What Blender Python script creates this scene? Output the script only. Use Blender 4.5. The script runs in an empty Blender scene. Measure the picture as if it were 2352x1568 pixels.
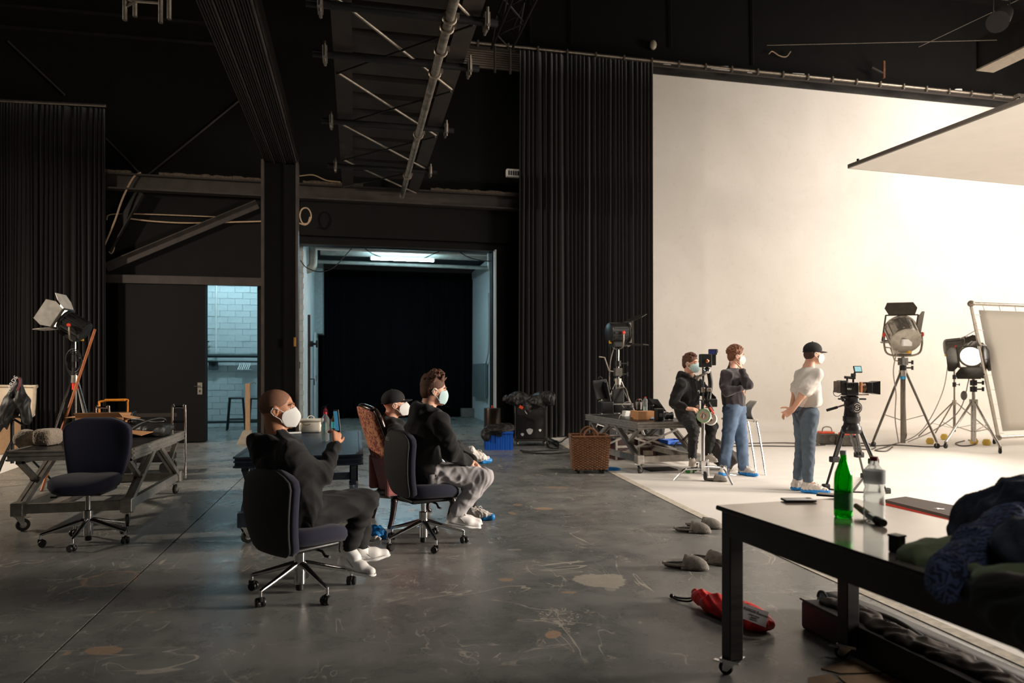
import bpy, math, random
import numpy as np
from mathutils import Vector, Matrix

scene = bpy.context.scene
COL = scene.collection
V = Vector
random.seed(7)
rng = np.random.default_rng(11)

# ------------------------------------------------------------------ camera
# room axes: X along the back wall, Y into the depth, Z up; the camera stands at the origin
F_PX, CAM_H, CX, HOR, YAW = 1620.0, 1.41, 1176.0, 855.0, math.radians(12.56)
cam_d = bpy.data.cameras.new('camera')
cam = bpy.data.objects.new('camera', cam_d)
COL.objects.link(cam)
cam.location = (0, 0, CAM_H)
cam.rotation_euler = (math.radians(90), 0, -YAW)
cam_d.sensor_width = 36.0
cam_d.sensor_fit = 'HORIZONTAL'
cam_d.lens = F_PX / 2352.0 * 36.0
cam_d.shift_y = (HOR - 784.0) / 2352.0
cam_d.clip_start, cam_d.clip_end = 0.05, 120
cam_d.dof.use_dof = True
cam_d.dof.focus_distance = 6.2
cam_d.dof.aperture_fstop = 2.0
scene.camera = cam

# ------------------------------------------------------------------ exposure
vs = scene.view_settings
vs.view_transform = 'Standard'
vs.look = 'None'
vs.exposure = 0.0
vs.gamma = 1.0
vs.use_curve_mapping = False

# ------------------------------------------------------------------ world
world = bpy.data.worlds.new('world')
scene.world = world
world.use_nodes = True
world.node_tree.nodes['Background'].inputs[0].default_value = (0.9, 0.95, 1.0, 1)
world.node_tree.nodes['Background'].inputs[1].default_value = 0.004


# ------------------------------------------------------------------ lights
def aim(o, target):
    d = Vector(target) - o.location
    o.rotation_euler = d.to_track_quat('-Z', 'Y').to_euler()


def area(name, loc, target, sx, sy, power, col):
    l = bpy.data.lights.new(name, 'AREA')
    l.shape = 'RECTANGLE'
    l.size, l.size_y, l.energy, l.color = sx, sy, power, col
    o = bpy.data.objects.new(name, l)
    COL.objects.link(o)
    o.location = loc
    aim(o, target)
    return o


def spot(name, loc, target, power, col, deg, blend=0.6, r=0.12):
    l = bpy.data.lights.new(name, 'SPOT')
    l.energy, l.color, l.spot_size, l.spot_blend, l.shadow_soft_size = power, col, math.radians(deg), blend, r
    o = bpy.data.objects.new(name, l)
    COL.objects.link(o)
    o.location = loc
    aim(o, target)
    return o


WARM = (1.0, 0.89, 0.78)
COOL = (0.62, 0.90, 1.0)
# soft boxes of the set: one high over the white floor, one beyond the right picture edge, one above the bounce panel
area('set_softbox', (7.6, 5.2, 8.6), (8.6, 8.6, 0.0), 4.0, 4.0, 330, WARM).data.spread = math.radians(120)
area('side_softbox', (19.0, 1.4, 3.8), (1.0, 5.6, 1.0), 3.4, 3.4, 850, WARM).data.spread = math.radians(75)
area('added_wall_fill', (18.6, 9.6, 4.6), (10.0, 15.2, 3.2), 2.6, 2.6, 450, WARM)  # added fill, out of view, that brightens the cyclorama wall
area('top_softbox', (15.0, 11.0, 7.6), (13.5, 15.5, 6.3), 2.2, 1.2, 220, (1.0, 0.9, 0.8))
# added soft fill for the foreground, high up behind the viewer
area('added_front_fill', (1.0, -3.0, 10.4), (1.5, 4.0, 0.0), 3.0, 3.0, 70, (0.95, 0.97, 1.0))
# a lamp of the neighbouring set, far left
spot('left_set_lamp', (-10.5, 9.0, 5.2), (-4.0, 11.0, 2.2), 3600, (1.0, 0.86, 0.70), 80, 0.8, 0.25)


# ------------------------------------------------------------------ picture geometry
FWD = Vector((math.sin(YAW), math.cos(YAW), 0))
RGT = Vector((math.cos(YAW), -math.sin(YAW), 0))


def P(px, py, d):
    """the point seen at a picture position, d metres along the viewing axis"""
    return Vector((0, 0, CAM_H)) + FWD * d + RGT * ((px - CX) / F_PX * d) + Vector((0, 0, (HOR - py) / F_PX * d))


def G(px, py, z=0.0):
    """the point of a level at height z seen at a picture position"""
    d = (CAM_H - z) * F_PX / (py - HOR)
    p = P(px, py, d)
    p.z = z
    return p


def W(px, py, y):
    """the point of the plane Y = y seen at a picture position"""
    u = (px - CX) / F_PX
    return P(px, py, y / (FWD.y + u * RGT.y))


# ------------------------------------------------------------------ materials
def lin(c):
    return tuple((x / 255 / 12.92) if x / 255 <= 0.04045 else ((x / 255 + 0.055) / 1.055) ** 2.4 for x in c)


class NT:
    def __init__(self, m):
        self.t = m.node_tree
        self.n = self.t.nodes
        self.bsdf = self.n.get('Principled BSDF')
        self.out = self.n.get('Material Output')

    def node(self, kind, **kw):
        x = self.n.new(kind)
        for k, v in kw.items():
            if k.startswith('i_'):
                x.inputs[int(k[2:])].default_value = v
            else:
                setattr(x, k, v)
        return x

    def link(self, a, b):
        self.t.links.new(a, b)

    def math(self, op, a, b=None, clamp=False):
        x = self.node('ShaderNodeMath', operation=op, use_clamp=clamp)
        for i, v in enumerate((a, b)):
            if v is None:
                continue
            if isinstance(v, (int, float)):
                x.inputs[i].default_value = v
            else:
                self.link(v, x.inputs[i])
        return x.outputs[0]

    def mix(self, fac, a, b):
        x = self.node('ShaderNodeMix', data_type='RGBA')
        for s, v in ((x.inputs[0], fac), (x.inputs[6], a), (x.inputs[7], b)):
            if isinstance(v, (int, float)):
                s.default_value = v
            elif isinstance(v, tuple):
                s.default_value = v if len(v) == 4 else (*v, 1)
            else:
                self.link(v, s)
        return x.outputs[2]

    def coord(self, kind='Object', scale=(1, 1, 1)):
        c = self.node('ShaderNodeTexCoord')
        m = self.node('ShaderNodeMapping')
        m.inputs['Scale'].default_value = scale
        self.link(c.outputs[kind], m.inputs[0])
        return m.outputs[0]

    def noise(self, scale, detail=4, rough=0.55, vec=None, dist=0.0):
        x = self.node('ShaderNodeTexNoise')
        x.inputs['Scale'].default_value = scale
        x.inputs['Detail'].default_value = detail
        x.inputs['Roughness'].default_value = rough
        x.inputs['Distortion'].default_value = dist
        if vec is not None:
            self.link(vec, x.inputs['Vector'])
        return x.outputs['Fac']

    def ramp(self, fac, stops):
        x = self.node('ShaderNodeValToRGB')
        els = x.color_ramp.elements
        while len(els) < len(stops):
            els.new(0.5)
        for e, (p, c) in zip(els, stops):
            e.position = p
            e.color = c if len(c) == 4 else (*c, 1)
        self.link(fac, x.inputs[0])
        return x.outputs[0]

    def bump(self, h, strength=0.3, dist=0.01):
        x = self.node('ShaderNodeBump')
        x.inputs['Strength'].default_value = strength
        x.inputs['Distance'].default_value = dist
        self.link(h, x.inputs['Height'])
        self.link(x.outputs[0], self.bsdf.inputs['Normal'])


MATS = {}


def mat(name, rgb, rough=0.6, metal=0.0, var=0.15, scale=12.0, bump=0.0, bscale=60.0, spec=0.5, sheen=0.0,
        trans=0.0, ior=1.45, emit=None, estr=0.0, alpha=None, stretch=(1, 1, 1), coat=0.0):
    """a procedural material: colour broken up by noise, optional fine relief"""
    if name in MATS:
        return MATS[name]
    m = bpy.data.materials.new(name)
    m.use_nodes = True
    t = NT(m)
    b = t.bsdf
    c = lin(rgb)
    vec = t.coord('Object', stretch)
    if var > 0:
        f = t.noise(scale, 5, 0.6, vec)
        lo = tuple(x * (1 - var) for x in c)
        hi = tuple(min(1, x * (1 + var)) for x in c)
        t.link(t.ramp(f, [(0.3, lo), (0.7, hi)]), b.inputs['Base Color'])
        r = t.math('MULTIPLY_ADD', f, 0.2)
        t.n[-1 if False else r.node.name].inputs[2].default_value = max(0.0, rough - 0.1)
        t.link(r, b.inputs['Roughness'])
    else:
        b.inputs['Base Color'].default_value = (*c, 1)
        b.inputs['Roughness'].default_value = rough
    b.inputs['Metallic'].default_value = metal
    b.inputs['Specular IOR Level'].default_value = spec
    b.inputs['IOR'].default_value = ior
    b.inputs['Sheen Weight'].default_value = sheen
    b.inputs['Coat Weight'].default_value = coat
    b.inputs['Transmission Weight'].default_value = trans
    if emit:
        b.inputs['Emission Color'].default_value = (*lin(emit), 1)
        b.inputs['Emission Strength'].default_value = estr
    if alpha is not None:
        b.inputs['Alpha'].default_value = alpha
    if bump > 0:
        t.bump(t.noise(bscale, 3, 0.6, vec), bump, 0.01)
    MATS[name] = m
    return m


# ------------------------------------------------------------------ mesh builder
def basis(d, up=(0, 0, 1)):
    d = Vector(d).normalized()
    up = Vector(up)
    if abs(d.dot(up.normalized())) > 0.995:
        up = Vector((0, 1, 0)) if abs(d.y) < 0.9 else Vector((1, 0, 0))
    x = d.cross(up).normalized()
    y = x.cross(d).normalized()
    return x, y, d          # side, up, forward


class MB:
    def __init__(self):
        self.v, self.f = [], []

    def add(self, vs, fs):
        o = len(self.v)
        self.v.extend([tuple(p) for p in vs])
        self.f.extend([tuple(i + o for i in f) for f in fs])
        return self

    def box(self, c, s, rz=0.0, R=None, taper=1.0):
        c = Vector(c)
        R = R or Matrix.Rotation(rz, 3, 'Z')
        h = [x / 2 for x in s]
        vs = []
        for z in (-1, 1):
            k = taper if z > 0 else 1.0
            for x, y in ((-1, -1), (1, -1), (1, 1), (-1, 1)):
                vs.append(c + R @ Vector((x * h[0] * k, y * h[1] * k, z * h[2])))
        return self.add(vs, [(3, 2, 1, 0), (4, 5, 6, 7), (0, 1, 5, 4), (1, 2, 6, 5), (2, 3, 7, 6), (3, 0, 4, 7)])

    def rbox(self, c, s, r=0.01, rz=0.0, R=None, n=3):
        """box with rounded vertical edges and chamfered top and bottom"""
        c = Vector(c)
        R = R or Matrix.Rotation(rz, 3, 'Z')
        r = min(r, min(s) * 0.49)
        hx, hy, hz = s[0] / 2, s[1] / 2, s[2] / 2
        rings = []
        zs = [(-hz, r)] + [(-hz + r * (1 - math.cos(a)), r * (1 - math.sin(a))) for a in (0.5, 1.05, 1.57)]
        zs = zs + [(-z, i) for z, i in reversed(zs)]
        for z, ins in zs:
            ring = []
            for qx, qy, a0 in ((1, 1, 0), (-1, 1, 90), (-1, -1, 180), (1, -1, 270)):
                for k in range(n + 1):
                    a = math.radians(a0 + 90 * k / n)
                    rr = max(r - ins, 1e-5)
                    ring.append(c + R @ Vector((qx * (hx - r) + rr * math.cos(a), qy * (hy - r) + rr * math.sin(a), z)))
            rings.append(ring)
        return self.loft(rings)

    def loft(self, rings, cap=True, closed=True):
        n = len(rings[0])
        vs = [p for r in rings for p in r]
        fs = []
        for i in range(len(rings) - 1):
            for j in range(n if closed else n - 1):
                k = (j + 1) % n
                fs.append((i * n + j, i * n + k, (i + 1) * n + k, (i + 1) * n + j))
        if cap and closed:
            fs.append(tuple(reversed(range(n))))
            fs.append(tuple((len(rings) - 1) * n + j for j in range(n)))
        return self.add(vs, fs)

    def grid(self, rows, wrap=False):
        return self.loft(rows, cap=False, closed=wrap)

    def prof(self, a, b, poly, up=(0, 0, 1)):
        """extrude a 2-D outline [(side, up)] from a to b"""
        a, b = Vector(a), Vector(b)
        x, y, d = basis(b - a, up)
        return self.loft([[p + x * s + y * t for s, t in poly] for p in (a, b)])

    def bar(self, a, b, w, h=None, up=(0, 0, 1)):
        h = h or w
        return self.prof(a, b, [(-w / 2, -h / 2), (w / 2, -h / 2), (w / 2, h / 2), (-w / 2, h / 2)], up)

    def cyl(self, a, b, r0, r1=None, n=14):
        r1 = r0 if r1 is None else r1
        a, b = Vector(a), Vector(b)
        x, y, d = basis(b - a)
        rings = [[p + (x * math.cos(t) + y * math.sin(t)) * r for t in [2 * math.pi * k / n for k in range(n)]]
                 for p, r in ((a, r0), (b, r1))]
        return self.loft(rings)

    def tube(self, pts, r, n=8, cap=True, flat=None):
        pts = [Vector(p) for p in pts]
        if flat is None:
            flat = 1.0
        rs = r if isinstance(r, (list, tuple)) else [r] * len(pts)
        rings, prev = [], None
        for i, p in enumerate(pts):
            d = (pts[min(i + 1, len(pts) - 1)] - pts[max(i - 1, 0)])
            d = d.normalized() if d.length > 1e-9 else Vector((0, 0, 1))
            if prev is None:
                x, y, _ = basis(d)
            else:
                x = prev - d * prev.dot(d)
                x = x.normalized() if x.length > 1e-6 else basis(d)[0]
                y = x.cross(d).normalized() * -1
                y = d.cross(x).normalized()
            prev = x
            y = d.cross(x).normalized()
            rings.append([p + (x * math.cos(t) + y * math.sin(t) * flat) * rs[i] for t in [2 * math.pi * k / n for k in range(n)]])
        return self.loft(rings, cap=cap)

    def lathe(self, prof, o=(0, 0, 0), axis=(0, 0, 1), n=24, cap=True):
        o = Vector(o)
        x, y, d = basis(axis)
        rings = [[o + d * z + (x * math.cos(t) + y * math.sin(t)) * max(r, 1e-5) for t in [2 * math.pi * k / n for k in range(n)]]
                 for r, z in prof]
        return self.loft(rings, cap=cap)

    def ball(self, c, r, R=None, nu=14, nv=9):
        c = Vector(c)
        r = r if isinstance(r, (tuple, list)) else (r, r, r)
        R = R or Matrix.Identity(3)
        rings = []
        for i in range(nv + 1):
            a = math.pi * i / nv
            rings.append([c + R @ Vector((r[0] * max(math.sin(a), 1e-4) * math.cos(t), r[1] * max(math.sin(a), 1e-4) * math.sin(t), -r[2] * math.cos(a)))
                          for t in [2 * math.pi * k / nu for k in range(nu)]])
        return self.loft(rings)

    def torus(self, c, R, r, axis=(0, 0, 1), n=24, m=8, a0=0.0, a1=2 * math.pi):
        c = Vector(c)
        x, y, d = basis(axis)
        full = abs(a1 - a0 - 2 * math.pi) < 1e-6
        pts = [c + (x * math.cos(a0 + (a1 - a0) * k / n) + y * math.sin(a0 + (a1 - a0) * k / n)) * R for k in range(n + (0 if full else 1))]
        if not full:
            return self.tube(pts, r, m)
        rings = []
        for k in range(n + 1):
            t = a0 + (a1 - a0) * k / n
            o = x * math.cos(t) + y * math.sin(t)
            rings.append([c + o * R + (o * math.cos(s) + d * math.sin(s)) * r for s in [2 * math.pi * q / m for q in range(m)]])
        return self.loft(rings, cap=False)

    def poly(self, pts, th, nrm):
        """flat plate: an outline of 3-D points, th thick along nrm"""
        nrm = Vector(nrm).normalized() * (th / 2)
        return self.loft([[Vector(p) - nrm for p in pts], [Vector(p) + nrm for p in pts]])

    def build(self, name, m, parent=None, smooth=False, world=False, bevel=0.0):
        vs = self.v
        if world and parent is not None:
            inv = root_matrix(parent).inverted()
            vs = [tuple(inv @ Vector(p)) for p in vs]
        me = bpy.data.meshes.new(name)
        me.from_pydata(vs, [], self.f)
        return finish(me, name, m, parent, smooth, bevel)


def finish(me, name, m, parent=None, smooth=False, bevel=0.0):
    import bmesh
    bm = bmesh.new()
    bm.from_mesh(me)
    bmesh.ops.recalc_face_normals(bm, faces=bm.faces)
    bm.to_mesh(me)
    bm.free()
    if smooth:
        me.polygons.foreach_set('use_smooth', [True] * len(me.polygons))
        if smooth != 'all':
            me.set_sharp_from_angle(angle=math.radians(40))
    if m is not None:
        me.materials.append(m)
    o = bpy.data.objects.new(name, me)
    COL.objects.link(o)
    if parent is not None:
        o.parent = parent
    if bevel > 0:
        b = o.modifiers.new('bevel', 'BEVEL')
        b.width, b.segments, b.limit_method = bevel, 2, 'ANGLE'
        b.angle_limit = math.radians(50)
    return o


def root_matrix(o):
    M = Matrix.Identity(4)
    while o is not None:
        M = o.matrix_basis @ M
        o = o.parent
    return M


def tag(o, label, cat, group=None, kind=None):
    o['label'] = label
    o['category'] = cat
    if group:
        o['group'] = group
    if kind:
        o['kind'] = kind
    return o


def thing(name, label, cat, loc=(0, 0, 0), rz=0.0, group=None):
    o = bpy.data.objects.new(name, None)
    o.empty_display_size = 0.1
    COL.objects.link(o)
    o.location = loc
    o.rotation_euler = (0, 0, rz)
    o.matrix_basis = Matrix.Translation(Vector(loc)) @ Matrix.Rotation(rz, 4, 'Z')
    return tag(o, label, cat, group)


def structure(o):
    o['kind'] = 'structure'
    return o


def copy_tree(o, parent=None):
    c = o.copy()
    COL.objects.link(c)
    if parent is not None:
        c.parent = parent
    for ch in list(o.children):
        copy_tree(ch, c)
    return c


def dup(root, loc, rz, label, group=None, scale=None):
    c = copy_tree(root)
    c.location = loc
    c.rotation_euler = (0, 0, rz)
    if scale:
        c.scale = scale
    c['label'] = label
    if group:
        c['group'] = group
    return c


def bez(a, b, sag, n=12, side=(0, 0, 0)):
    a, b, side = Vector(a), Vector(b), Vector(side)
    return [a.lerp(b, k / n) + (Vector((0, 0, -sag)) + side) * (4 * (k / n) * (1 - k / n)) for k in range(n + 1)]


def spline(pts, n=6):
    """Catmull-Rom through points"""
    p = [Vector(q) for q in pts]
    p = [p[0] * 2 - p[1]] + p + [p[-1] * 2 - p[-2]]
    out = []
    for i in range(1, len(p) - 2):
        for k in range(n):
            t = k / n
            a, b, c, d = p[i - 1], p[i], p[i + 1], p[i + 2]
            out.append(0.5 * ((2 * b) + (c - a) * t + (2 * a - 5 * b + 4 * c - d) * t * t + (3 * b - a - 3 * c + d) * t ** 3))
    out.append(p[-2])
    return out


# ------------------------------------------------------------------ blended solids (distance field -> surface nets)
class Field:
    def __init__(self):
        self.p = []

    def cone(self, a, b, ra, rb=None, k=0.03, flat=None, op='u'):
        self.p.append(('c', np.array(a, float), np.array(b, float), ra, ra if rb is None else rb, k, flat, op))
        return self

    def ell(self, c, r, R=None, k=0.03, op='u'):
        R = np.array(R if R is not None else Matrix.Identity(3), float)   # columns = axes
        self.p.append(('e', np.array(c, float), np.array(r, float), R, k, op))
        return self

    def box(self, c, h, R=None, rd=0.01, k=0.02, op='u'):
        R = np.array(R if R is not None else Matrix.Identity(3), float)
        self.p.append(('b', np.array(c, float), np.array(h, float), R, rd, k, op))
        return self

    def chain(self, pts, rs, k=0.02, flat=None):
        rs = rs if isinstance(rs, (list, tuple)) else [rs] * len(pts)
        for i in range(len(pts) - 1):
            self.cone(pts[i], pts[i + 1], rs[i], rs[i + 1], k, flat)
        return self

    def bounds(self, q):
        if q[0] == 'c':
            r = max(q[3], q[4]) * (max(1.0, q[6][1]) if q[6] else 1.0)
            return np.minimum(q[1], q[2]) - r, np.maximum(q[1], q[2]) + r
        e = np.abs(q[3]) @ q[2] + (q[4] if q[0] == 'b' else 0)
        return q[1] - e, q[1] + e

    def mesh(self, vox, relax=2, wrinkle=None):
        lo = np.min([self.bounds(q)[0] for q in self.p if q[-1] == 'u'], axis=0) - 3 * vox
        hi = np.max([self.bounds(q)[1] for q in self.p if q[-1] == 'u'], axis=0) + 3 * vox
        N = np.ceil((hi - lo) / vox).astype(int) + 1
        D = np.full(N, 1.0, np.float32)
        for q in self.p:
            k = q[5] if q[0] == 'c' else (q[4] if q[0] == 'e' else q[5])
            m = k + 3 * vox
            a, b = self.bounds(q)
            i0 = np.clip(np.floor((a - m - lo) / vox).astype(int), 0, N)
            i1 = np.clip(np.ceil((b + m - lo) / vox).astype(int) + 1, 0, N)
            if np.any(i1 <= i0):
                continue
            X = (lo[0] + vox * np.arange(i0[0], i1[0]))[:, None, None]
            Y = (lo[1] + vox * np.arange(i0[1], i1[1]))[None, :, None]
            Z = (lo[2] + vox * np.arange(i0[2], i1[2]))[None, None, :]
            if q[0] == 'c':
                pa = np.stack(np.broadcast_arrays(X - q[1][0], Y - q[1][1], Z - q[1][2]), -1)
                ba = q[2] - q[1]
                f = 1.0
                if q[6]:
                    ax, f = np.array(q[6][0], float), q[6][1]
                    ax = ax / np.linalg.norm(ax)
                    pa = pa + (pa @ ax)[..., None] * ax * (1 / f - 1)
                    ba = ba + ba.dot(ax) * ax * (1 / f - 1)
                t = np.clip(pa @ ba / max(ba.dot(ba), 1e-9), 0, 1)
                d = np.linalg.norm(pa - t[..., None] * ba, axis=-1) - (q[3] + (q[4] - q[3]) * t)
                d = d * min(1.0, f)
            else:
                w = np.stack(np.broadcast_arrays(X - q[1][0], Y - q[1][1], Z - q[1][2]), -1) @ q[3]
                if q[0] == 'e':
                    k0 = np.linalg.norm(w / q[2], axis=-1)
                    k1 = np.linalg.norm(w / q[2] ** 2, axis=-1)
                    d = k0 * (k0 - 1) / np.maximum(k1, 1e-6)
                else:
                    u = np.abs(w) - (q[2] - q[4])
                    d = np.linalg.norm(np.maximum(u, 0), axis=-1) + np.minimum(u.max(-1), 0) - q[4]
            s = tuple(slice(i0[j], i1[j]) for j in range(3))
            c = D[s]
            if q[-1] == 's':
                h = np.maximum(k - np.abs(c + d), 0) / max(k, 1e-6)
                D[s] = np.maximum(c, -d) + h * h * k * 0.25
            else:
                h = np.maximum(k - np.abs(c - d), 0) / max(k, 1e-6)
                D[s] = np.minimum(c, d) - h * h * k * 0.25
        ins = D < 0
        cnt = np.zeros(N - 1, np.int8)
        offs = [(x, y, z) for x in (0, 1) for y in (0, 1) for z in (0, 1)]
        for x, y, z in offs:
            cnt += ins[x:N[0] - 1 + x, y:N[1] - 1 + y, z:N[2] - 1 + z]
        cells = np.argwhere((cnt > 0) & (cnt < 8))
        vals = np.stack([D[cells[:, 0] + x, cells[:, 1] + y, cells[:, 2] + z] for x, y, z in offs], 1)
        acc = np.zeros((len(cells), 3))
        num = np.zeros(len(cells))
        for i in range(8):
            for j in range(i + 1, 8):
                a, b = np.array(offs[i]), np.array(offs[j])
                if np.abs(a - b).sum() != 1:
                    continue
                va, vb = vals[:, i], vals[:, j]
                cr = (va < 0) != (vb < 0)
                t = np.where(cr, va / np.where(cr, va - vb, 1), 0)
                acc += np.where(cr[:, None], a + t[:, None] * (b - a), 0)
                num += cr
        verts = lo + vox * (cells + acc / np.maximum(num, 1)[:, None])
        idx = np.full(N - 1, -1, np.int32)
        idx[cells[:, 0], cells[:, 1], cells[:, 2]] = np.arange(len(cells))
        quads = []
        for ax in range(3):
            s0 = [slice(1, -1)] * 3
            s1 = [slice(1, -1)] * 3
            s0[ax], s1[ax] = slice(0, -1), slice(1, None)
            a, b = ins[tuple(s0)], ins[tuple(s1)]
            e = np.argwhere(a != b)
            flip = a[e[:, 0], e[:, 1], e[:, 2]]
            base = e.copy()
            for o in range(3):
                if o != ax:
                    base[:, o] += 1
            u, w = (ax + 1) % 3, (ax + 2) % 3
            q = []
            for du, dw in ((-1, -1), (0, -1), (0, 0), (-1, 0)):
                c = base.copy()
                c[:, u] += du
                c[:, w] += dw
                q.append(idx[c[:, 0], c[:, 1], c[:, 2]])
            q = np.stack(q, 1)
            q[~flip] = q[~flip][:, ::-1]
            quads.append(q)
        quads = np.concatenate(quads)
        quads = quads[(quads >= 0).all(1)]
        for _ in range(relax):
            s = np.zeros_like(verts)
            n = np.zeros(len(verts))
            for i in range(4):
                a, b = quads[:, i], quads[:, (i + 1) % 4]
                np.add.at(s, a, verts[b])
                np.add.at(n, a, 1)
            verts = verts * 0.5 + 0.5 * s / np.maximum(n, 1)[:, None]
        if wrinkle is not None:
            nr = np.zeros_like(verts)
            fn = np.cross(verts[quads[:, 2]] - verts[quads[:, 0]], verts[quads[:, 3]] - verts[quads[:, 1]])
            for i in range(4):
                np.add.at(nr, quads[:, i], fn)
            nr /= np.maximum(np.linalg.norm(nr, axis=1), 1e-9)[:, None]
            verts = verts + nr * wrinkle(verts)[:, None]
        return verts, quads

    def build(self, name, m, parent=None, vox=0.008, relax=2, wrinkle=None, world=True):
        v, q = self.mesh(vox, relax, wrinkle)
        if world and parent is not None:
            inv = np.array(root_matrix(parent).inverted())
            v = v @ inv[:3, :3].T + inv[:3, 3]
        me = bpy.data.meshes.new(name)
        me.vertices.add(len(v))
        me.vertices.foreach_set('co', v.astype(np.float32).ravel())
        me.loops.add(len(q) * 4)
        me.polygons.add(len(q))
        me.loops.foreach_set('vertex_index', q.astype(np.int32).ravel())
        me.polygons.foreach_set('loop_start', np.arange(0, len(q) * 4, 4, dtype=np.int32))
        me.polygons.foreach_set('use_smooth', np.ones(len(q), bool))
        me.update(calc_edges=True)
        me.validate()
        if m is not None:
            me.materials.append(m)
        o = bpy.data.objects.new(name, me)
        COL.objects.link(o)
        if parent is not None:
            o.parent = parent
        return o


def folds(amp, freq, seed=0, stretch=(1, 1, 1), sharp=1.0):
    """warped ridges for cloth: a function of vertex positions"""
    r = np.random.default_rng(seed)
    dirs = r.normal(size=(5, 3)) * np.array(stretch)
    dirs /= np.linalg.norm(dirs, axis=1)[:, None]
    ph = r.uniform(0, 6.28, 5)
    w = r.normal(size=(3, 3)) * freq * 0.45
    wp = r.uniform(0, 6.28, 3)

    def f(v):
        q = v + 0.22 / freq * 6.28 * np.sin(v @ w.T + wp)
        s = np.zeros(len(v))
        for i in range(5):
            x = np.sin(q @ dirs[i] * freq * (0.7 + 0.25 * i) + ph[i])
            s += (1 - np.abs(x) ** sharp * 2) * (0.9 - 0.12 * i)
        return s * amp / 2.2
    return f


def text_mesh(txt, size, name, m, parent, M, extrude=0.0008, world=True):
    """flat lettering as a mesh, placed by matrix M (x along the line, y up)"""
    cu = bpy.data.curves.new(name, 'FONT')
    cu.body, cu.size, cu.extrude = txt, size, extrude
    cu.align_x = 'CENTER'
    cu.align_y = 'CENTER'
    cu.resolution_u = 3
    tmp = bpy.data.objects.new(name, cu)
    COL.objects.link(tmp)
    dg = bpy.context.evaluated_depsgraph_get()
    me = bpy.data.meshes.new_from_object(tmp.evaluated_get(dg))
    bpy.data.objects.remove(tmp)
    bpy.data.curves.remove(cu)
    if world and parent is not None:
        M = root_matrix(parent).inverted() @ M
    me.transform(M)
    me.name = name
    me.materials.clear()
    me.materials.append(m)
    o = bpy.data.objects.new(name, me)
    COL.objects.link(o)
    if parent is not None:
        o.parent = parent
    return o


def frame(o, x, y):
    """4x4 placing local x, y (and z = x cross y) at o"""
    x = Vector(x).normalized()
    y = Vector(y)
    y = (y - x * x.dot(y)).normalized()
    z = x.cross(y)
    M = Matrix((x, y, z)).transposed().to_4x4()
    M.translation = Vector(o)
    return M


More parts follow.
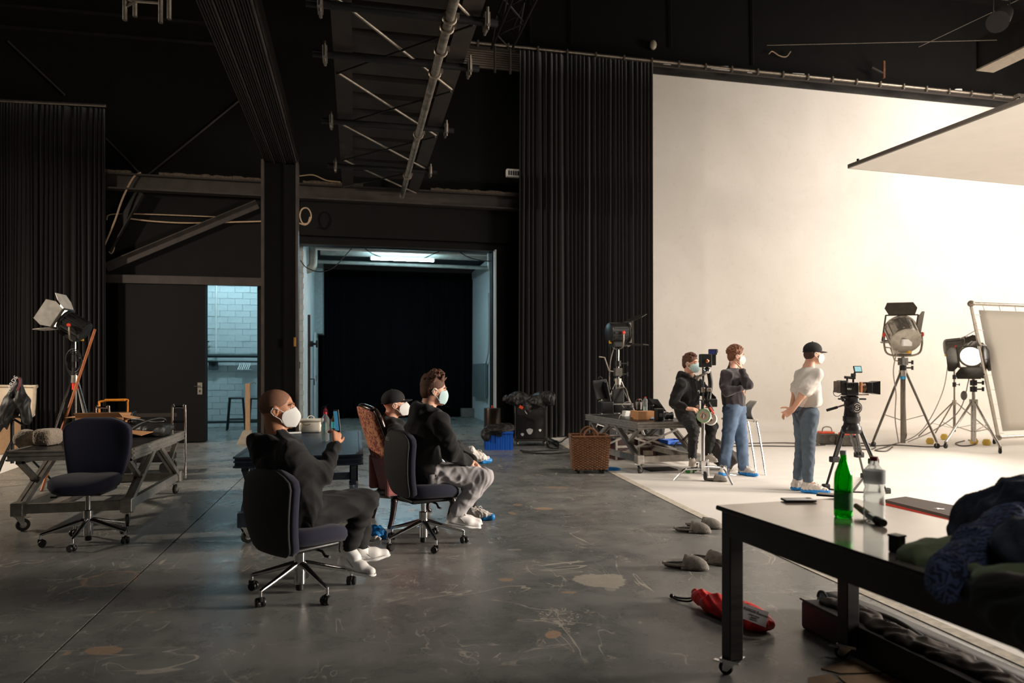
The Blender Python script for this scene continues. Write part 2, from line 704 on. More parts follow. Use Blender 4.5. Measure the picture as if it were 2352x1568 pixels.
# ------------------------------------------------------------------ setting: materials
def make_floor_mat():
    m = bpy.data.materials.new('worn_concrete')
    m.use_nodes = True
    t = NT(m)
    vec = t.coord('Object')
    big = t.noise(0.55, 6, 0.6, vec, 0.4)
    mid = t.noise(2.6, 9, 0.72, vec, 0.35)
    fine = t.noise(38.0, 6, 0.7, vec)
    c = t.ramp(big, [(0.25, lin((102, 104, 103))), (0.55, lin((122, 122, 119))), (0.8, lin((136, 135, 130)))])
    c = t.mix(t.ramp(mid, [(0.45, (0, 0, 0)), (0.75, (0.5, 0.5, 0.5))]), c, lin((160, 157, 149)))
    c = t.mix(t.ramp(mid, [(0.22, (0.5, 0.5, 0.5)), (0.5, (0, 0, 0))]), c, lin((90, 91, 91)))
    c = t.mix(t.ramp(fine, [(0.62, (0, 0, 0)), (0.80, (0.4, 0.4, 0.4))]), c, lin((176, 168, 156)))
    # scratches: thin crossings of stretched, distorted noise
    for sc, off, th in (((1.3, 0.5, 1), 0.0, 0.006), ((0.35, 1.1, 1), 3.3, 0.005), ((2.2, 1.7, 1), 7.1, 0.006)):
        mp = t.node('ShaderNodeMapping')
        mp.inputs['Scale'].default_value = sc
        mp.inputs['Location'].default_value = (off, off * 1.7, 0)
        mp.inputs['Rotation'].default_value = (0, 0, off)
        t.link(vec, mp.inputs[0])
        n = t.noise(1.6, 3, 0.5, mp.outputs[0], 1.6)
        line = t.math('LESS_THAN', t.math('ABSOLUTE', t.math('SUBTRACT', n, 0.5)), th)
        gate = t.ramp(t.noise(2.3, 3, 0.6, mp.outputs[0]), [(0.5, (0, 0, 0)), (0.62, (0.55, 0.55, 0.55))])
        c = t.mix(t.math('MULTIPLY', line, gate), c, lin((206, 196, 180)))
    # bare patches in the coating, each with its own ragged outline
    sep = t.node('ShaderNodeSeparateXYZ')
    t.link(vec, sep.inputs[0])
    rag = t.math('SUBTRACT', t.noise(7.0, 6, 0.7, vec), 0.5)
    TAN, PALE = lin((178, 150, 126)), lin((186, 178, 164))
    for px, py, w, h, rz, col, amt, rg in (
            (1382, 1333, 70, 17, 0.02, PALE, 0.75, 1.3), (256, 1328, 58, 17, 0.12, TAN, 0.12, 1.0), (238, 1493, 48, 9, -0.1, TAN, 0.75, 0.9),
            (1270, 1457, 19, 10, -0.4, TAN, 0.9, 0.5), (1163, 1331, 19, 4, 0, TAN, 0.8, 1.0), (1250, 1168, 22, 3.5, 0, TAN, 0.8, 0.7),
            (1188, 1159, 12, 3, 0, TAN, 0.7, 0.9), (1278, 1119, 30, 3, 0, TAN, 0.5, 1.5), (945, 1172, 9, 5, 0, TAN, 0.9, 0.6),
            (1176, 1178, 8, 4, 0.4, TAN, 0.8, 1.0), (1285, 1415, 48, 20, 0.25, PALE, 0.0, 1.0), (155, 1500, 9, 4, 0, TAN, 0.7, 1.0),
            (545, 1140, 26, 6, 0, TAN, 0.35, 1.0), (495, 1221, 26, 3.5, 0, TAN, 0.4, 1.0), (350, 1405, 9, 2.5, 0, TAN, 0.7, 1.0),
            (1307, 1360, 20, 3, 0, TAN, 0.6, 1.2), (1400, 1352, 14, 5, 0.2, PALE, 0.4, 1.4), (1180, 1262, 20, 2, 0, PALE, 0.4, 1.5)):
        o = G(px, py)
        ax = (G(px + w, py) - G(px - w, py)) / 2
        ay = (G(px, py - h) - G(px, py + h)) / 2
        ang = math.atan2(ax.y, ax.x) + rz
        dx = t.math('SUBTRACT', sep.outputs[0], o.x)
        dy = t.math('SUBTRACT', sep.outputs[1], o.y)
        u = t.math('ADD', t.math('MULTIPLY', dx, math.cos(ang) / ax.length), t.math('MULTIPLY', dy, math.sin(ang) / ax.length))
        v = t.math('ADD', t.math('MULTIPLY', dx, -math.sin(ang) / ay.length), t.math('MULTIPLY', dy, math.cos(ang) / ay.length))
        r = t.math('SQRT', t.math('ADD', t.math('MULTIPLY', u, u), t.math('MULTIPLY', v, v)))
        r = t.math('ADD', r, t.math('MULTIPLY', rag, rg))
        if amt == 0.0:          # scuffed field
            g = t.math('LESS_THAN', r, 1.0)
            n = t.noise(9.0, 2, 0.5, vec, 2.5)
            g = t.math('MULTIPLY', g, t.math('LESS_THAN', t.math('ABSOLUTE', t.math('SUBTRACT', n, 0.5)), 0.022))
            c = t.mix(g, c, col)
            continue
        g = t.ramp(r, [(0.86, (amt, amt, amt)), (0.95, (0, 0, 0))])
        c = t.mix(g, c, col)
        if px == 256:
            ring = t.math('LESS_THAN', t.math('ABSOLUTE', t.math('SUBTRACT', r, 0.9)), 0.06)
            c = t.mix(t.math('MULTIPLY', ring, 0.8), c, col)
    t.link(c, t.bsdf.inputs['Base Color'])
    rr = t.ramp(mid, [(0.3, (0.20, 0.20, 0.20)), (0.7, (0.40, 0.40, 0.40))])
    t.link(rr, t.bsdf.inputs['Roughness'])
    t.bump(t.math('ADD', mid, t.math('MULTIPLY', fine, 0.4)), 0.12, 0.01)
    return m


def make_cyc_mat():
    m = bpy.data.materials.new('white_studio_paint')
    m.use_nodes = True
    t = NT(m)
    vec = t.coord('Object')
    a = t.noise(0.6, 5, 0.6, vec, 0.5)
    b = t.noise(9.0, 6, 0.7, t.coord('Object', (1, 3.0, 1)))
    c = t.ramp(a, [(0.3, lin((228, 222, 214))), (0.7, lin((238, 233, 226)))])
    c = t.mix(t.ramp(b, [(0.56, (0, 0, 0)), (0.8, (0.5, 0.5, 0.5))]), c, lin((214, 205, 194)))
    t.link(c, t.bsdf.inputs['Base Color'])
    t.bsdf.inputs['Roughness'].default_value = 0.62
    t.bump(b, 0.05, 0.005)
    return m


M_FLOOR = make_floor_mat()
M_CYC = make_cyc_mat()
M_BLACKWALL = mat('black_painted_wall', (16, 15, 14), 0.85, var=0.25, spec=0.2, scale=3.0, bump=0.25, bscale=30)
M_BLACKSTEEL = mat('black_painted_steel', (32, 28, 26), 0.5, var=0.3, scale=5.0, bump=0.1, bscale=40)
M_BROWNSTEEL = mat('dusty_dark_steel', (52, 45, 41), 0.65, var=0.3, scale=5.0, bump=0.15, bscale=50)
M_DUST = mat('dusty_ledge', (88, 76, 64), 0.95, var=0.5, scale=25.0, bump=0.6, bscale=90)
M_WHITEBRICK = mat('white_painted_brick', (205, 212, 212), 0.6, var=0.08, scale=6.0, bump=0.35, bscale=35)
M_MORTAR = mat('painted_mortar', (196, 204, 205), 0.8, var=0.12, scale=20.0, bump=0.3)
M_PLASTER = mat('white_plaster', (205, 211, 211), 0.7, var=0.08, scale=3.0, bump=0.1)
M_CURTAIN = mat('black_molton', (26, 23, 23), 0.95, var=0.2, scale=30.0, sheen=0.35, spec=0.1, bump=0.15, bscale=400)
M_STEEL = mat('scaffold_steel', (150, 140, 128), 0.42, 0.85, var=0.25, scale=14.0)
M_ALU = mat('aluminium', (176, 168, 158), 0.38, 0.75, var=0.18, scale=18.0, bump=0.05)
M_CHROME = mat('chrome', (215, 215, 215), 0.12, 1.0, var=0.05, scale=30.0)
M_BLACK = mat('black_plastic', (26, 25, 25), 0.42, var=0.15, scale=30.0)
M_RUBBER = mat('black_rubber', (30, 29, 28), 0.75, var=0.2, scale=30.0)
M_ROPE = mat('pale_cable', (176, 150, 122), 0.7, var=0.2, scale=40.0)
M_CABLE = mat('black_cable', (24, 23, 22), 0.5, var=0.1)
M_GREYDUCT = mat('grey_pipe', (160, 160, 152), 0.5, 0.3, var=0.2, scale=6.0)
M_WHITE = mat('white_paint', (230, 228, 224), 0.5, var=0.06, scale=8.0)
M_WOODTAN = mat('pale_wood', (158, 128, 98), 0.55, var=0.2, scale=9.0, stretch=(6, 6, 1))


# ------------------------------------------------------------------ setting: shell
SEAM = -1.47
fl = MB()
fl.box((3, 7, -0.06), (36, 34, 0.06))
floor = structure(fl.build('floor', mat('joint_filler', (48, 44, 40), 0.9)))
for x0, x1, y0, y1 in ((-14, SEAM - 0.006, -8, 15.3), (SEAM + 0.006, 12, -8, 15.3), (-5.5, 4.6, 15.306, 22.6)):
    s = MB()
    s.box(((x0 + x1) / 2, (y0 + y1) / 2, -0.015), (x1 - x0, y1 - y0, 0.03))
    s.build('concrete_slab', M_FLOOR, floor)

EDGE = [(-8, 3.15), (2.8, 3.18), (4.85, 3.23), (6.09, 3.31), (9.17, 3.54), (12, 3.86), (14.1, 4.08)]


def edge_x(y):
    for (y0, x0), (y1, x1) in zip(EDGE, EDGE[1:]):
        if y <= y1:
            return x0 + (x1 - x0) * (y - y0) / (y1 - y0)
    return EDGE[-1][1]


CYC_Y, CYC_TOP, CYC_R = 15.2, 8.32, 0.3
prof_f = [(y, 0.006) for y in np.linspace(-8, CYC_Y - CYC_R, 24)]
prof_w = [(CYC_Y - CYC_R + CYC_R * math.sin(a), 0.006 + CYC_R * (1 - math.cos(a))) for a in np.linspace(0.0, math.pi / 2, 14)]
prof_w += [(CYC_Y, z) for z in np.linspace(0.5, CYC_TOP, 7)]
for nm, prof in (('floor_cyclorama', prof_f), ('wall_cyclorama', prof_w)):
    rows = []
    for y, z in prof:
        xl = edge_x(y)
        rows.append([(xl + (20.0 - xl) * k / 12, y, z) for k in range(13)])
    structure(MB().grid(rows).build(nm, M_CYC, None, 'all'))
t = MB()
pts = [(edge_x(y), y) for y in np.linspace(-6, 14, 40)]
t.grid([[(x - 0.06, y, 0.004), (x + 0.02, y, 0.009)] for x, y in pts])
structure(t.build('trim_1', mat('worn_edge_tape', (206, 196, 180), 0.8, var=0.25, scale=16.0)))
wr = MB()
wr.box((20.1, 4, 4.2), (0.2, 24, 8.4))
structure(wr.build('wall_right', M_CYC))

# white painted floor of the neighbouring set, far left
t = MB()
lp = [G(0, 1088), G(45, 1072), G(88, 1048), G(112, 1030)]
lp = [lp[0] + V((-0.05, -3.5, 0))] + lp + [V((-5.6, 15.2, 0))]
t.grid([[(-13.9, p.y, 0.003), (p.x, p.y, 0.003)] for p in lp])
structure(t.build('floor_white_paint', M_CYC))

WY = 15.3
DX0, DX1, DZ = -2.97, -1.96, 3.21
PX0, PX1, PZ = -1.15, 2.96, 4.09
w = MB()
for x0, x1, z0, z1 in ((-14, DX0, 0, 11), (DX0, DX1, DZ, 11), (DX1, PX0, 0, 11), (PX0, PX1, PZ, 11), (PX1, 21, 0, 11)):
    w.box(((x0 + x1) / 2, WY + 0.15, (z0 + z1) / 2), (x1 - x0, 0.3, z1 - z0))
structure(w.build('wall_back', M_BLACKWALL))
structure(MB().box((-14.1, 3.8, 5.5), (0.2, 24, 11)).build('wall_left', M_BLACKWALL))
structure(MB().box((3, -8.1, 5.5), (36, 0.2, 11)).build('wall_front', M_BLACKWALL))
structure(MB().box((3, 3.8, 11.1), (36, 24, 0.2)).build('ceiling', M_BLACKWALL))
# horizontal board seams of the wall above the rail, as shallow battens
for px0, py0, px1, py1 in ((0, 12, 480, 55), (0, 62, 500, 103)):
    a, b = W(px0, py0, 15.27), W(px1, py1, 15.27)
    structure(MB().bar(a, b, 0.05, 0.06).build('trim_2', M_BLACKSTEEL))
for px, py0, py1 in ((1218, 0, 100), (1312, 0, 100), (1540, 0, 110), (1728, 0, 150)):
    a, b = W(px, py0, 15.26), W(px + 2, py1, 15.26)
    structure(MB().bar(a, b, 0.03, 0.03).build('trim_3', M_BLACK))

# ------------------------------------------------------------------ rooms behind the wall
structure(MB().box((-3.4, 19.6, 2.5), (4.0, 0.4, 5.0)).build('wall_annex', M_MORTAR))
wall_annex = bpy.data.objects['wall_annex']
bw, bh, gap = 0.37, 0.158, 0.005
brick_me = None


def brick_field(parent, x0, x1, y, z1, bw, bh, seed):
    """painted bricks laid in running bond, each proud of the mortar by its own amount"""
    r = random.Random(seed)
    mb = MB()
    mb.rbox((0, 0, 0), (bw - gap, 0.05, bh - gap), 0.006, n=1)
    o0 = None
    row = 0
    z = bh / 2
    while z < z1:
        x = x0 + (bw / 2 if row % 2 else 0)
        while x < x1:
            if o0 is None:
                o0 = mb.build('brick', M_WHITEBRICK, parent)
                o = o0
            else:
                o = o0.copy()
                COL.objects.link(o)
            o.location = (x + r.uniform(-.004, .004), y + r.uniform(-0.006, 0.006), z + r.uniform(-.003, .003))
            x += bw
        z += bh
        row += 1


brick_field(wall_annex, -3.95, -2.35, 19.405, 3.75, bw, bh, 3)
structure(MB().box((-5.45, 17.5, 2.5), (0.1, 4, 5)).build('wall_annex_left', M_PLASTER))
structure(MB().box((-1.65, 17.6, 2.5), (0.12, 3.9, 5)).build('wall_annex_right', M_PLASTER))
structure(MB().box((-3.4, 17.5, 5.0), (4.2, 4.3, 0.1)).build('ceiling_annex', M_PLASTER))
# passage behind the portal
pier = structure(MB().box((-1.34, 16.2, 2.3), (0.5, 0.7, 4.6)).build('wall_pier', M_MORTAR))
brick_field(pier, -1.46, -1.14, 15.855, 4.4, 0.26, 0.115, 5)
structure(MB().box((-1.16, 19.4, 2.3), (0.1, 5.8, 4.6)).build('wall_passage_left', M_PLASTER))
structure(MB().box((3.72, 18.95, 2.3), (0.12, 6.8, 4.6)).build('wall_passage_right', M_WHITEBRICK))
structure(MB().box((1.25, 22.55, 2.3), (5.2, 0.1, 4.6)).build('wall_passage_back', M_BLACKWALL))
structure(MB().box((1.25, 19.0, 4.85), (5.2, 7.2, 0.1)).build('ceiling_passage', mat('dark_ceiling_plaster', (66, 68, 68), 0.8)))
structure(MB().box((PX1 + 0.04, WY - 0.02, PZ / 2), (0.03, 0.36, PZ)).build('trim_4', M_PLASTER))
structure(MB().box(((PX0 + PX1) / 2, WY + 0.1, PZ - 0.006), (PX1 - PX0, 0.3, 0.012)).build('trim_5', M_BLACKSTEEL))

# door leaf slid aside, with its lock plate
lp0, lp1 = W(272, 1008, WY - 0.1), W(472, 1008, WY - 0.1)
d1 = thing('door_1', 'tall black sliding door standing half open beside the white brick doorway', 'door', (lp0.x, WY - 0.1, 0))
structure(d1)
dw = lp1.x - lp0.x
MB().rbox((dw / 2, 0, 1.62), (dw, 0.08, 3.2), 0.006).build('leaf', mat('black_door_paint', (11, 10, 10), 0.7, var=0.2, scale=4, spec=0.2), d1)
q = W(459, 892, WY - 0.15)
MB().rbox((q.x - lp0.x, -0.048, q.z), (0.085, 0.014, 0.24), 0.004).build('lock_plate', M_ALU, d1)
MB().tube([(q.x - lp0.x, -0.05, q.z + 0.05), (q.x - lp0.x, -0.09, q.z + 0.05), (q.x - lp0.x - 0.1, -0.09, q.z + 0.05)], 0.01).build('handle', M_CHROME, d1)
MB().box((q.x - lp0.x, -0.056, q.z - 0.05), (0.02, 0.006, 0.05)).build('keyhole', M_BLACK, d1)
a, b = W(245, 640, WY - 0.12), W(600, 648, WY - 0.12)
structure(MB().bar(a, b, 0.12, 0.16).build('trim_6', M_BROWNSTEEL))


# ------------------------------------------------------------------ curtains
def curtain(name, label, x0, x1, y, z0, z1, pleats, amp, seed, m=None):
    r = np.random.default_rng(seed)
    nx = pleats * 10
    sp = np.interp(np.arange(nx + 1), np.linspace(0, nx, pleats + 1), r.uniform(0.35, 1.9, pleats + 1))
    ph = np.cumsum(sp) * 2 * math.pi / 10
    am = np.interp(np.arange(nx + 1), np.linspace(0, nx, pleats), r.uniform(0.25, 1.0, pleats)) * amp
    am2 = np.interp(np.arange(nx + 1), np.linspace(0, nx, pleats // 2), r.uniform(-1, 1, pleats // 2)) * amp
    nz = 14
    rows = []
    for k in range(nz + 1):
        t = k / nz
        z = z1 + (z0 - z1) * t
        ring = []
        for i in range(nx + 1):
            sway = 0.05 * math.sin(i * 0.13 + seed) * t
            f = math.sin(ph[i] + 0.5 * t * math.sin(i * 0.37 + seed))
            ring.append((x0 + (x1 - x0) * i / nx + sway * 0.6, y - (f * am[i] * (0.55 + 0.45 * t) + am2[i] * t * 0.8), z + (0.02 * math.sin(i * .21) if k == nz else 0)))
        rows.append(ring)
    o = MB().grid(rows).build(name, m or M_CURTAIN, None, 'all')
    s = o.modifiers.new('thickness', 'SOLIDIFY')
    s.thickness = 0.006
    return tag(o, label, 'curtain')


cz = W(1190, 108, 14.85).z
curtain('stage_curtain', 'tall black curtain hanging beside the white cyclorama wall', W(1193, 500, 14.72).x, W(1500, 500, 14.72).x, 14.72, 0.02, cz - 0.13, 22, 0.12, 4)
curtain('stage_curtain', 'black curtain at the far left behind the lamp on its tripod', -8.4, W(240, 500, 14.9).x, 14.9, 0.02, W(120, 238, 14.9).z - 0.03, 42, 0.06, 9)
curtain('passage_curtain', 'black curtain closing the passage under the fluorescent tube', -0.98, 3.66, 22.2, 0.03, 4.35, 26, 0.04, 21, mat('deep_black_molton', (13, 13, 15), 0.97, spec=0.05))


def pipe_thing(name, label, cat, pts, r, m, n=10, group=None):
    o = MB().tube(pts, r, n).build(name, m, None, True)
    return tag(o, label, cat, group)


# curtain rails
a, b = W(1062, 95, 14.8), W(2352, 226, 14.75)
rail = thing('curtain_rail', 'long steel curtain rail running above the tall curtain and the white wall', 'rail', (a.x, a.y, 0))
MB().tube([a, b], 0.035, 10).build('rail_pipe', M_STEEL, rail, True, world=True)
MB().bar(a + V((0, 0, -0.09)), b + V((0, 0, -0.09)), 0.03, 0.05).build('rail_track', M_BROWNSTEEL, rail, world=True)
for k in range(22):
    p = a.lerp(b, (k + 0.5) / 22)
    MB().box(p + V((0, -0.02, -0.03)), (0.035, 0.09, 0.13)).build('hanger', M_STEEL, rail, world=True)
a, b = W(-60, 228, 14.85), W(243, 243, 14.85)
pipe_thing('curtain_rail', 'short steel rail along the top of the far left curtain', 'rail', [a, b], 0.03, M_STEEL)
# scuffed black upper edge of the cyclorama
a, b = W(1503, 150, CYC_Y - 0.03), W(2352, 232, CYC_Y - 0.03)
z = CYC_TOP
o = MB().box(((4.1 + 20) / 2, CYC_Y - 0.01, z + 0.11), (15.9, 0.05, 0.26)).build('trim_7', mat('scuffed_black_board', (40, 38, 36), 0.7, var=0.9, scale=1.6, stretch=(1, 1, 4)))
structure(o)
for px, py, w_, h_ in ((1530, 152, 0.28, 0.06), (1655, 160, 0.5, 0.10), (1722, 168, 0.14, 0.10), (1830, 173, 0.5, 0.06), (2200, 210, 0.3, 0.08), (2290, 222, 0.4, 0.08)):
    q = W(px, py, CYC_Y - 0.045)
    structure(MB().poly([q + V((-w_ / 2, 0, 0)), q + V((w_ / 2, 0, -h_ * .2)), q + V((w_ * .4, 0, h_)), q + V((-w_ * .2, 0, h_ * .8))], 0.006, (0, 1, 0)).build('trim_8', M_WHITE))


# ------------------------------------------------------------------ steelwork
CY = 13.0
cx0, cx1 = W(602, 700, CY).x, W(686, 700, CY).x
col_ = thing('steel_column', 'black steel column standing between the narrow doorway and the wide passage', 'column', ((cx0 + cx1) / 2, CY, 0))
hw = (cx1 - cx0) / 2
MB().box((0, 0, 2.55), (2 * hw - 0.05, 0.025, 5.1)).build('web', M_BLACKWALL, col_)
for s in (-1, 1):
    MB().box((s * (hw - 0.02), 0, 2.55), (0.04, 0.3, 5.1)).build('flange', M_BROWNSTEEL, col_)
MB().box((0, 0, 0.012), (2 * hw + 0.14, 0.42, 0.024)).build('base_plate', M_BROWNSTEEL, col_)
tb = thing('track_beam', 'ribbed black track beam running overhead from the column towards the viewer', 'beam', (-1.27, 8.0, 5.11))
MB().box((0, 0, 0.2), (0.56, 11.0, 0.3)).build('casing', M_BLACKSTEEL, tb)
o0 = None
for k in range(9):
    x = -0.25 + 0.0625 * k
    if o0 is None:
        m_ = MB()
        m_.prof((0, -5.5, 0), (0, 5.3, 0), [(-0.022, 0.06), (-0.022, 0), (-0.008, 0), (-0.008, 0.02), (0.008, 0.02), (0.008, 0), (0.022, 0), (0.022, 0.06)])
        o0 = m_.build('track', M_BROWNSTEEL, tb)
        o = o0
    else:
        o = o0.copy()
        COL.objects.link(o)
    o.location = (x, 0, -0.01 - 0.012 * (k % 3))

cw = thing('catwalk', 'overhead steel catwalk with ribbed underside between two girders', 'catwalk', (0.525, 9.5, 5.2))
for s in (-1, 1):
    g = MB()
    g.prof((s * 0.665, -5.5, 0), (s * 0.665, 5.4, 0), [(-0.11, 0), (0.11, 0), (0.11, 0.02), (0.012, 0.02), (0.012, 0.3), (0.11, 0.3), (0.11, 0.32), (-0.11, 0.32), (-0.11, 0.3), (-0.012, 0.3), (-0.012, 0.02), (-0.11, 0.02)])
    g.build('girder', M_BROWNSTEEL, cw)
o0 = None
for k in range(17):
    y = -5.3 + 0.62 * k
    if o0 is None:
        d_ = MB()
        d_.prof((-0.66, 0, 0.1), (0.66, 0, 0.1), [(-0.24, 0.0), (0.20, 0.0), (0.20, 0.10), (0.31, 0.10), (0.31, 0.12), (0.17, 0.12), (0.17, 0.03), (-0.24, 0.03)])
        o0 = d_.build('deck_panel', M_BROWNSTEEL, cw)
        o = o0
    else:
        o = o0.copy()
        COL.objects.link(o)
    o.location = (0, y, 0)
for i, y0 in enumerate((5.4, 7.25, 9.1, 10.95, 12.8)):
    MB().cyl((-0.22, y0, 5.17), (1.25, y0 + 2.05, 5.16), 0.017, n=8).build('brace_rod', M_STEEL, cw, True, world=True)
    MB().cyl((1.25, y0 + 0.25, 5.15), (-0.22, y0 + 1.85, 5.15), 0.013, n=8).build('brace_rod', M_BLACKSTEEL, cw, True, world=True)


def clamp(mb, p, r):
    p = V(p)
    mb.box(p, (r * 1.1, r * 3.2, r * 2.9))
    mb.cyl(p + V((0, -r * 2.2, -r * 1.6)), p + V((0, r * 2.2, -r * 1.6)), r * 0.35, n=8)
    mb.cyl(p + V((0, -r * 1.6, -r * 2.4)), p + V((0, -r * 1.6, r * 2.4)), r * 0.3, n=8)


for y, which in ((7.35, 'nearest the viewer'), (8.5, 'second from the viewer'), (10.75, 'third from the viewer'), (13.05, 'nearest the back wall')):
    t = thing('cross_pipe', 'black cross pipe clamped under the catwalk, ' + which, 'pipe', (0.5, y, 5.118), 0, 'cross pipes under the catwalk')
    MB().cyl((-0.98, 0, 0), (0.98, 0, 0), 0.042, n=12).build('pipe', M_BLACK, t, True)
    for s in (-0.84, 0.86):
        c = MB()
        clamp(c, (s, 0, 0), 0.05)
        c.build('clamp', M_STEEL, t)
t = thing('scaffold_pipe', 'long grey scaffold pipe slung lengthwise under the catwalk', 'pipe', (0.94, 9.0, 5.015))
MB().cyl((0, -5.0, 0), (0, 5.6, 0), 0.05, n=14).build('pipe', mat('worn_galvanised', (140, 132, 122), 0.45, 0.7, var=0.5, scale=10, bump=0.1), t, True)
for y in (7.15, 7.35, 7.9, 8.5, 10.75, 13.05):
    c = MB()
    c.torus((0, y - 9.0, 0.0), 0.062, 0.018, axis=(0, 1, 0), n=14, m=6)
    c.box((0.07, y - 9.0, 0.03), (0.06, 0.05, 0.05))
    c.build('coupler', M_STEEL, t, True)

# beam along the back wall with a dusty top
zt, zb = W(420, 408, 15.05).z, W(420, 444, 15.05).z
bx0, bx1 = W(240, 400, 15.05).x, W(1200, 400, 15.05).x
t = thing('wall_beam', 'long steel beam along the back wall with a dusty top edge', 'beam', (bx0, 15.05, zb))
L = bx1 - bx0
MB().prof((0, 0, 0), (L, 0, 0), [(-0.10, 0), (0.12, 0), (0.12, 0.03), (0.0, 0.03), (0.0, zt - zb - 0.03), (0.12, zt - zb - 0.03), (0.12, zt - zb), (-0.10, zt - zb)]).build('beam', M_BROWNSTEEL, t)
for x0, x1 in ((0.0, 0.5), (1.0, 2.35), (2.36, 3.2), (3.7, 4.9), (6.3, L)):
    n = max(4, int((x1 - x0) * 14))
    r = random.Random(int(x0 * 10))
    rows_ = []
    for k in range(n + 1):
        x = x0 + (x1 - x0) * k / n
        h = 0.035 + r.random() * 0.03
        rows_.append([(x, -0.13, zt - zb), (x, -0.12, zt - zb + h), (x, 0.1, zt - zb + h * 1.1), (x, 0.1, zt - zb)])
    MB().loft(rows_).build('dust_layer', M_DUST, t)
o = MB().box(((W(690, 500, 15.2).x + W(1192, 500, 15.2).x) / 2, 15.24, (W(900, 468, 15.2).z + W(900, 548, 15.2).z) / 2), (W(1192, 500, 15.2).x - W(690, 500, 15.2).x, 0.12, W(900, 468, 15.2).z - W(900, 548, 15.2).z)).build('lintel_beam', M_BLACKWALL)
tag(o, 'broad black lintel plate above the wide passage opening', 'beam')


def brace(label, a, b, w, h, m):
    o = MB().prof(a, b, [(-w / 2, 0), (w / 2, 0), (w / 2, 0.015), (-w / 2 + 0.015, 0.015), (-w / 2 + 0.015, h), (-w / 2, h)], (0, -1, 0)).build('diagonal_brace', m)
    return tag(o, label, 'brace', 'diagonal braces on the back wall')


brace('long diagonal brace rising to the right above the sliding door', W(245, 615, 15.2), W(592, 470, 15.2), 0.16, 0.1, M_BROWNSTEEL)
brace('short steep brace under the wall beam beside the left curtain', W(322, 442, 15.15), W(246, 575, 15.15), 0.17, 0.1, M_BLACKSTEEL)
for a_, b_, lab in (((560, 222), (340, 402), 'thin tie rod slanting up to the right above the wall beam'), ((243, 318), (320, 396), 'thin tie rod slanting down to the wall beam beside the left curtain'), ((18, 95), (148, 218), 'thin tie rod at the upper left above the left curtain')):
    pipe_thing('tie_rod', lab, 'rod', [W(*a_, 15.278), W(*b_, 15.278)], 0.02, M_BROWNSTEEL, 8)


def cable(label, pts, r, m, y=None, n=6, cat='cable', name='cable'):
    p = [W(*q, y) if y else q for q in pts]
    return pipe_thing(name, label, cat, spline(p, n), r, m, 6)


cable('pale rope hanging from the wall beam beside the left curtain', [(324, 396), (306, 408), (282, 455), (262, 512), (236, 572)], 0.016, M_ROPE, 14.98, name='rope', cat='rope')
cable('upper of the two pale cables on the wall left of the column', [(245, 505), (252, 493), (300, 491), (400, 494), (520, 499)], 0.010, M_ROPE, 15.22)
cable('lower of the two pale cables on the wall left of the column', [(290, 501), (350, 508), (430, 512), (530, 510), (604, 508)], 0.014, M_ROPE, 15.22)
cable('pale cable end curling below the steep brace', [(245, 570), (255, 582), (262, 570), (262, 552)], 0.012, M_ROPE, 15.287)
cable('pale coiled cable hanging right of the column', [(686, 512), (702, 516), (713, 505), (714, 490), (706, 478), (694, 480), (689, 495), (695, 512), (707, 512), (712, 498)], 0.014, M_ROPE, 14.95)
cable('thin pale cable lying along the wall beam right of the column', [(688, 404), (720, 402), (750, 414), (782, 418)], 0.012, M_ROPE, 14.93)
cable('short pale cable dangling on the black wall above the cyclorama', [(1766, 124), (1774, 118), (1790, 128), (1806, 130), (1816, 118)], 0.012, M_ROPE, 15.2)


def truss(label, p0, p1, w, m, n, r=0.03):
    """lattice box truss from p0 to p1"""
    t = thing('lattice_truss', label, 'truss', p0)
    p0, p1 = V(p0), V(p1)
    x, y, d = basis(p1 - p0)
    cs = [(x * sx + y * sy) * (w / 2) for sx, sy in ((-1, -1), (1, -1), (1, 1), (-1, 1))]
    for c in cs:
        MB().cyl(p0 + c, p1 + c, r, n=8).build('chord', m, t, True, world=True)
    for k in range(n):
        a, b = p0.lerp(p1, k / n), p0.lerp(p1, (k + 1) / n)
        for j in range(4):
            c0, c1 = cs[j], cs[(j + 1) % 4]
            if k % 2:
                c0, c1 = c1, c0
            MB().cyl(a + c0, b + c1, r * 0.6, n=6).build('lacing', m, t, True, world=True)
    return t


q = W(1152, 90, 14.3)
truss('black lattice truss above the left end of the curtain rail', q, q + V((0, -7, 0)), 0.42, M_BLACKSTEEL, 12, 0.028)
for s in (-0.16, 0.16):
    pipe_thing('hanger_rod', 'short pipe hanging under the black lattice truss, ' + ('left one' if s < 0 else 'right one'), 'pipe', [q + V((s, -0.1, -0.2)), q + V((s, -0.1, -0.75))], 0.025, M_BROWNSTEEL)
q1, q2 = P(287, 20, 8.5), P(369, 26, 8.5)
t = thing('lattice_truss', 'brown pipe truss hanging into view at the top left', 'truss', q1)
for q_ in (q1, q2):
    MB().cyl(q_ + V((0, 0, -0.14)), q_ + V((0, 0, 0.9)), 0.028, n=10).build('chord', M_STEEL, t, True, world=True)
    MB().cyl(q_ + V((0, 0.4, 0.1)), q_ + V((0, 0.4, 0.9)), 0.028, n=10).build('chord', M_STEEL, t, True, world=True)
for z0, z1 in ((0.02, 0.28), (0.1, 0.1), (0.32, 0.3)):
    MB().cyl(q1 + V((0, 0, z0)), q2 + V((0, 0, z1)), 0.018, n=8).build('lacing', M_STEEL, t, True, world=True)

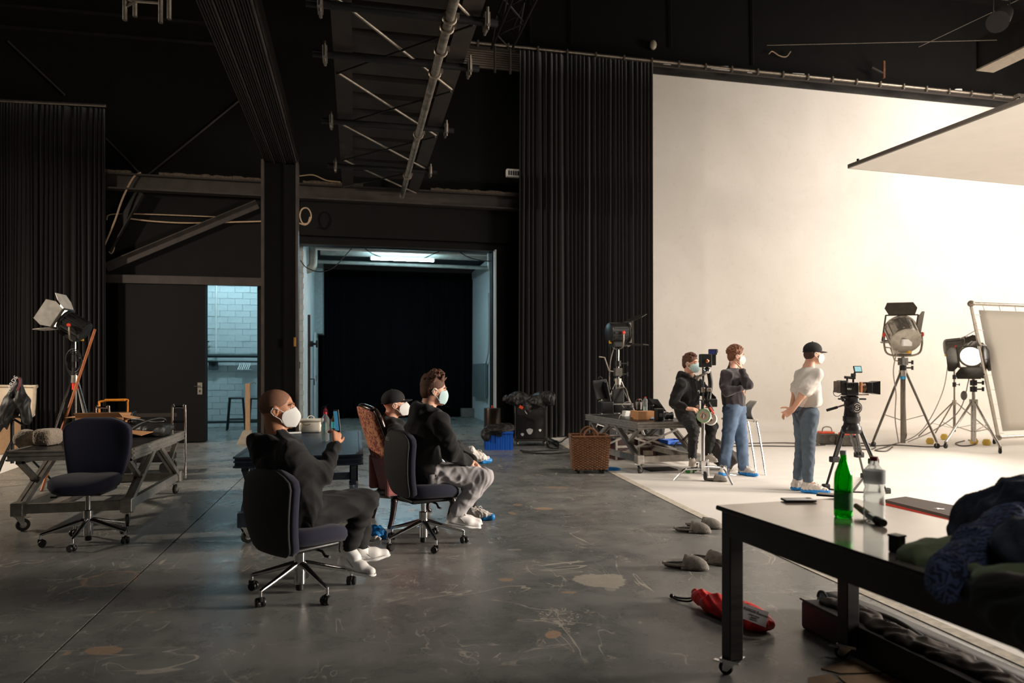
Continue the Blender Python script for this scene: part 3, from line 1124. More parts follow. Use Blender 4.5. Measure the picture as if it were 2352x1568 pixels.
# ribbed grey panel behind the rail
p0, p1 = W(1035, 125, 15.24), W(1215, 140, 15.24)
zc = (W(1130, 112, 15.24).z + W(1130, 158, 15.24).z) / 2
t = thing('ribbed_panel', 'grey ribbed metal panel high up left of the tall curtain', 'panel', (p0.x, 15.25, zc))
Lx = p1.x - p0.x
MB().box((Lx / 2, 0.03, 0), (Lx, 0.03, 0.44)).build('backing', M_BROWNSTEEL, t)
for k in range(9):
    MB().prof((0, 0, -0.2 + k * 0.05), (Lx, 0, -0.2 + k * 0.05), [(-0.02, 0.015), (0.02, 0.015), (0.02, -0.015), (-0.02, -0.015)][::-1]).build('rib', mat('grey_ribbed_metal', (150, 138, 126), 0.5, 0.3, var=0.15), t)
q = W(1178, 398, 14.98)
t = thing('wall_heater', 'small pale louvred box on the wall at the curtain edge', 'heater', q)
MB().rbox((0, 0, 0), (0.30, 0.12, 0.17), 0.02).build('housing', M_WHITE, t)
for k in range(5):
    MB().box((-0.1 + k * 0.05, -0.062, -0.01), (0.028, 0.01, 0.10)).build('louvre', M_BLACK, t)
q = W(1498, 106, 15.255)
t = thing('bulkhead_lamp', 'unlit bulkhead lamp on the black wall above the tall curtain', 'lamp', q)
MB().lathe([(0.10, 0), (0.10, 0.05), (0.02, 0.055)], (0, 0.05, 0), (0, -1, 0), 16).build('base', M_BLACK, t, True)
MB().ball((0, -0.06, 0), (0.08, 0.07, 0.11)).build('glass_dome', mat('dusty_glass', (180, 170, 150), 0.3, var=0.1), t, True)

# beams at the upper right
p = G(2262, 163, 7.5)
t = thing('roof_beam', 'dark roof beam with a lower flange toned as if lit at the upper right', 'beam', p)
MB().box((0, -3.0, 0), (0.42, 6.0, 0.03)).build('lower_flange', mat('lit_flange_tone', (150, 138, 122), 0.6, var=0.2), t)  # light on the underside put into the flange colour
MB().box((-0.15, -3.0, 0.3), (0.03, 6.0, 0.58)).build('web', M_BLACKSTEEL, t)
MB().box((0, -3.0, 0.6), (0.42, 6.0, 0.03)).build('upper_flange', M_BLACKSTEEL, t)
MB().box((0.0, 0.01, 0.3), (0.4, 0.02, 0.6)).build('end_plate', M_BLACKSTEEL, t)
for a_, b_, lab in (((2110, 108), (2380, -20), 'thin wire slanting across the upper right corner'), ((1762, 104), (2290, 92), 'thin wire stretched along the black wall at the upper right')):
    pipe_thing('wire', lab, 'wire', [P(*a_, 14.5), P(*b_, 13.5)], 0.006, M_STEEL, 6)
q = W(2030, 160, 15.0)
t = thing('wall_bracket', 'rusty upright bracket on the wall above the cyclorama', 'bracket', q)
MB().box((0, 0, 0), (0.05, 0.05, 0.42)).build('post', mat('rust', (110, 70, 45), 0.8, var=0.3), t)
MB().bar((0, 0, -0.1), (-0.35, 0, 0.02), 0.04, 0.04).build('arm', M_BROWNSTEEL, t)
q = P(2300, 40, 11.5)
t = thing('unused_spotlight', 'dark spotlight hanging in the upper right corner', 'lamp', q)
MB().lathe([(0.02, -0.25), (0.12, -0.22), (0.15, 0.0), (0.15, 0.2), (0.17, 0.22)], (0, 0, 0), (-0.6, -0.3, -0.5), 16).build('body', M_BLACKSTEEL, t, True)
MB().tube([(0.16, 0, 0), (0.16, 0, 0.3), (-0.16, 0, 0.3), (-0.16, 0, 0)], 0.015).build('yoke', M_BLACKSTEEL, t, True)
MB().cyl((0, 0, 0.3), (0, 0, 2.2), 0.02, n=8).build('drop_rod', M_BLACKSTEEL, t, True)

# white bounce panel hung over the set
A = G(1950, 386, 5.0)
e1 = (G(2352, 425, 5.0) - A).normalized()
e2 = V((e1.y, -e1.x, 0))
t = thing('bounce_panel', 'large white horizontal bounce panel hung above the white set', 'panel', A)
S = 5.2
MB().poly([A, A + e1 * S, A + e1 * S + e2 * S, A + e2 * S], 0.012, (0, 0, 1)).build('fabric', mat('white_bounce_fabric', (240, 236, 230), 0.8, var=0.03, scale=2), t, world=True)
for a_, b_ in ((A, A + e1 * S), (A + e1 * S, A + e1 * S + e2 * S), (A + e1 * S + e2 * S, A + e2 * S), (A + e2 * S, A)):
    MB().bar(a_ + V((0, 0, 0.03)), b_ + V((0, 0, 0.03)), 0.06, 0.06).build('frame_tube', mat('grey_frame', (120, 112, 104), 0.5, 0.3), t, world=True)
MB().box(A + V((0.1, -0.1, 0.09)), (0.03, 0.03, 0.10)).build('corner_pin', M_BLACK, t, world=True)
hook = W(2342, 222, 14.2)
for k, tt in (('', 0.12), ('', 0.6)):
    MB().tube(bez(A + e2 * S * tt + V((0, 0, 0.05)), hook, 0.12), 0.014, 6).build('sling', M_CABLE, t, True, world=True)
MB().box(hook, (0.2, 0.12, 0.1)).build('rigging_plate', M_STEEL, t, world=True)


# ------------------------------------------------------------------ passage and annex fittings
def tube_lamp(label, c, L, lx=True):
    t = thing('fluorescent_lamp', label, 'lamp', c)
    MB().box((0, 0, 0.035), (L + 0.08, 0.05, 0.04)).build('housing', M_WHITE, t)
    for y in (-0.04, 0.04):
        MB().cyl((-L / 2, y, 0), (L / 2, y, 0), 0.018, n=10).build('tube', mat('fluorescent_tube', (235, 250, 255), 0.4, var=0, emit=(196, 240, 255), estr=TUBE), t, True)
    for s in (-1, 1):
        MB().box((s * (L / 2 + 0.02), 0, 0.01), (0.03, 0.13, 0.07)).build('end_cap', M_WHITE, t)
    return t


TUBE = 190.0
qa, qb = W(853, 594, 17.9), W(995, 600, 17.9)
tube_lamp('lit fluorescent tube lamp under the pipes of the passage ceiling', ((qa.x + qb.x) / 2, 17.9, qa.z), qb.x - qa.x)
tube_lamp('fluorescent tube lamp on the annex ceiling behind the narrow doorway', (-3.2, 17.6, 4.875), 1.5)
zp = W(900, 580, 18.5).z
t = thing('ceiling_duct', 'thick grey pipe crossing under the passage ceiling with elbows down', 'pipe', (1, 18.5, zp))
MB().cyl((-0.85, 18.5, zp), (3.5, 18.5, zp), 0.13, n=16).build('duct', M_GREYDUCT, t, True, world=True)
x = W(716, 600, 17.4).x
MB().tube(spline([(x - 0.9, 16.9, zp - 0.08), (x - 0.1, 16.9, zp - 0.08), (x + 0.03, 16.9, zp - 0.03), (x + 0.06, 16.9, zp + 0.1)], 5), 0.10, 12).build('elbow', M_GREYDUCT, t, True, world=True)
MB().tube(spline([(x + 0.03, 17.4, zp - 0.05), (x + 0.03, 17.4, zp - 0.5), (x - 0.02, 17.4, zp - 0.62), (x - 0.2, 17.4, zp - 0.68)], 5), 0.10, 12).build('elbow', M_GREYDUCT, t, True, world=True)
x = 3.25
MB().tube(spline([(x, 17.0, zp), (x, 17.0, zp - 0.42), (x + 0.05, 17.05, zp - 0.55), (x + 0.22, 17.2, zp - 0.62)], 5), 0.085, 12).build('elbow', M_GREYDUCT, t, True, world=True)
MB().tube(spline([(x + 0.16, 17.0, zp), (x + 0.17, 17.0, zp - 0.3), (x + 0.22, 17.05, zp - 0.42), (x + 0.34, 17.2, zp - 0.46)], 5), 0.085, 12).build('elbow', M_GREYDUCT, t, True, world=True)
pipe_thing('rail_beam', 'dark rail crossing the passage just below the grey pipe', 'rail', [(-0.95, 19.3, W(900, 606, 19.3).z), (3.62, 19.3, W(900, 608, 19.3).z)], 0.05, M_GREYDUCT)
pipe_thing('ceiling_pipe', 'thin pale pipe above the lamp in the passage', 'pipe', [(-0.9, 17.2, W(900, 577, 17.2).z), (3.3, 17.2, W(900, 577, 17.2).z)], 0.035, M_WHITE)
for k, pp in enumerate(([(690, 598), (705, 615), (735, 624), (765, 615), (790, 590), (808, 570)], [(838, 570), (848, 578), (868, 588), (905, 600)], [(965, 598), (985, 588), (1010, 577)], [(1050, 575), (1075, 590), (1105, 598), (1125, 600)])):
    cable('thin black cable swagged in the passage, ' + ('at its left wall', 'left of the tube lamp', 'right of the tube lamp', 'at its right corner')[k], pp, 0.011, M_CABLE, 15.61)
# radiator with feed pipe on the right wall of the passage
rx = 3.63
ry0, ry1 = 16.9, 18.6
rz0, rz1 = 0.75, 1.75
t = thing('radiator', 'flat grey radiator on the right wall of the passage', 'radiator', (rx, 20.5, 1.2))
MB().rbox((rx - 0.06, 20.5, 1.17), (0.03, 2.1, 1.0), 0.012).build('front_panel', mat('grey_enamel', (120, 130, 130), 0.4, var=0.05), t, world=True)
MB().rbox((rx - 0.015, 20.5, 1.17), (0.03, 2.1, 1.0), 0.012).build('rear_panel', MATS['grey_enamel'], t, world=True)
MB().tube(spline([(rx - 0.04, 19.5, 1.66), (rx - 0.04, 19.2, 1.86), (rx - 0.03, 19.1, 2.2), (rx - 0.03, 19.1, 3.6)], 4), 0.018, 8).build('feed_pipe', M_GREYDUCT, t, True, world=True)
MB().box((rx - 0.06, 19.55, 1.68), (0.05, 0.08, 0.04)).build('valve', M_WHITE, t, world=True)
q = W(1077, 948, 22.0)
tag(MB().rbox((q.x, 22.0, 0.14), (0.5, 0.3, 0.28), 0.02).build('stone_block', mat('dusty_block', (120, 112, 104), 0.9, bump=0.3), None), 'small dusty block at the foot of the passage curtain', 'block')
# door and rack on the left wall of the passage
lx = -1.1
dr = thing('door_2', 'white door in the left wall of the passage', 'door', (lx, 20.7, 0))
structure(dr)
MB().box((lx + 0.03, 20.6, 1.25), (0.05, 1.3, 2.5)).build('leaf', M_PLASTER, dr, world=True)
MB().box((lx + 0.06, 20.02, 1.25), (0.04, 0.03, 0.16)).build('hinge', M_STEEL, dr, world=True)
structure(MB().box((lx + 0.10, 20.9, 3.5), (0.24, 0.8, 2.0)).build('trim_9', mat('grey_plaster', (150, 158, 156), 0.7), None))
t = thing('iron_bar', 'dark upright locking bar with knobs on the left wall of the passage', 'bar', (-1.05, 17.9, 0))
MB().box((-1.08, 17.7, 1.5), (0.06, 0.07, 2.6)).build('bar', mat('dark_iron', (60, 46, 46), 0.6, 0.3), t, world=True)
MB().lathe([(0.07, 0), (0.07, 0.06), (0.03, 0.07), (0.03, 0.12), (0.09, 0.13), (0.09, 0.17)], (-1.05, 17.7, 2.1), (1, 0, 0), 12).build('knob', M_BLACK, t, True, world=True)
MB().tube([(-1.05, 17.7, 1.25), (-0.96, 17.7, 1.25), (-0.96, 17.7, 1.1)], 0.015).build('handle', M_BLACK, t, True, world=True)
q = W(727, 945, 20.9)
t = thing('fire_extinguisher', 'red fire extinguisher on the floor beside the passage curtain', 'fire extinguisher', (-0.82, 20.9, 0.0))
z0 = W(722, 965, 20.9).z
MB().lathe([(0.09, 0), (0.105, 0.03), (0.105, 0.46), (0.06, 0.56), (0.03, 0.58), (0.03, 0.62)], (0, 0, 0), n=18).build('cylinder', mat('extinguisher_red', (150, 30, 34), 0.35, var=0.08), t, True)
MB().box((0.0, 0, 0.64), (0.05, 0.05, 0.06)).build('valve', M_BLACK, t)
MB().bar((0, 0, 0.68), (0.14, 0, 0.74), 0.025, 0.02).build('lever', M_BLACK, t)
MB().tube(spline([(-0.03, 0, 0.64), (-0.14, -0.02, 0.6), (-0.15, -0.02, 0.4), (-0.12, -0.03, 0.2)], 5), 0.014).build('hose', M_BLACK, t, True)
t.scale = (0.68, 0.68, 0.68)
q = W(683, 838, 15.8)
t = thing('wall_switch', 'small black framed switch on the white brick pier', 'switch', q)
MB().rbox((0, 0, 0), (0.11, 0.03, 0.15), 0.01, R=Matrix.Rotation(0, 3, 'Z')).build('frame', M_BLACK, t)
MB().box((0, -0.018, 0), (0.075, 0.008, 0.11)).build('plate', M_WHITE, t)
MB().box((0.01, -0.024, -0.015), (0.03, 0.008, 0.04)).build('rocker', M_GREYDUCT, t)
q = W(679, 786, 13.0)
tag(MB().rbox((q.x, 12.84, q.z), (0.035, 0.02, 0.16), 0.005).build('brass_plate', mat('brass', (190, 140, 80), 0.4, 0.8), None), 'small brass plate on the right flange of the steel column', 'plate')

# annex behind the narrow doorway
BY = 19.36
pipe_thing('wall_pipe', 'thin white vertical pipe on the brick wall of the annex', 'pipe', [W(497, 640, BY), W(496, 820, BY)], 0.028, M_WHITE)
for k, (py, r, lab) in enumerate(((817, 0.045, 'dark green upper rail of the coat rack in the annex'), (830, 0.022, 'thin lower rail of the coat rack in the annex'), (969, 0.028, 'dark pipe near the foot of the annex brick wall'))):
    z = W(530, py, 19.2).z
    pipe_thing('wall_rail', lab, 'rail', [(-3.95, 19.2, z), (-2.3, 19.2, z)], r, mat('dark_green_steel', (28, 44, 44), 0.5, 0.2), 8)
q = W(490, 838, 19.3)
t = thing('switch_box', 'grey electrical box on the annex brick wall', 'box', q)
MB().rbox((0, 0, 0), (0.22, 0.14, 0.24), 0.02).build('case', mat('dark_grey_box', (70, 80, 84), 0.5), t)
MB().cyl((0.01, -0.07, 0), (0.01, -0.09, 0), 0.04, n=12).build('dial', M_BLACK, t, True)
t = thing('water_tap', 'small water tap on the annex brick wall above the rails', 'tap', W(476, 795, 19.3))
MB().cyl((-0.1, 0, 0), (0.06, 0, 0), 0.03, n=10).build('spout', M_GREYDUCT, t, True)
MB().cyl((0, 0, 0), (0, 0, 0.12), 0.025, n=10).build('stem', M_GREYDUCT, t, True)
MB().box((0, 0, 0.12), (0.09, 0.04, 0.03)).build('wheel', M_BLACK, t)
for k in range(6):
    q = W(551 + k * 4.6, 833, 19.2)
    h = MB()
    h.tube([q, q + V((0, -0.02, -0.06)), q + V((-0.02, -0.2, -0.17)), q + V((0.02, 0.2, -0.17)), q + V((0, 0.0, -0.06))], 0.012, 6)
    o = h.build('coat_hanger', M_WHITE, None, True)
    tag(o, ('leftmost', 'second from left', 'third from left', 'third from right', 'second from right', 'rightmost')[k] + ' of the six white coat hangers on the annex rail', 'hanger', 'coat hangers in the annex')


def bar_stool(label, x, y, rz, h=0.78):
    t = thing('bar_stool', label, 'stool', (x, y, 0), rz)
    m_ = mat('dark_stool', (36, 34, 36), 0.5, 0.2)
    MB().rbox((0, 0, h), (0.36, 0.36, 0.04), 0.02).build('seat', m_, t)
    for sx in (-1, 1):
        for sy in (-1, 1):
            MB().bar((sx * 0.15, sy * 0.15, h - 0.01), (sx * 0.21, sy * 0.21, 0), 0.028).build('leg', m_, t)
    for s in (-1, 1):
        MB().bar((-0.19, s * 0.19, 0.26), (0.19, s * 0.19, 0.26), 0.02).build('footrest', m_, t)
        MB().bar((s * 0.19, -0.19, 0.26), (s * 0.19, 0.19, 0.26), 0.02).build('footrest', m_, t)
    return t


q = W(543, 900, 18.4)
bar_stool('dark square bar stool standing free before the annex brick wall', q.x, 18.4, 0.1)
q = W(588, 900, 18.0)
bar_stool('dark bar stool half hidden by the doorway edge in the annex', q.x, 18.0, -0.1)


# ------------------------------------------------------------------ rolling stage decks
def caster(parent, p, r=0.052, rz=0.0, wd=0.03, lever=True):
    """swivel caster hanging from point p (world axes of the parent), as parts with a wheel sub-part"""
    p = V(p)
    c = MB()
    c.box(p + V((0, 0, -0.006)), (0.09, 0.09, 0.012), rz)
    f = Matrix.Rotation(rz, 3, 'Z')
    hz = p.z
    ax = f @ V((0.03, 0, 0))
    wc = V((p.x, p.y, r)) + ax
    for s in (-1, 1):
        o = f @ V((0, s * (wd / 2 + 0.006), 0))
        c.poly([V((p.x, p.y, hz - 0.01)) + o + f @ V((-0.03, 0, 0)), V((p.x, p.y, hz - 0.01)) + o + f @ V((0.035, 0, 0)), wc + o + f @ V((0.012, 0, -0.012)), wc + o + f @ V((-0.012, 0, -0.012))], 0.004, f @ V((0, 1, 0)))
    if lever:
        c.box(p + f @ V((0.065, 0, -0.03)), (0.045, 0.022, 0.006), rz)
    h = c.build('caster', M_CHROME, parent)
    w = MB().lathe([(0.004, -wd / 2), (r * 0.62, -wd / 2), (r * 0.66, -wd / 2 + 0.002), (r, -wd / 2 + 0.003), (r, wd / 2 - 0.003), (r * 0.66, wd / 2 - 0.002), (r * 0.62, wd / 2), (0.004, wd / 2)], wc, f @ V((0, 1, 0)), 20)
    w.build('wheel', M_RUBBER, h, True)
    MB().lathe([(0.004, -wd / 2 - 0.003), (r * 0.5, -wd / 2 - 0.001), (r * 0.5, wd / 2 + 0.001), (0.004, wd / 2 + 0.003)], wc, f @ V((0, 1, 0)), 14).build('wheel_hub', M_ALU, h, True)
    return h


CH = [(-0.04, -0.03), (0.04, -0.03), (0.04, -0.012), (0.028, -0.012), (0.028, 0.012), (0.04, 0.012), (0.04, 0.03), (-0.04, 0.03)]


def stage_cart(label, loc, rz, deck_mat, rail_mat, handles=False, xbrace=True, L_=1.95):
    t = thing('stage_cart', label, 'cart', loc, rz, 'rolling stage decks')
    W_, H_ = 1.0, 0.72
    MB().box((W_ / 2, L_ / 2, H_ - 0.012), (W_ - 0.03, L_ - 0.03, 0.02)).build('deck', deck_mat, t)
    for (a, b) in (((0, 0), (W_, 0)), ((W_, 0), (W_, L_)), ((W_, L_), (0, L_)), ((0, L_), (0, 0))):
        A_, B_ = V((*a, 0)), V((*b, 0))
        m_ = MB()
        d = (B_ - A_).normalized()
        # ribbed edge channel: three lips
        m_.prof(A_ + V((0, 0, H_ - 0.04)), B_ + V((0, 0, H_ - 0.04)), [(-0.012, -0.05), (0.02, -0.05), (0.02, -0.036), (0.006, -0.036), (0.006, -0.008), (0.018, -0.008), (0.018, 0.004), (0.006, 0.004), (0.006, 0.026), (0.02, 0.026), (0.02, 0.04), (-0.012, 0.04)])
        m_.build('edge_channel', rail_mat, t)
    for x in (0.06, W_ - 0.06):
        MB().bar((x, 0.02, 0.20), (x, L_ - 0.02, 0.20), 0.05, 0.085).build('lower_rail', rail_mat, t)
        MB().bar((x, 0.05, H_ - 0.10), (x, L_ - 0.05, H_ - 0.10), 0.045, 0.05).build('upper_rail', rail_mat, t)
        for y0, s in ((0.06, 1), (L_ - 0.06, -1)):
            for k in (-1, 1):
                MB().bar((x + k * 0.022, y0, 0.21), (x + k * 0.022, y0 + s * 0.80, H_ - 0.1), 0.03, 0.05).build('leg', rail_mat, t)
            MB().bar((x, y0, H_ - 0.1), (x, y0 + s * 0.33, 0.42), 0.045, 0.04).build('strut', rail_mat, t)
            MB().cyl((x - 0.04, y0 + s * 0.33, 0.42), (x + 0.04, y0 + s * 0.33, 0.42), 0.018, n=10).build('pivot', M_STEEL, t, True)
            MB().rbox((x, y0, 0.2), (0.1, 0.11, 0.12), 0.008).build('corner_bracket', rail_mat, t)
    for y in (0.06, L_ - 0.06):
        MB().bar((0.06, y, 0.20), (W_ - 0.06, y, 0.20), 0.05, 0.085).build('lower_rail', rail_mat, t)
        if xbrace:
            yy = y + (0.5 if y < 1 else -0.5)
            MB().bar((0.09, yy, 0.26), (W_ - 0.09, yy, H_ - 0.16), 0.008, 0.03).build('cross_brace', rail_mat, t)
            MB().bar((0.09, yy + 0.014, H_ - 0.16), (W_ - 0.09, yy + 0.014, 0.26), 0.008, 0.03).build('cross_brace', rail_mat, t)
    for i, (x, y) in enumerate(((0.06, 0.06), (W_ - 0.06, 0.06), (0.06, L_ - 0.06), (W_ - 0.06, L_ - 0.06))):
        caster(t, (x, y, 0.145), 0.055, 0.6 + i * 1.3)
    if handles:
        for x in (0.12, W_ - 0.06):
            MB().tube(spline([(x - 0.07, L_ + 0.04, 0.16), (x - 0.07, L_ + 0.04, 0.96), (x - 0.045, L_ + 0.04, 1.0), (x + 0.045, L_ + 0.04, 1.0), (x + 0.07, L_ + 0.04, 0.96), (x + 0.07, L_ + 0.04, 0.16)], 4), 0.014, 10).build('push_handle', M_CHROME, t, True)
            MB().bar((x - 0.07, L_ + 0.04, 0.83), (x + 0.07, L_ + 0.04, 0.83), 0.02, 0.03).build('handle_bar', M_CHROME, t)
    return t


M_DECKBLACK = mat('black_deck_board', (34, 32, 32), 0.35, var=0.35, scale=7.0, bump=0.15)
M_DECKBLUE = mat('blue_black_deck_board', (40, 52, 66), 0.38, var=0.4, scale=9.0, bump=0.25)
M_ALUDUST = mat('dusty_aluminium', (162, 156, 148), 0.42, 0.7, var=0.25, scale=14.0, bump=0.08)
M_ALUBLUE = mat('blue_grey_steel', (78, 90, 104), 0.5, 0.4, var=0.3, scale=12.0, bump=0.1)
LC, MC, RC = V((-2.97, 7.0, 0)), V((-0.95, 6.1, 0)), V((3.80, 9.12, 0))
RCZ = math.radians(2.5)
stage_cart('rolling stage deck with chrome handles behind the empty blue office chair', LC, 0, M_DECKBLACK, M_ALUDUST, True, False)
stage_cart('blue-black rolling stage deck beside the bald man', MC, 0, M_DECKBLUE, M_ALUBLUE, False, False, 2.45)
stage_cart('rolling stage deck loaded with camera gear on the white floor', RC, RCZ, M_DECKBLACK, M_ALUDUST, False, True)


# ------------------------------------------------------------------ office chairs
M_NAVY = mat('navy_upholstery', (25, 25, 46), 0.9, var=0.18, scale=60.0, bump=0.25, bscale=500, sheen=0.12)
M_SHELL = mat('dark_fabric_shell', (38, 36, 37), 0.75, var=0.15, scale=30.0, bump=0.15, bscale=300)


def sup(t, n):
    c, s = math.cos(t), math.sin(t)
    return math.copysign(abs(c) ** (2 / n), c), math.copysign(abs(s) ** (2 / n), s)


def office_chair(label, loc, rz, h, base_rz=0.0, drop=0.0):
    """five-star swivel chair; local +Y is where the sitter looks"""
    t = thing('office_chair', label, 'chair', loc, rz, 'blue office chairs')
    NR = 36
    ang = [2 * math.pi * k / NR for k in range(NR)]
    # seat cushion: rounded slab dropping at the front
    rings = []
    for z, k in ((-0.105, 0.80), (-0.095, 0.93), (-0.06, 1.0), (-0.025, 0.99), (-0.004, 0.93), (0.006, 0.8), (0.008, 0.5), (0.006, 0.05)):
        ring = []
        for a in ang:
            x, y = sup(a, 3.2)
            yy = 0.03 + y * 0.235 * k
            wx = 0.255 - 0.03 * max(0, -y)
            ring.append((x * wx * k, yy, h + z - 0.035 * max(0, yy - 0.12) / 0.15 + 0.012 * abs(x) * k))
        rings.append(ring)
    MB().loft(rings).build('seat', M_NAVY, t, 'all')
    MB().rbox((0, 0.01, h - 0.12), (0.34, 0.36, 0.035), 0.03).build('seat_pan', M_BLACK, t, True)
    # backrest: cushion in front, shell behind
    HB = 0.53

    def back_pt(u, side, depth):
        # u 0..1 bottom to top
        w = (0.205 + 0.062 * math.sin(min(1, u * 1.15) * math.pi * 0.62)) * (1 - max(0, (u - 0.80) / 0.20) ** 2.4 * 0.62) * (1 - max(0, (0.10 - u) / 0.10) ** 2 * 0.22)
        x = side * w
        z = h - 0.055 - drop + HB * u
        y = -0.215 - 0.09 * u + 0.35 * x * x * 1.6 + 0.05 * (2 * u - 0.7) ** 2 - depth
        return (x, y, z)
    us = [0, 0.02, 0.06, 0.12, 0.25, 0.4, 0.55, 0.7, 0.8, 0.88, 0.94, 0.98, 1.0]
    for nm, d0, d1, m_ in (('backrest_cushion', -0.055, 0.012, M_NAVY), ('backrest_shell', 0.012, 0.035, M_SHELL)):
        rings = []
        for u in us:
            e = min(1, min(u, 1 - u) / 0.06) ** 0.5 if 0 < u < 1 else 0.03
            mid, hf = (d0 + d1) / 2, (d1 - d0) / 2 * max(e, 0.05)
            ring = []
            for a in ang:
                x, y = sup(a, 5.0)
                ring.append(back_pt(u, x * (1.0 if nm != 'backrest_shell' else 0.985), mid + y * hf))
            rings.append(ring)
        b = MB().loft(rings).build(nm, m_, t, 'all')
    MB().bar((0, -0.22, h - 0.02), (0, -0.05, h - 0.13), 0.06, 0.02).build('back_bracket', M_BLACK, t)
    MB().tube([(0.1, 0.02, h - 0.135), (0.2, 0.03, h - 0.14), (0.23, 0.03, h - 0.165), (0.27, 0.035, h - 0.165)], 0.009).build('tilt_lever', M_BLACK, t, True)
    # lift and base
    MB().lathe([(0.02, h - 0.12), (0.02, 0.24)], n=16).build('gas_lift', M_CHROME, t, True)
    MB().lathe([(0.030, 0.27), (0.036, 0.265), (0.036, 0.06), (0.030, 0.055)], n=18).build('lift_sleeve', M_CHROME, t, True)
    MB().lathe([(0.026, 0.11), (0.026, 0.025), (0.02, 0.02)], (0, 0, -0.005), n=16).build('lift_foot', M_BLACK, t, True)
    for k in range(5):
        a = base_rz + 2 * math.pi * k / 5
        dx, dy = math.cos(a), math.sin(a)
        arm = MB().tube([(dx * r, dy * r, z) for r, z in ((0.02, 0.185), (0.06, 0.178), (0.20, 0.135), (0.315, 0.103), (0.333, 0.097))], [0.022, 0.020, 0.016, 0.013, 0.011], 10)
        arm.cyl((dx * 0.33, dy * 0.33, 0.104), (dx * 0.33, dy * 0.33, 0.06), 0.010, n=10)
        arm_o = arm.build('base_arm', M_CHROME, t, True)
        ca = a + 1.1 + k
        for s in (-1, 1):
            off = V((-math.sin(ca), math.cos(ca), 0)) * 0.017 * s
            MB().lathe([(0.004, -0.012), (0.024, -0.012), (0.028, -0.006), (0.028, 0.006), (0.024, 0.012), (0.004, 0.012)], V((dx * 0.33, dy * 0.33, 0.0285)) + off + V((math.cos(ca), math.sin(ca), 0)) * 0.012, (-math.sin(ca), math.cos(ca), 0), 14).build('caster_wheel', M_BLACK, arm_o, True)
        MB().rbox((dx * 0.33, dy * 0.33, 0.05), (0.04, 0.02, 0.03), 0.006, ca).build('caster_hood', M_BLACK, arm_o)
    return t


def heading(deg):
    """rotation about Z for a thing whose +Y should look deg degrees from picture-right towards the depth"""
    v = RGT * math.cos(math.radians(deg)) + FWD * math.sin(math.radians(deg))
    return math.atan2(-v.x, v.y), v


c_bald = V((-0.344, 4.712, 0))
c_left = V((-2.163, 6.486, 0))
c_young = V((0.551, 5.821, 0))
HB_, vB = heading(50)
HY_, vY = heading(30)
HL_, vL = heading(-80)
chair_b = office_chair('dark blue office chair carrying the bald man', c_bald, HB_, 0.43, math.radians(15) - HB_, 0.09)
chair_l = office_chair('empty dark blue office chair in front of the left stage deck', c_left, HL_, 0.55, math.radians(54) - HL_)
chair_y = office_chair('dark blue office chair carrying the young man in grey jogging trousers', c_young, HY_, 0.50, math.radians(66) - HY_, 0.03)
# lettering on the back of the chair
text_mesh('REO', 0.045, 'back_lettering', M_ALU, chair_y, root_matrix(chair_y) @ frame((-0.11, -0.272, 0.868), (1, 0, 0), (0, 0.17, 1)))


# ------------------------------------------------------------------ old armchair
M_ROSE = mat('dusty_rose_velvet', (172, 100, 94), 0.9, var=0.2, scale=20.0, sheen=0.4, bump=0.1, bscale=200)


def damask():
    m = bpy.data.materials.new('patterned_damask')
    m.use_nodes = True
    t = NT(m)
    vec = t.coord('Object')
    f = t.noise(22.0, 2, 0.5, vec, 1.4)
    t.link(t.ramp(f, [(0.49, lin((214, 146, 104))), (0.53, lin((146, 74, 70)))]), t.bsdf.inputs['Base Color'])
    t.bsdf.inputs['Roughness'].default_value = 0.85
    return m


M_DAMASK = damask()
M_DARKWOOD = mat('dark_polished_wood', (40, 26, 22), 0.25, var=0.25, scale=10.0, stretch=(1, 1, 4), coat=0.3)
HA_, vA = heading(28)
a_leg = G(884, 1212) + V((0.07, 0.0, 0))
side = V((vA.y, -vA.x, 0))          # sitter's right
ac = a_leg + vA * 0.26 - side * 0.24
arm = thing('armchair', 'old armchair with dark wood frame and worn rose upholstery', 'armchair', ac, HA_)
# local: +Y forward, +X sitter's right (towards the viewer)
ring_n = 24
rings = []
for z, k in ((0.29, 0.9), (0.31, 0.985), (0.36, 1.0), (0.42, 1.0), (0.455, 0.95), (0.47, 0.8), (0.475, 0.1)):
    rings.append([(sup(2 * math.pi * i / ring_n, 3)[0] * (0.31 - 0.03 * (sup(2 * math.pi * i / ring_n, 3)[1] < 0)) * k, 0.02 + sup(2 * math.pi * i / ring_n, 3)[1] * 0.31 * k, z) for i in range(ring_n)])
MB().loft(rings).build('seat', M_ROSE, arm, 'all')
rings = []
for z, k in ((0.235, 1.0), (0.245, 1.03), (0.30, 1.03), (0.31, 1.0)):
    rings.append([(sup(2 * math.pi * i / ring_n, 3)[0] * 0.32 * k, 0.02 + sup(2 * math.pi * i / ring_n, 3)[1] * 0.315 * k, z - 0.02 * math.cos(3 * 2 * math.pi * i / ring_n)) for i in range(ring_n)])
MB().loft(rings).build('seat_rail', M_DARKWOOD, arm, 'all')


def arm_back(u, s):
    """outer back line: u height 0..1, s -1..1 across"""
    w = 0.285 * (1 - 0.10 * u) * (1 - max(0, (u - 0.86) / 0.14) ** 2 * 0.45)
    z = 0.29 + 0.80 * u + 0.03 * (1 - s * s) * (u > 0.8)
    y = -0.27 - 0.20 * u - 0.05 * u * u + 0.05 * s * s
    return V((s * w, y, z))


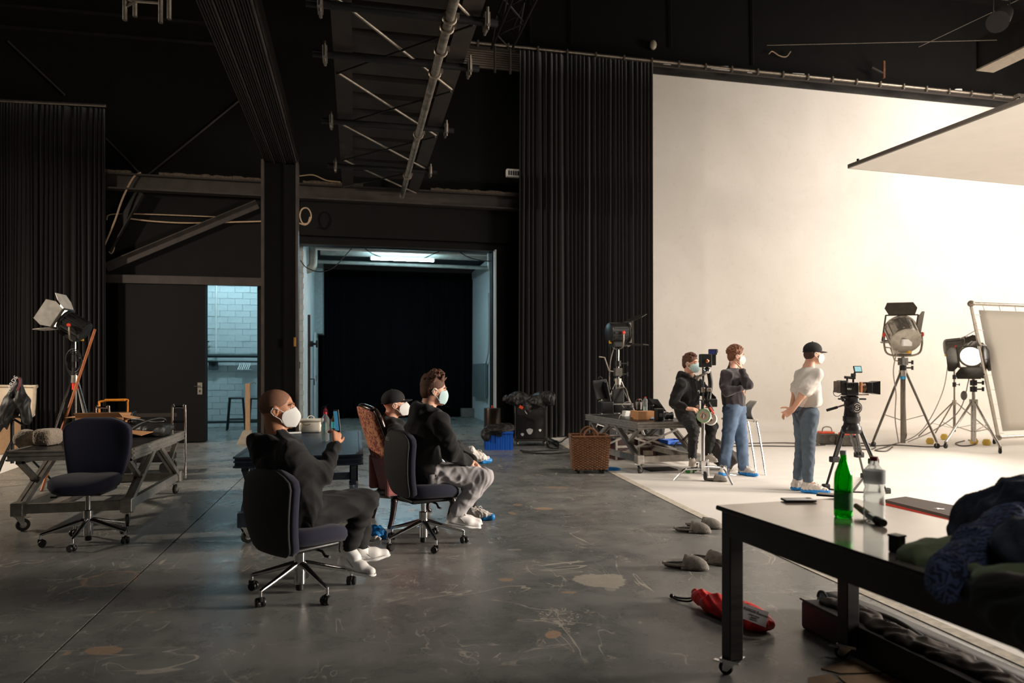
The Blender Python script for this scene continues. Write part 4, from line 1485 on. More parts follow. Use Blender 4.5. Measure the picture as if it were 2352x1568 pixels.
rows_o = [[arm_back(u, s) for s in np.linspace(-1, 1, 13)] for u in np.linspace(0, 1, 16)]
for nm, u0, u1, m_ in (('back_upholstery', 0.42, 0.97, M_DAMASK), ('lower_back', 0.0, 0.42, M_ROSE)):
    rings = []
    for u in np.linspace(u0, u1, 10):
        f = [arm_back(u, s) for s in np.linspace(-0.96, 0.96, 11)]
        rings.append([p for p in f] + [p + V((0, 0.07, 0)) for p in reversed(f)])
    MB().loft(rings).build(nm, m_, arm, 'all')
for s in (-1, 1):
    pts = [arm_back(u, s) + V((0, 0.05, 0)) for u in np.linspace(0.40, 0.97, 9)]
    crest = [pts[0] + V((0, 0.16, -0.03)), pts[0] + V((0, 0.06, 0.0))] + pts
    MB().tube(spline(crest, 3), [0.026] * (3 * (len(crest) - 1) + 1), 10).build('back_post', M_DARKWOOD, arm, 'all')
    # upholstered lower wing
    w0 = [arm_back(u, s) for u in (0.0, 0.2, 0.4)]
    rings = []
    for k in range(7):
        y = k / 6
        hgt = 0.62 - 0.14 * y ** 1.6
        xx = s * 0.285
        rings.append([V((xx, -0.27 - 0.06 + y * 0.46, 0.29)), V((xx - s * 0.07, -0.27 - 0.06 + y * 0.46, 0.29)), V((xx - s * 0.07, -0.33 + y * 0.44, hgt)), V((xx, -0.33 + y * 0.44, hgt))])
    MB().loft(rings).build('wing', M_ROSE, arm, False, bevel=0.02)
crest = [arm_back(0.97, s) + V((0, 0.04, 0.0)) for s in np.linspace(-1, 1, 9)]
MB().tube(spline(crest, 3), 0.03, 10).build('crest_rail', M_DARKWOOD, arm, 'all')
for x, y, f in ((0.26, -0.25, 0), (-0.26, -0.25, 0), (0.27, 0.28, 1), (-0.27, 0.28, 1)):
    if f:
        pts = [(x, y, 0.25), (x * 1.08, y + 0.035, 0.19), (x * 1.02, y + 0.01, 0.10), (x * 1.0, y + 0.0, 0.04), (x * 1.05, y + 0.03, 0.008)]
        rs = [0.038, 0.034, 0.021, 0.017, 0.022]
    else:
        pts = [(x, y, 0.26), (x, y - 0.01, 0.16), (x * 1.02, y - 0.03, 0.06), (x * 1.04, y - 0.05, 0.0)]
        rs = [0.032, 0.027, 0.023, 0.024]
    p = spline(pts, 4)
    MB().tube(p, list(np.interp(np.linspace(0, 1, len(p)), np.linspace(0, 1, len(rs)), rs)), 10).build('leg', M_DARKWOOD, arm, 'all')


# ------------------------------------------------------------------ black table in the foreground
TH = 0.787
TA = math.radians(3.5)
tc = V((1.655, 3.03, 0))
tbl = thing('work_table', 'black wooden table on casters with a glossy top in the foreground', 'table', tc, TA)
TW, TL = 0.76, 2.1
M_TABLE = mat('black_brown_wood', (26, 22, 20), 0.42, var=0.2, scale=6.0, stretch=(1, 8, 8), bump=0.04)


def gloss_top():
    m = bpy.data.materials.new('glossy_table_top')
    m.use_nodes = True
    t = NT(m)
    vec = t.coord('Object')
    a = t.noise(3.0, 6, 0.65, vec, 0.6)
    t.link(t.ramp(a, [(0.3, lin((150, 139, 126))), (0.7, lin((170, 158, 144)))]), t.bsdf.inputs['Base Color'])  # reflection of the white set put into the pale base colour
    t.link(t.ramp(a, [(0.3, (0.10, 0.10, 0.10)), (0.7, (0.20, 0.20, 0.20))]), t.bsdf.inputs['Roughness'])
    t.bsdf.inputs['Specular IOR Level'].default_value = 0.9
    t.bsdf.inputs['Coat Weight'].default_value = 0.8
    t.bsdf.inputs['Coat Roughness'].default_value = 0.13
    return m


MB().rbox((TW / 2, -TL / 2, TH - 0.012), (TW, TL, 0.020), 0.006, n=4).build('table_top', M_TABLE, tbl)
MB().rbox((TW / 2, -TL / 2, TH - 0.001), (TW - 0.008, TL - 0.008, 0.002), 0.0009, n=4).build('top_reflection', gloss_top(), tbl)  # thin layer carrying the reflected white as colour on the black top
for a_, b_ in (((0.03, -0.04), (0.03, -TL + 0.04)), ((TW - 0.03, -0.04), (TW - 0.03, -TL + 0.04)), ((0.03, -0.03), (TW - 0.03, -0.03)), ((0.03, -TL + 0.03), (TW - 0.03, -TL + 0.03))):
    MB().bar((*a_, TH - 0.077), (*b_, TH - 0.077), 0.022, 0.11).build('apron', M_TABLE, tbl)
for x, y in ((0.055, -0.055), (TW - 0.055, -0.055), (0.055, -TL + 0.055), (TW - 0.055, -TL + 0.055)):
    MB().rbox((x, y, (TH - 0.022 + 0.085) / 2), (0.07, 0.07, TH - 0.022 - 0.085), 0.004).build('leg', M_TABLE, tbl)
    caster(tbl, (x, y, 0.085), 0.032, 2.2, 0.022, True)


# ------------------------------------------------------------------ studio lamps and stands
M_LAMP = mat('black_lamp_enamel', (40, 39, 38), 0.38, 0.3, var=0.2, scale=16.0)
M_LAMPGREY = mat('grey_lamp_enamel', (96, 92, 86), 0.4, 0.4, var=0.2, scale=14.0)
M_DOOR = mat('barn_door_metal', (70, 66, 60), 0.35, 0.6, var=0.25, scale=12.0)
M_RED = mat('red_marker', (215, 60, 40), 0.5, var=0.05)
M_YELLOW = mat('yellow_marker', (225, 170, 40), 0.5, var=0.05)
M_LENSLIT = mat('lit_fresnel_lens', (250, 248, 240), 0.3, var=0, emit=(255, 246, 232), estr=4.0)
M_LENS = mat('fresnel_lens', (235, 240, 240), 0.2, var=0.02, spec=0.8)


def fresnel(label, pos, d, R, L, doors, body=None, yoke_down=True, up=(0, 0, 1), group=None, accent=True, fins=14, dm=None, ds=1.0, power=0, cone=90):
    """lamp head: pos = centre, d = where it points; doors = opening angles (top, right, bottom, left) in degrees"""
    body = body or M_LAMP
    t = thing('studio_lamp', label, 'lamp', pos, 0, group or 'studio lamps')
    pos = V(pos)
    x, y, f = basis(d, up)
    b0, b1 = pos - f * L / 2, pos + f * L / 2
    MB().lathe([(R * 0.25, -L / 2 - R * 0.16), (R * 0.72, -L / 2 - R * 0.12), (R * 0.98, -L / 2), (R, -L / 2 + 0.02), (R, L / 2 - 0.04), (R * 1.08, L / 2 - 0.035), (R * 1.08, L / 2), (R * 0.92, L / 2), (R * 0.90, L / 2 - 0.03)], pos, f, 28).build('housing', body, t, True, world=True)
    h = MB()
    for k in range(fins):
        a = 2 * math.pi * k / fins
        o = x * math.cos(a) + y * math.sin(a)
        h.bar(pos - f * L * 0.42 + o * R * 1.02, pos + f * L * 0.34 + o * R * 1.02, R * 0.14, R * 0.10, o)
    h.build('cooling_fins', body, t, world=True)
    MB().lathe([(0.001, 0.01), (R * 0.5, 0.008), (R * 0.9, -0.005), (R * 0.9, -0.012), (0.001, -0.012)], b1 - f * 0.02, f, 24).build('lens', M_LENSLIT if power else M_LENS, t, True, world=True)
    # box of the lamp foot below the barrel
    bb = MB()
    bb.box(pos - y * R * 1.05 - f * L * 0.05, (R * 1.1, L * 0.7, R * 0.55), R=Matrix((x, f, y)).transposed())
    bb.build('lamp_foot', body, t, world=True)
    r2 = MB()
    c = b1 + f * 0.015
    e = R * 1.06
    cor = [c + x * sx * e + y * sy * e for sx, sy in ((-1, -1), (1, -1), (1, 1), (-1, 1))]
    for i in range(4):
        r2.bar(cor[i], cor[(i + 1) % 4], 0.025, 0.025)
    r2.build('door_frame', M_DOOR, t, world=True)
    for i, (n_, s_) in enumerate(((y, x), (x, y), (-y, x), (-x, y))):
        if doors[i] is None:
            continue
        th = math.radians(doors[i])       # 0 = straight ahead, + opens outward
        a = c + n_ * e
        dd = f * math.cos(th) + n_ * math.sin(th)
        ln, w0, w1 = R * 1.75 * ds, R * (0.6 + 0.4 * ds), R * (0.65 + 0.7 * ds)
        nn = dd.cross(s_)
        MB().poly([a - s_ * w0, a + s_ * w0, a + dd * ln * 0.55 + s_ * w1, a + dd * ln + s_ * w1 * 0.8, a + dd * ln - s_ * w1 * 0.8, a + dd * ln * 0.55 - s_ * w1], 0.006, nn).build('barn_door', dm or M_DOOR, t, world=True)
    if power:
        spot('lamp_beam', b1 + f * 0.02, b1 + f * 3, power, (1.0, 0.93, 0.84), cone, 0.9, R * 0.8)
    # yoke
    yd = V((0, 0, -1)) if yoke_down else V((0, 0, 1))
    yx = x - yd * x.dot(yd)
    yx.normalize()
    rr = R * 1.22
    MB().tube(spline([pos + yx * rr, pos + yx * rr + yd * R * 0.8, pos + yx * rr * 0.8 + yd * R * 1.4, pos + yd * R * 1.55, pos - yx * rr * 0.8 + yd * R * 1.4, pos - yx * rr + yd * R * 0.8, pos - yx * rr], 4), R * 0.07, 8).build('yoke', M_STEEL, t, True, world=True)
    for s in (-1, 1):
        MB().lathe([(R * 0.16, 0), (R * 0.18, 0.012), (R * 0.14, 0.035)], pos + yx * s * rr * 0.98, yx * s, 12).build('tilt_knob', M_RED if accent else M_BLACK, t, True, world=True)
    MB().box(b0 - y * R * 0.85 + x * R * 0.3, (R * 0.22, R * 0.22, R * 0.3)).build('switch', M_YELLOW if accent else M_BLACK, t, world=True)
    return t, pos + yd * R * 1.55


def lamp_stand(label, top, feet, apex, r=0.022, wheels=True, spread=None, m=None, collars=(0.75, 0.5), low=None, group=None, crank=None, base=None):
    """stand: central riser below `top`, three legs from height `apex` down to `feet`"""
    m = m or M_CHROME
    top = V(top)
    base = V(base) if base is not None else V((top.x, top.y, 0))
    t = thing('lamp_stand', label, 'stand', (top.x, top.y, 0), 0, group or 'lamp stands')
    low = low if low is not None else 0.12
    MB().cyl((top.x, top.y, apex * 0.98), top, r * 0.8, n=12).build('riser', m, t, True, world=True)
    MB().cyl((top.x, top.y, low), (top.x, top.y, apex * 1.02), r * 1.25, n=12).build('column', m, t, True, world=True)
    for c in collars:
        z = apex + (top.z - apex) * c
        k = MB()
        k.cyl((top.x, top.y, z - 0.05), (top.x, top.y, z + 0.05), r * 1.7, n=12)
        k.cyl((top.x, top.y, z), V((top.x, top.y, z)) + RGT * r * 5, r * 0.4, n=8)
        k.box(V((top.x, top.y, z)) + RGT * r * 5, (r * 0.8, r * 0.8, r * 2.2))
        k.build('collar', M_BLACK, t, True, world=True)
    for f in feet:
        f = V(f)
        e = V((f.x, f.y, 0.12 if wheels else 0.01))
        lg = MB()
        a = V((top.x, top.y, apex))
        n_ = (V((f.x, f.y, 0)) - V((top.x, top.y, 0))).normalized()
        lg.cyl(a + n_ * r * 1.6, e, r * 0.62, n=8)
        lo = lg.build('leg', m, t, True, world=True)
        mid = a.lerp(e, 0.62)
        MB().bar((top.x, top.y, max(low + 0.02, mid.z - 0.12)), mid, r * 0.7, r * 0.35).build('leg_brace', m, t, world=True)
        if wheels:
            w = MB()
            ax = n_.cross(V((0, 0, 1)))
            w.lathe([(0.006, -0.014), (0.045, -0.014), (0.052, -0.006), (0.052, 0.006), (0.045, 0.014), (0.006, 0.014)], V((f.x, f.y, 0.052)), ax, 18)
            w.build('wheel', M_RUBBER, lo, True, world=True)
            MB().bar((f.x, f.y, 0.13), (f.x, f.y, 0.05), 0.05, 0.012, n_).build('fork', M_STEEL, lo, world=True)
    MB().cyl((top.x, top.y, apex - 0.06), (top.x, top.y, apex + 0.05), r * 2.0, n=14).build('spider', M_ALU if m is not M_BLACK else M_BLACK, t, True, world=True)
    if crank:
        z = crank
        MB().box((top.x, top.y, z), (0.13, 0.12, 0.14)).build('winch_box', M_LAMPGREY, t, world=True)
        MB().tube([V((top.x, top.y, z)) - RGT * 0.05, V((top.x, top.y, z + 0.0)) - RGT * 0.16 + V((0, 0, 0.02)), V((top.x, top.y, z + 0.26)) - RGT * 0.24, V((top.x, top.y, z + 0.27)) - RGT * 0.34], 0.013, 8).build('crank', M_STEEL, t, True, world=True)
    return t


UP = V((0, 0, 1))
# far left lamp, pointing up to the left
pl = P(172, 748, 10.2)
_, yk = fresnel('studio lamp with bright open barn doors in front of the far left curtain', pl, -RGT * 0.84 + UP * 0.52 - FWD * 0.12, 0.145, 0.34, (32, 20, 38, 12), dm=mat('pale_barn_door', (205, 198, 188), 0.35, 0.3, var=0.15))
lb = V((yk.x, yk.y, 0))
lamp_stand('chrome tripod lamp stand in front of the far left curtain', yk, [lb + RGT * -0.42 + FWD * -0.1, lb + RGT * 0.45 + FWD * -0.1, lb + FWD * 0.5], 1.32, 0.024, False, collars=(0.55, 0.2), low=0.35)
MB().cyl((yk.x, yk.y, 1.16), (yk.x, yk.y, 1.27), 0.038, n=12).build('red_tape_band', M_RED, bpy.data.objects['lamp_stand'], True, world=True)
c = MB()
for k in range(3):
    ctr = yk + V((0, 0, -0.28 - 0.03 * k)) - FWD * 0.03
    c.tube([ctr + (RGT * math.cos(a) * 0.115 + UP * math.sin(a) * 0.17) + FWD * 0.012 * k for a in np.linspace(0, 2 * math.pi, 18)], 0.008, 6)
c.tube(spline([yk + V((0, 0, 0.1)) - RGT * 0.02, yk - RGT * 0.07 + V((0, 0, -0.3)), yk - RGT * 0.08 + V((0, 0, -0.9))], 6), 0.008, 6)
tag(c.build('coiled_cable', M_CABLE, None, True), 'black coiled cable hanging on the far left lamp stand', 'cable')
# lamp behind the gear deck, pointing right
pl = P(1419, 765, 12.75)
_, yk = fresnel('black studio lamp with red knob pointing right behind the gear deck', pl, RGT * 0.93 + FWD * 0.30 + UP * 0.03, 0.185, 0.36, (24, None, 6, 30))
lb = V((yk.x, yk.y, 0))
lamp_stand('chrome crank lamp stand behind the gear deck', yk, [lb + RGT * -0.62 - FWD * 0.25, lb + RGT * 0.55 - FWD * 0.3, lb + FWD * 0.6], 1.25, 0.035, False, collars=(0.55, 0.22), low=0.3, crank=1.42)
pipe_thing('lamp_cable', 'pale cable hanging from the lamp behind the gear deck', 'cable', spline([pl - UP * 0.2 - RGT * 0.05, pl - UP * 0.5 - RGT * 0.13, pl - UP * 0.9 - RGT * 0.15, pl - UP * 1.15 - RGT * 0.1], 5), 0.009, mat('grey_cable', (150, 142, 136), 0.6), 6)

# three lamps by the diffusion frame
p1 = P(2074, 768, 13.5)
_, yk = fresnel('large chrome-ribbed studio lamp tilted up, left of the diffusion frame', p1, UP * 0.52 + RGT * 0.22 + FWD * 0.8, 0.265, 0.50, (30, 36, 40, None), mat('bright_ribbed_metal', (168, 162, 152), 0.3, 0.75, var=0.15), ds=0.62, power=120, cone=95)
MB().rbox(p1 - (UP * 0.52 + RGT * 0.22 + FWD * 0.8) * 0.32, (0.2, 0.05, 0.13), 0.01).build('rear_plate', M_WHITE, _, world=True)
lamp_stand('tall wind-up lamp stand under the tilted lamp', yk, [G(2006, 1026), G(2152, 1030), G(2080, 1008)], 1.40, 0.036, True, m=mat('dull_stand_steel', (128, 122, 112), 0.35, 0.8), collars=(0.62, 0.3), low=0.06, crank=1.62)  # duller grey steel, shared with the thin stand
MB().cyl((yk.x, yk.y, 1.28), (yk.x, yk.y, 1.38), 0.05, n=12).build('blue_tape_band', mat('blue_tape', (60, 160, 215), 0.6), bpy.data.objects['lamp_stand.002'], True, world=True)
st = bpy.data.objects['lamp_stand.002']
MB().bar(V((yk.x, yk.y, 0.42)) - RGT * 1.15, V((yk.x, yk.y, 0.42)) + RGT * 1.15, 0.03, 0.03).build('spreader_bar', MATS['dull_stand_steel'], st, world=True) if False else None
p2 = P(2192, 797, 15.6)
_, yk = fresnel('small studio lamp on a thin stand, pointing right at the diffusion frame', p2, RGT * 0.88 + UP * 0.10 - FWD * 0.42, 0.185, 0.36, (28, 10, None, 40), M_LAMPGREY, ds=0.8, power=1700, cone=105)
lb = V((yk.x, yk.y, 0))
lamp_stand('thin lamp stand between the two larger lamps', yk, [lb - RGT * 0.85 - FWD * 0.1, lb + RGT * 0.85 - FWD * 0.1, lb + FWD * 0.7], 0.75, 0.022, False, m=MATS['dull_stand_steel'], collars=(0.6, 0.42), low=0.1)
p3 = P(2236, 812, 13.4)
_, yk = fresnel('studio lamp with wide white-lit barn doors beside the diffusion frame edge', p3, -RGT * 0.62 - UP * 0.30 - FWD * 0.55, 0.20, 0.34, (18, 24, 30, 34), M_LAMPGREY, ds=0.8, power=160, cone=80)
lamp_stand('heavy rolling lamp stand at the diffusion frame edge', yk, [G(2172, 1030), G(2297, 1042), G(2284, 1020)], 0.85, 0.036, True, m=mat('chrome_stand', (190, 186, 180), 0.25, 0.9), collars=(0.8, 0.6, 0.4), low=0.1)
# weights under the rolling stands
for px, py, lab in ((2136, 1014, 'left of the tilted lamp stand'), (2169, 1004, 'right of the tilted lamp stand'), (2237, 1014, 'under the heavy rolling stand'), (2266, 1017, 'beside the heavy rolling stand')):
    q = G(px, py + 6)
    tag(MB().lathe([(0.02, 0.0), (0.06, 0.01), (0.075, 0.06), (0.05, 0.12), (0.02, 0.13)], q, n=14).build('rubber_ball', mat('yellow_rubber', (226, 190, 90), 0.5), None, True), 'yellow rubber stop on the white floor, ' + lab, 'rubber stop', 'yellow stops')
for pp, lab in (([(2180, 818, 15.6), (2165, 900, 15.0), (2120, 985, 14.2), (2060, 1018, 13.8), (1985, 1024, 13.6)], 'thin cable sagging from the small lamp to the floor'),
                ([(2228, 860, 13.4), (2205, 940, 13.3), (2150, 985, 13.2), (2085, 1015, 13.2)], 'thin cable sagging from the lamp at the frame edge'),
                ([(2062, 800, 13.4), (2052, 850, 13.4), (2058, 905, 13.4), (2056, 960, 13.4), (2064, 1018, 13.4)], 'thin cable running down the tilted lamp stand')):
    pipe_thing('lamp_cable', lab, 'cable', spline([P(*q) for q in pp], 6), 0.010, mat('grey_cable', (150, 142, 136), 0.6), 6)
    if lab.startswith('thin cable sagging from the lamp'):
        q = P(2214, 908, 13.3)
        MB().ball(q, (0.06, 0.05, 0.09)).build('inline_dimmer', M_LAMPGREY, bpy.data.objects['lamp_cable.002'], True)

# diffusion frame
TLc, BLc = P(2230, 697, 12.9), P(2293, 1004, 13.3)
ex = (P(2352, 706, 13.3) - TLc).normalized()
ex.z *= 0.3
ex.normalize()
bx_ = (P(2352, 1004, 13.6) - BLc).normalized()
t = thing('diffusion_frame', 'leaning steel frame with laced white diffusion cloth at the right edge', 'diffusion frame', (BLc.x, BLc.y, 0))
FW = 3.6
TRc, BRc = TLc + ex * FW, BLc + bx_ * FW
TRc.z, BRc.z = TLc.z, BLc.z
for a_, b_ in ((TLc, TRc), (TRc, BRc), (BRc, BLc), (BLc, TLc)):
    MB().cyl(a_, b_, 0.032, n=10).build('frame_tube', mat('frame_chrome', (196, 190, 180), 0.3, 0.8), t, True, world=True)
for a_ in (TLc, TRc, BRc, BLc):
    MB().ball(a_, 0.06).build('corner_joint', M_STEEL, t, True, world=True)


def bil(u, v):
    return (TLc.lerp(TRc, u)).lerp(BLc.lerp(BRc, u), v)


cl = MB().grid([[bil(u, v) + V((0, 0.02 * math.sin(u * 9) * math.sin(v * 7), 0)) for u in np.linspace(0.045, 0.96, 14)] for v in np.linspace(0.045, 0.955, 14)])
mm = mat('white_diffusion', (244, 241, 235), 0.9, var=0.02)
nt = NT(mm)
tr = nt.node('ShaderNodeBsdfTranslucent')
tr.inputs[0].default_value = (0.92, 0.9, 0.86, 1)
mx = nt.node('ShaderNodeMixShader')
mx.inputs[0].default_value = 0.7
nt.link(nt.bsdf.outputs[0], mx.inputs[1])
nt.link(tr.outputs[0], mx.inputs[2])
nt.link(mx.outputs[0], nt.out.inputs[0])
o = cl.build('diffusion_cloth', mm, t, 'all', world=True)
sm = o.modifiers.new('thickness', 'SOLIDIFY')
sm.thickness = 0.004
for k in range(9):
    for (u0, v0, u1, v1) in ((0.0, (k + 0.7) / 9, 0.05, (k + 0.75) / 9), ((k + 0.7) / 9, 0.0, (k + 0.75) / 9, 0.05)):
        MB().cyl(bil(u0, v0), bil(u1, v1), 0.007, n=6).build('lacing_tie', M_WHITE, t, True, world=True)


# ------------------------------------------------------------------ people
def skin_mat(name, rgb):
    m = bpy.data.materials.new(name)
    m.use_nodes = True
    t = NT(m)
    f = t.noise(9.0, 4, 0.6, t.coord('Object'))
    c = lin(rgb)
    t.link(t.ramp(f, [(0.35, tuple(x * 0.9 for x in c)), (0.65, tuple(min(1, x * 1.08) for x in c))]), t.bsdf.inputs['Base Color'])
    t.bsdf.inputs['Roughness'].default_value = 0.5
    t.bsdf.inputs['Subsurface Weight'].default_value = 0.12
    t.bsdf.inputs['Subsurface Radius'].default_value = (0.012, 0.005, 0.003)
    t.bsdf.inputs['Subsurface Scale'].default_value = 1.0
    return m


SK_BROWN, SK_FAIR = skin_mat('brown_skin', (190, 132, 100)), skin_mat('fair_skin', (222, 168, 142))
M_HOOD = mat('black_sweat_cotton', (18, 16, 16), 0.92, var=0.15, scale=40.0, sheen=0.08, bump=0.12, bscale=300)
M_SWEAT = mat('purple_black_cotton', (48, 42, 46), 0.92, var=0.35, scale=6.0, sheen=0.25, bump=0.12, bscale=300)
M_BLACKDENIM = mat('black_trousers', (21, 20, 20), 0.85, var=0.15, scale=40.0, sheen=0.05, bump=0.12, bscale=350)
M_JOG = mat('grey_jogging_cotton', (172, 167, 168), 0.92, var=0.12, scale=40.0, sheen=0.2, bump=0.15, bscale=300)
M_JEANS = mat('blue_denim', (92, 112, 138), 0.88, var=0.25, scale=5.0, bump=0.15, bscale=350)
M_JEANS2 = mat('grey_blue_denim', (84, 97, 110), 0.88, var=0.25, scale=5.0, bump=0.15, bscale=350)
M_TEE = mat('white_cotton', (204, 197, 190), 0.9, var=0.05, scale=20.0, bump=0.1, bscale=300)
M_SNEAK = mat('white_leather', (226, 222, 218), 0.5, var=0.05, scale=30.0)
M_SNEAKG = mat('grey_shoe_knit', (158, 148, 138), 0.8, var=0.15, scale=60.0, bump=0.2, bscale=300)
M_MASK = mat('white_mask_fleece', (214, 213, 209), 0.85, var=0.04, scale=40.0, bump=0.1, bscale=300)
M_MASKB = mat('pale_blue_mask_fleece', (186, 212, 214), 0.85, var=0.04, scale=40.0, bump=0.1, bscale=300)
M_COVW = mat('white_shoe_cover', (206, 198, 190), 0.6, var=0.1, scale=30.0, bump=0.2, bscale=60)
M_COVB = mat('blue_shoe_cover', (28, 128, 200), 0.45, var=0.12, scale=30.0, bump=0.2, bscale=60)
M_HAIRB = mat('brown_hair', (92, 56, 38), 0.6, var=0.35, scale=60.0, bump=0.5, bscale=160)
M_HAIRD = mat('dark_brown_hair', (66, 42, 32), 0.6, var=0.35, scale=60.0, bump=0.5, bscale=160)
M_HAIRG = mat('light_brown_curls', (120, 78, 52), 0.6, var=0.35, scale=60.0, bump=0.5, bscale=160)
M_STUBBLE = mat('shaved_hair', (134, 94, 72), 0.7, var=0.15, scale=80.0, bump=0.2, bscale=300)
M_CAPF = mat('black_cap_cotton', (28, 27, 28), 0.85, var=0.12, scale=40.0, bump=0.1, bscale=300)
M_EYE = mat('eye_white', (176, 166, 158), 0.4, var=0.0)
M_IRIS = mat('dark_iris', (40, 28, 22), 0.2, var=0.0)


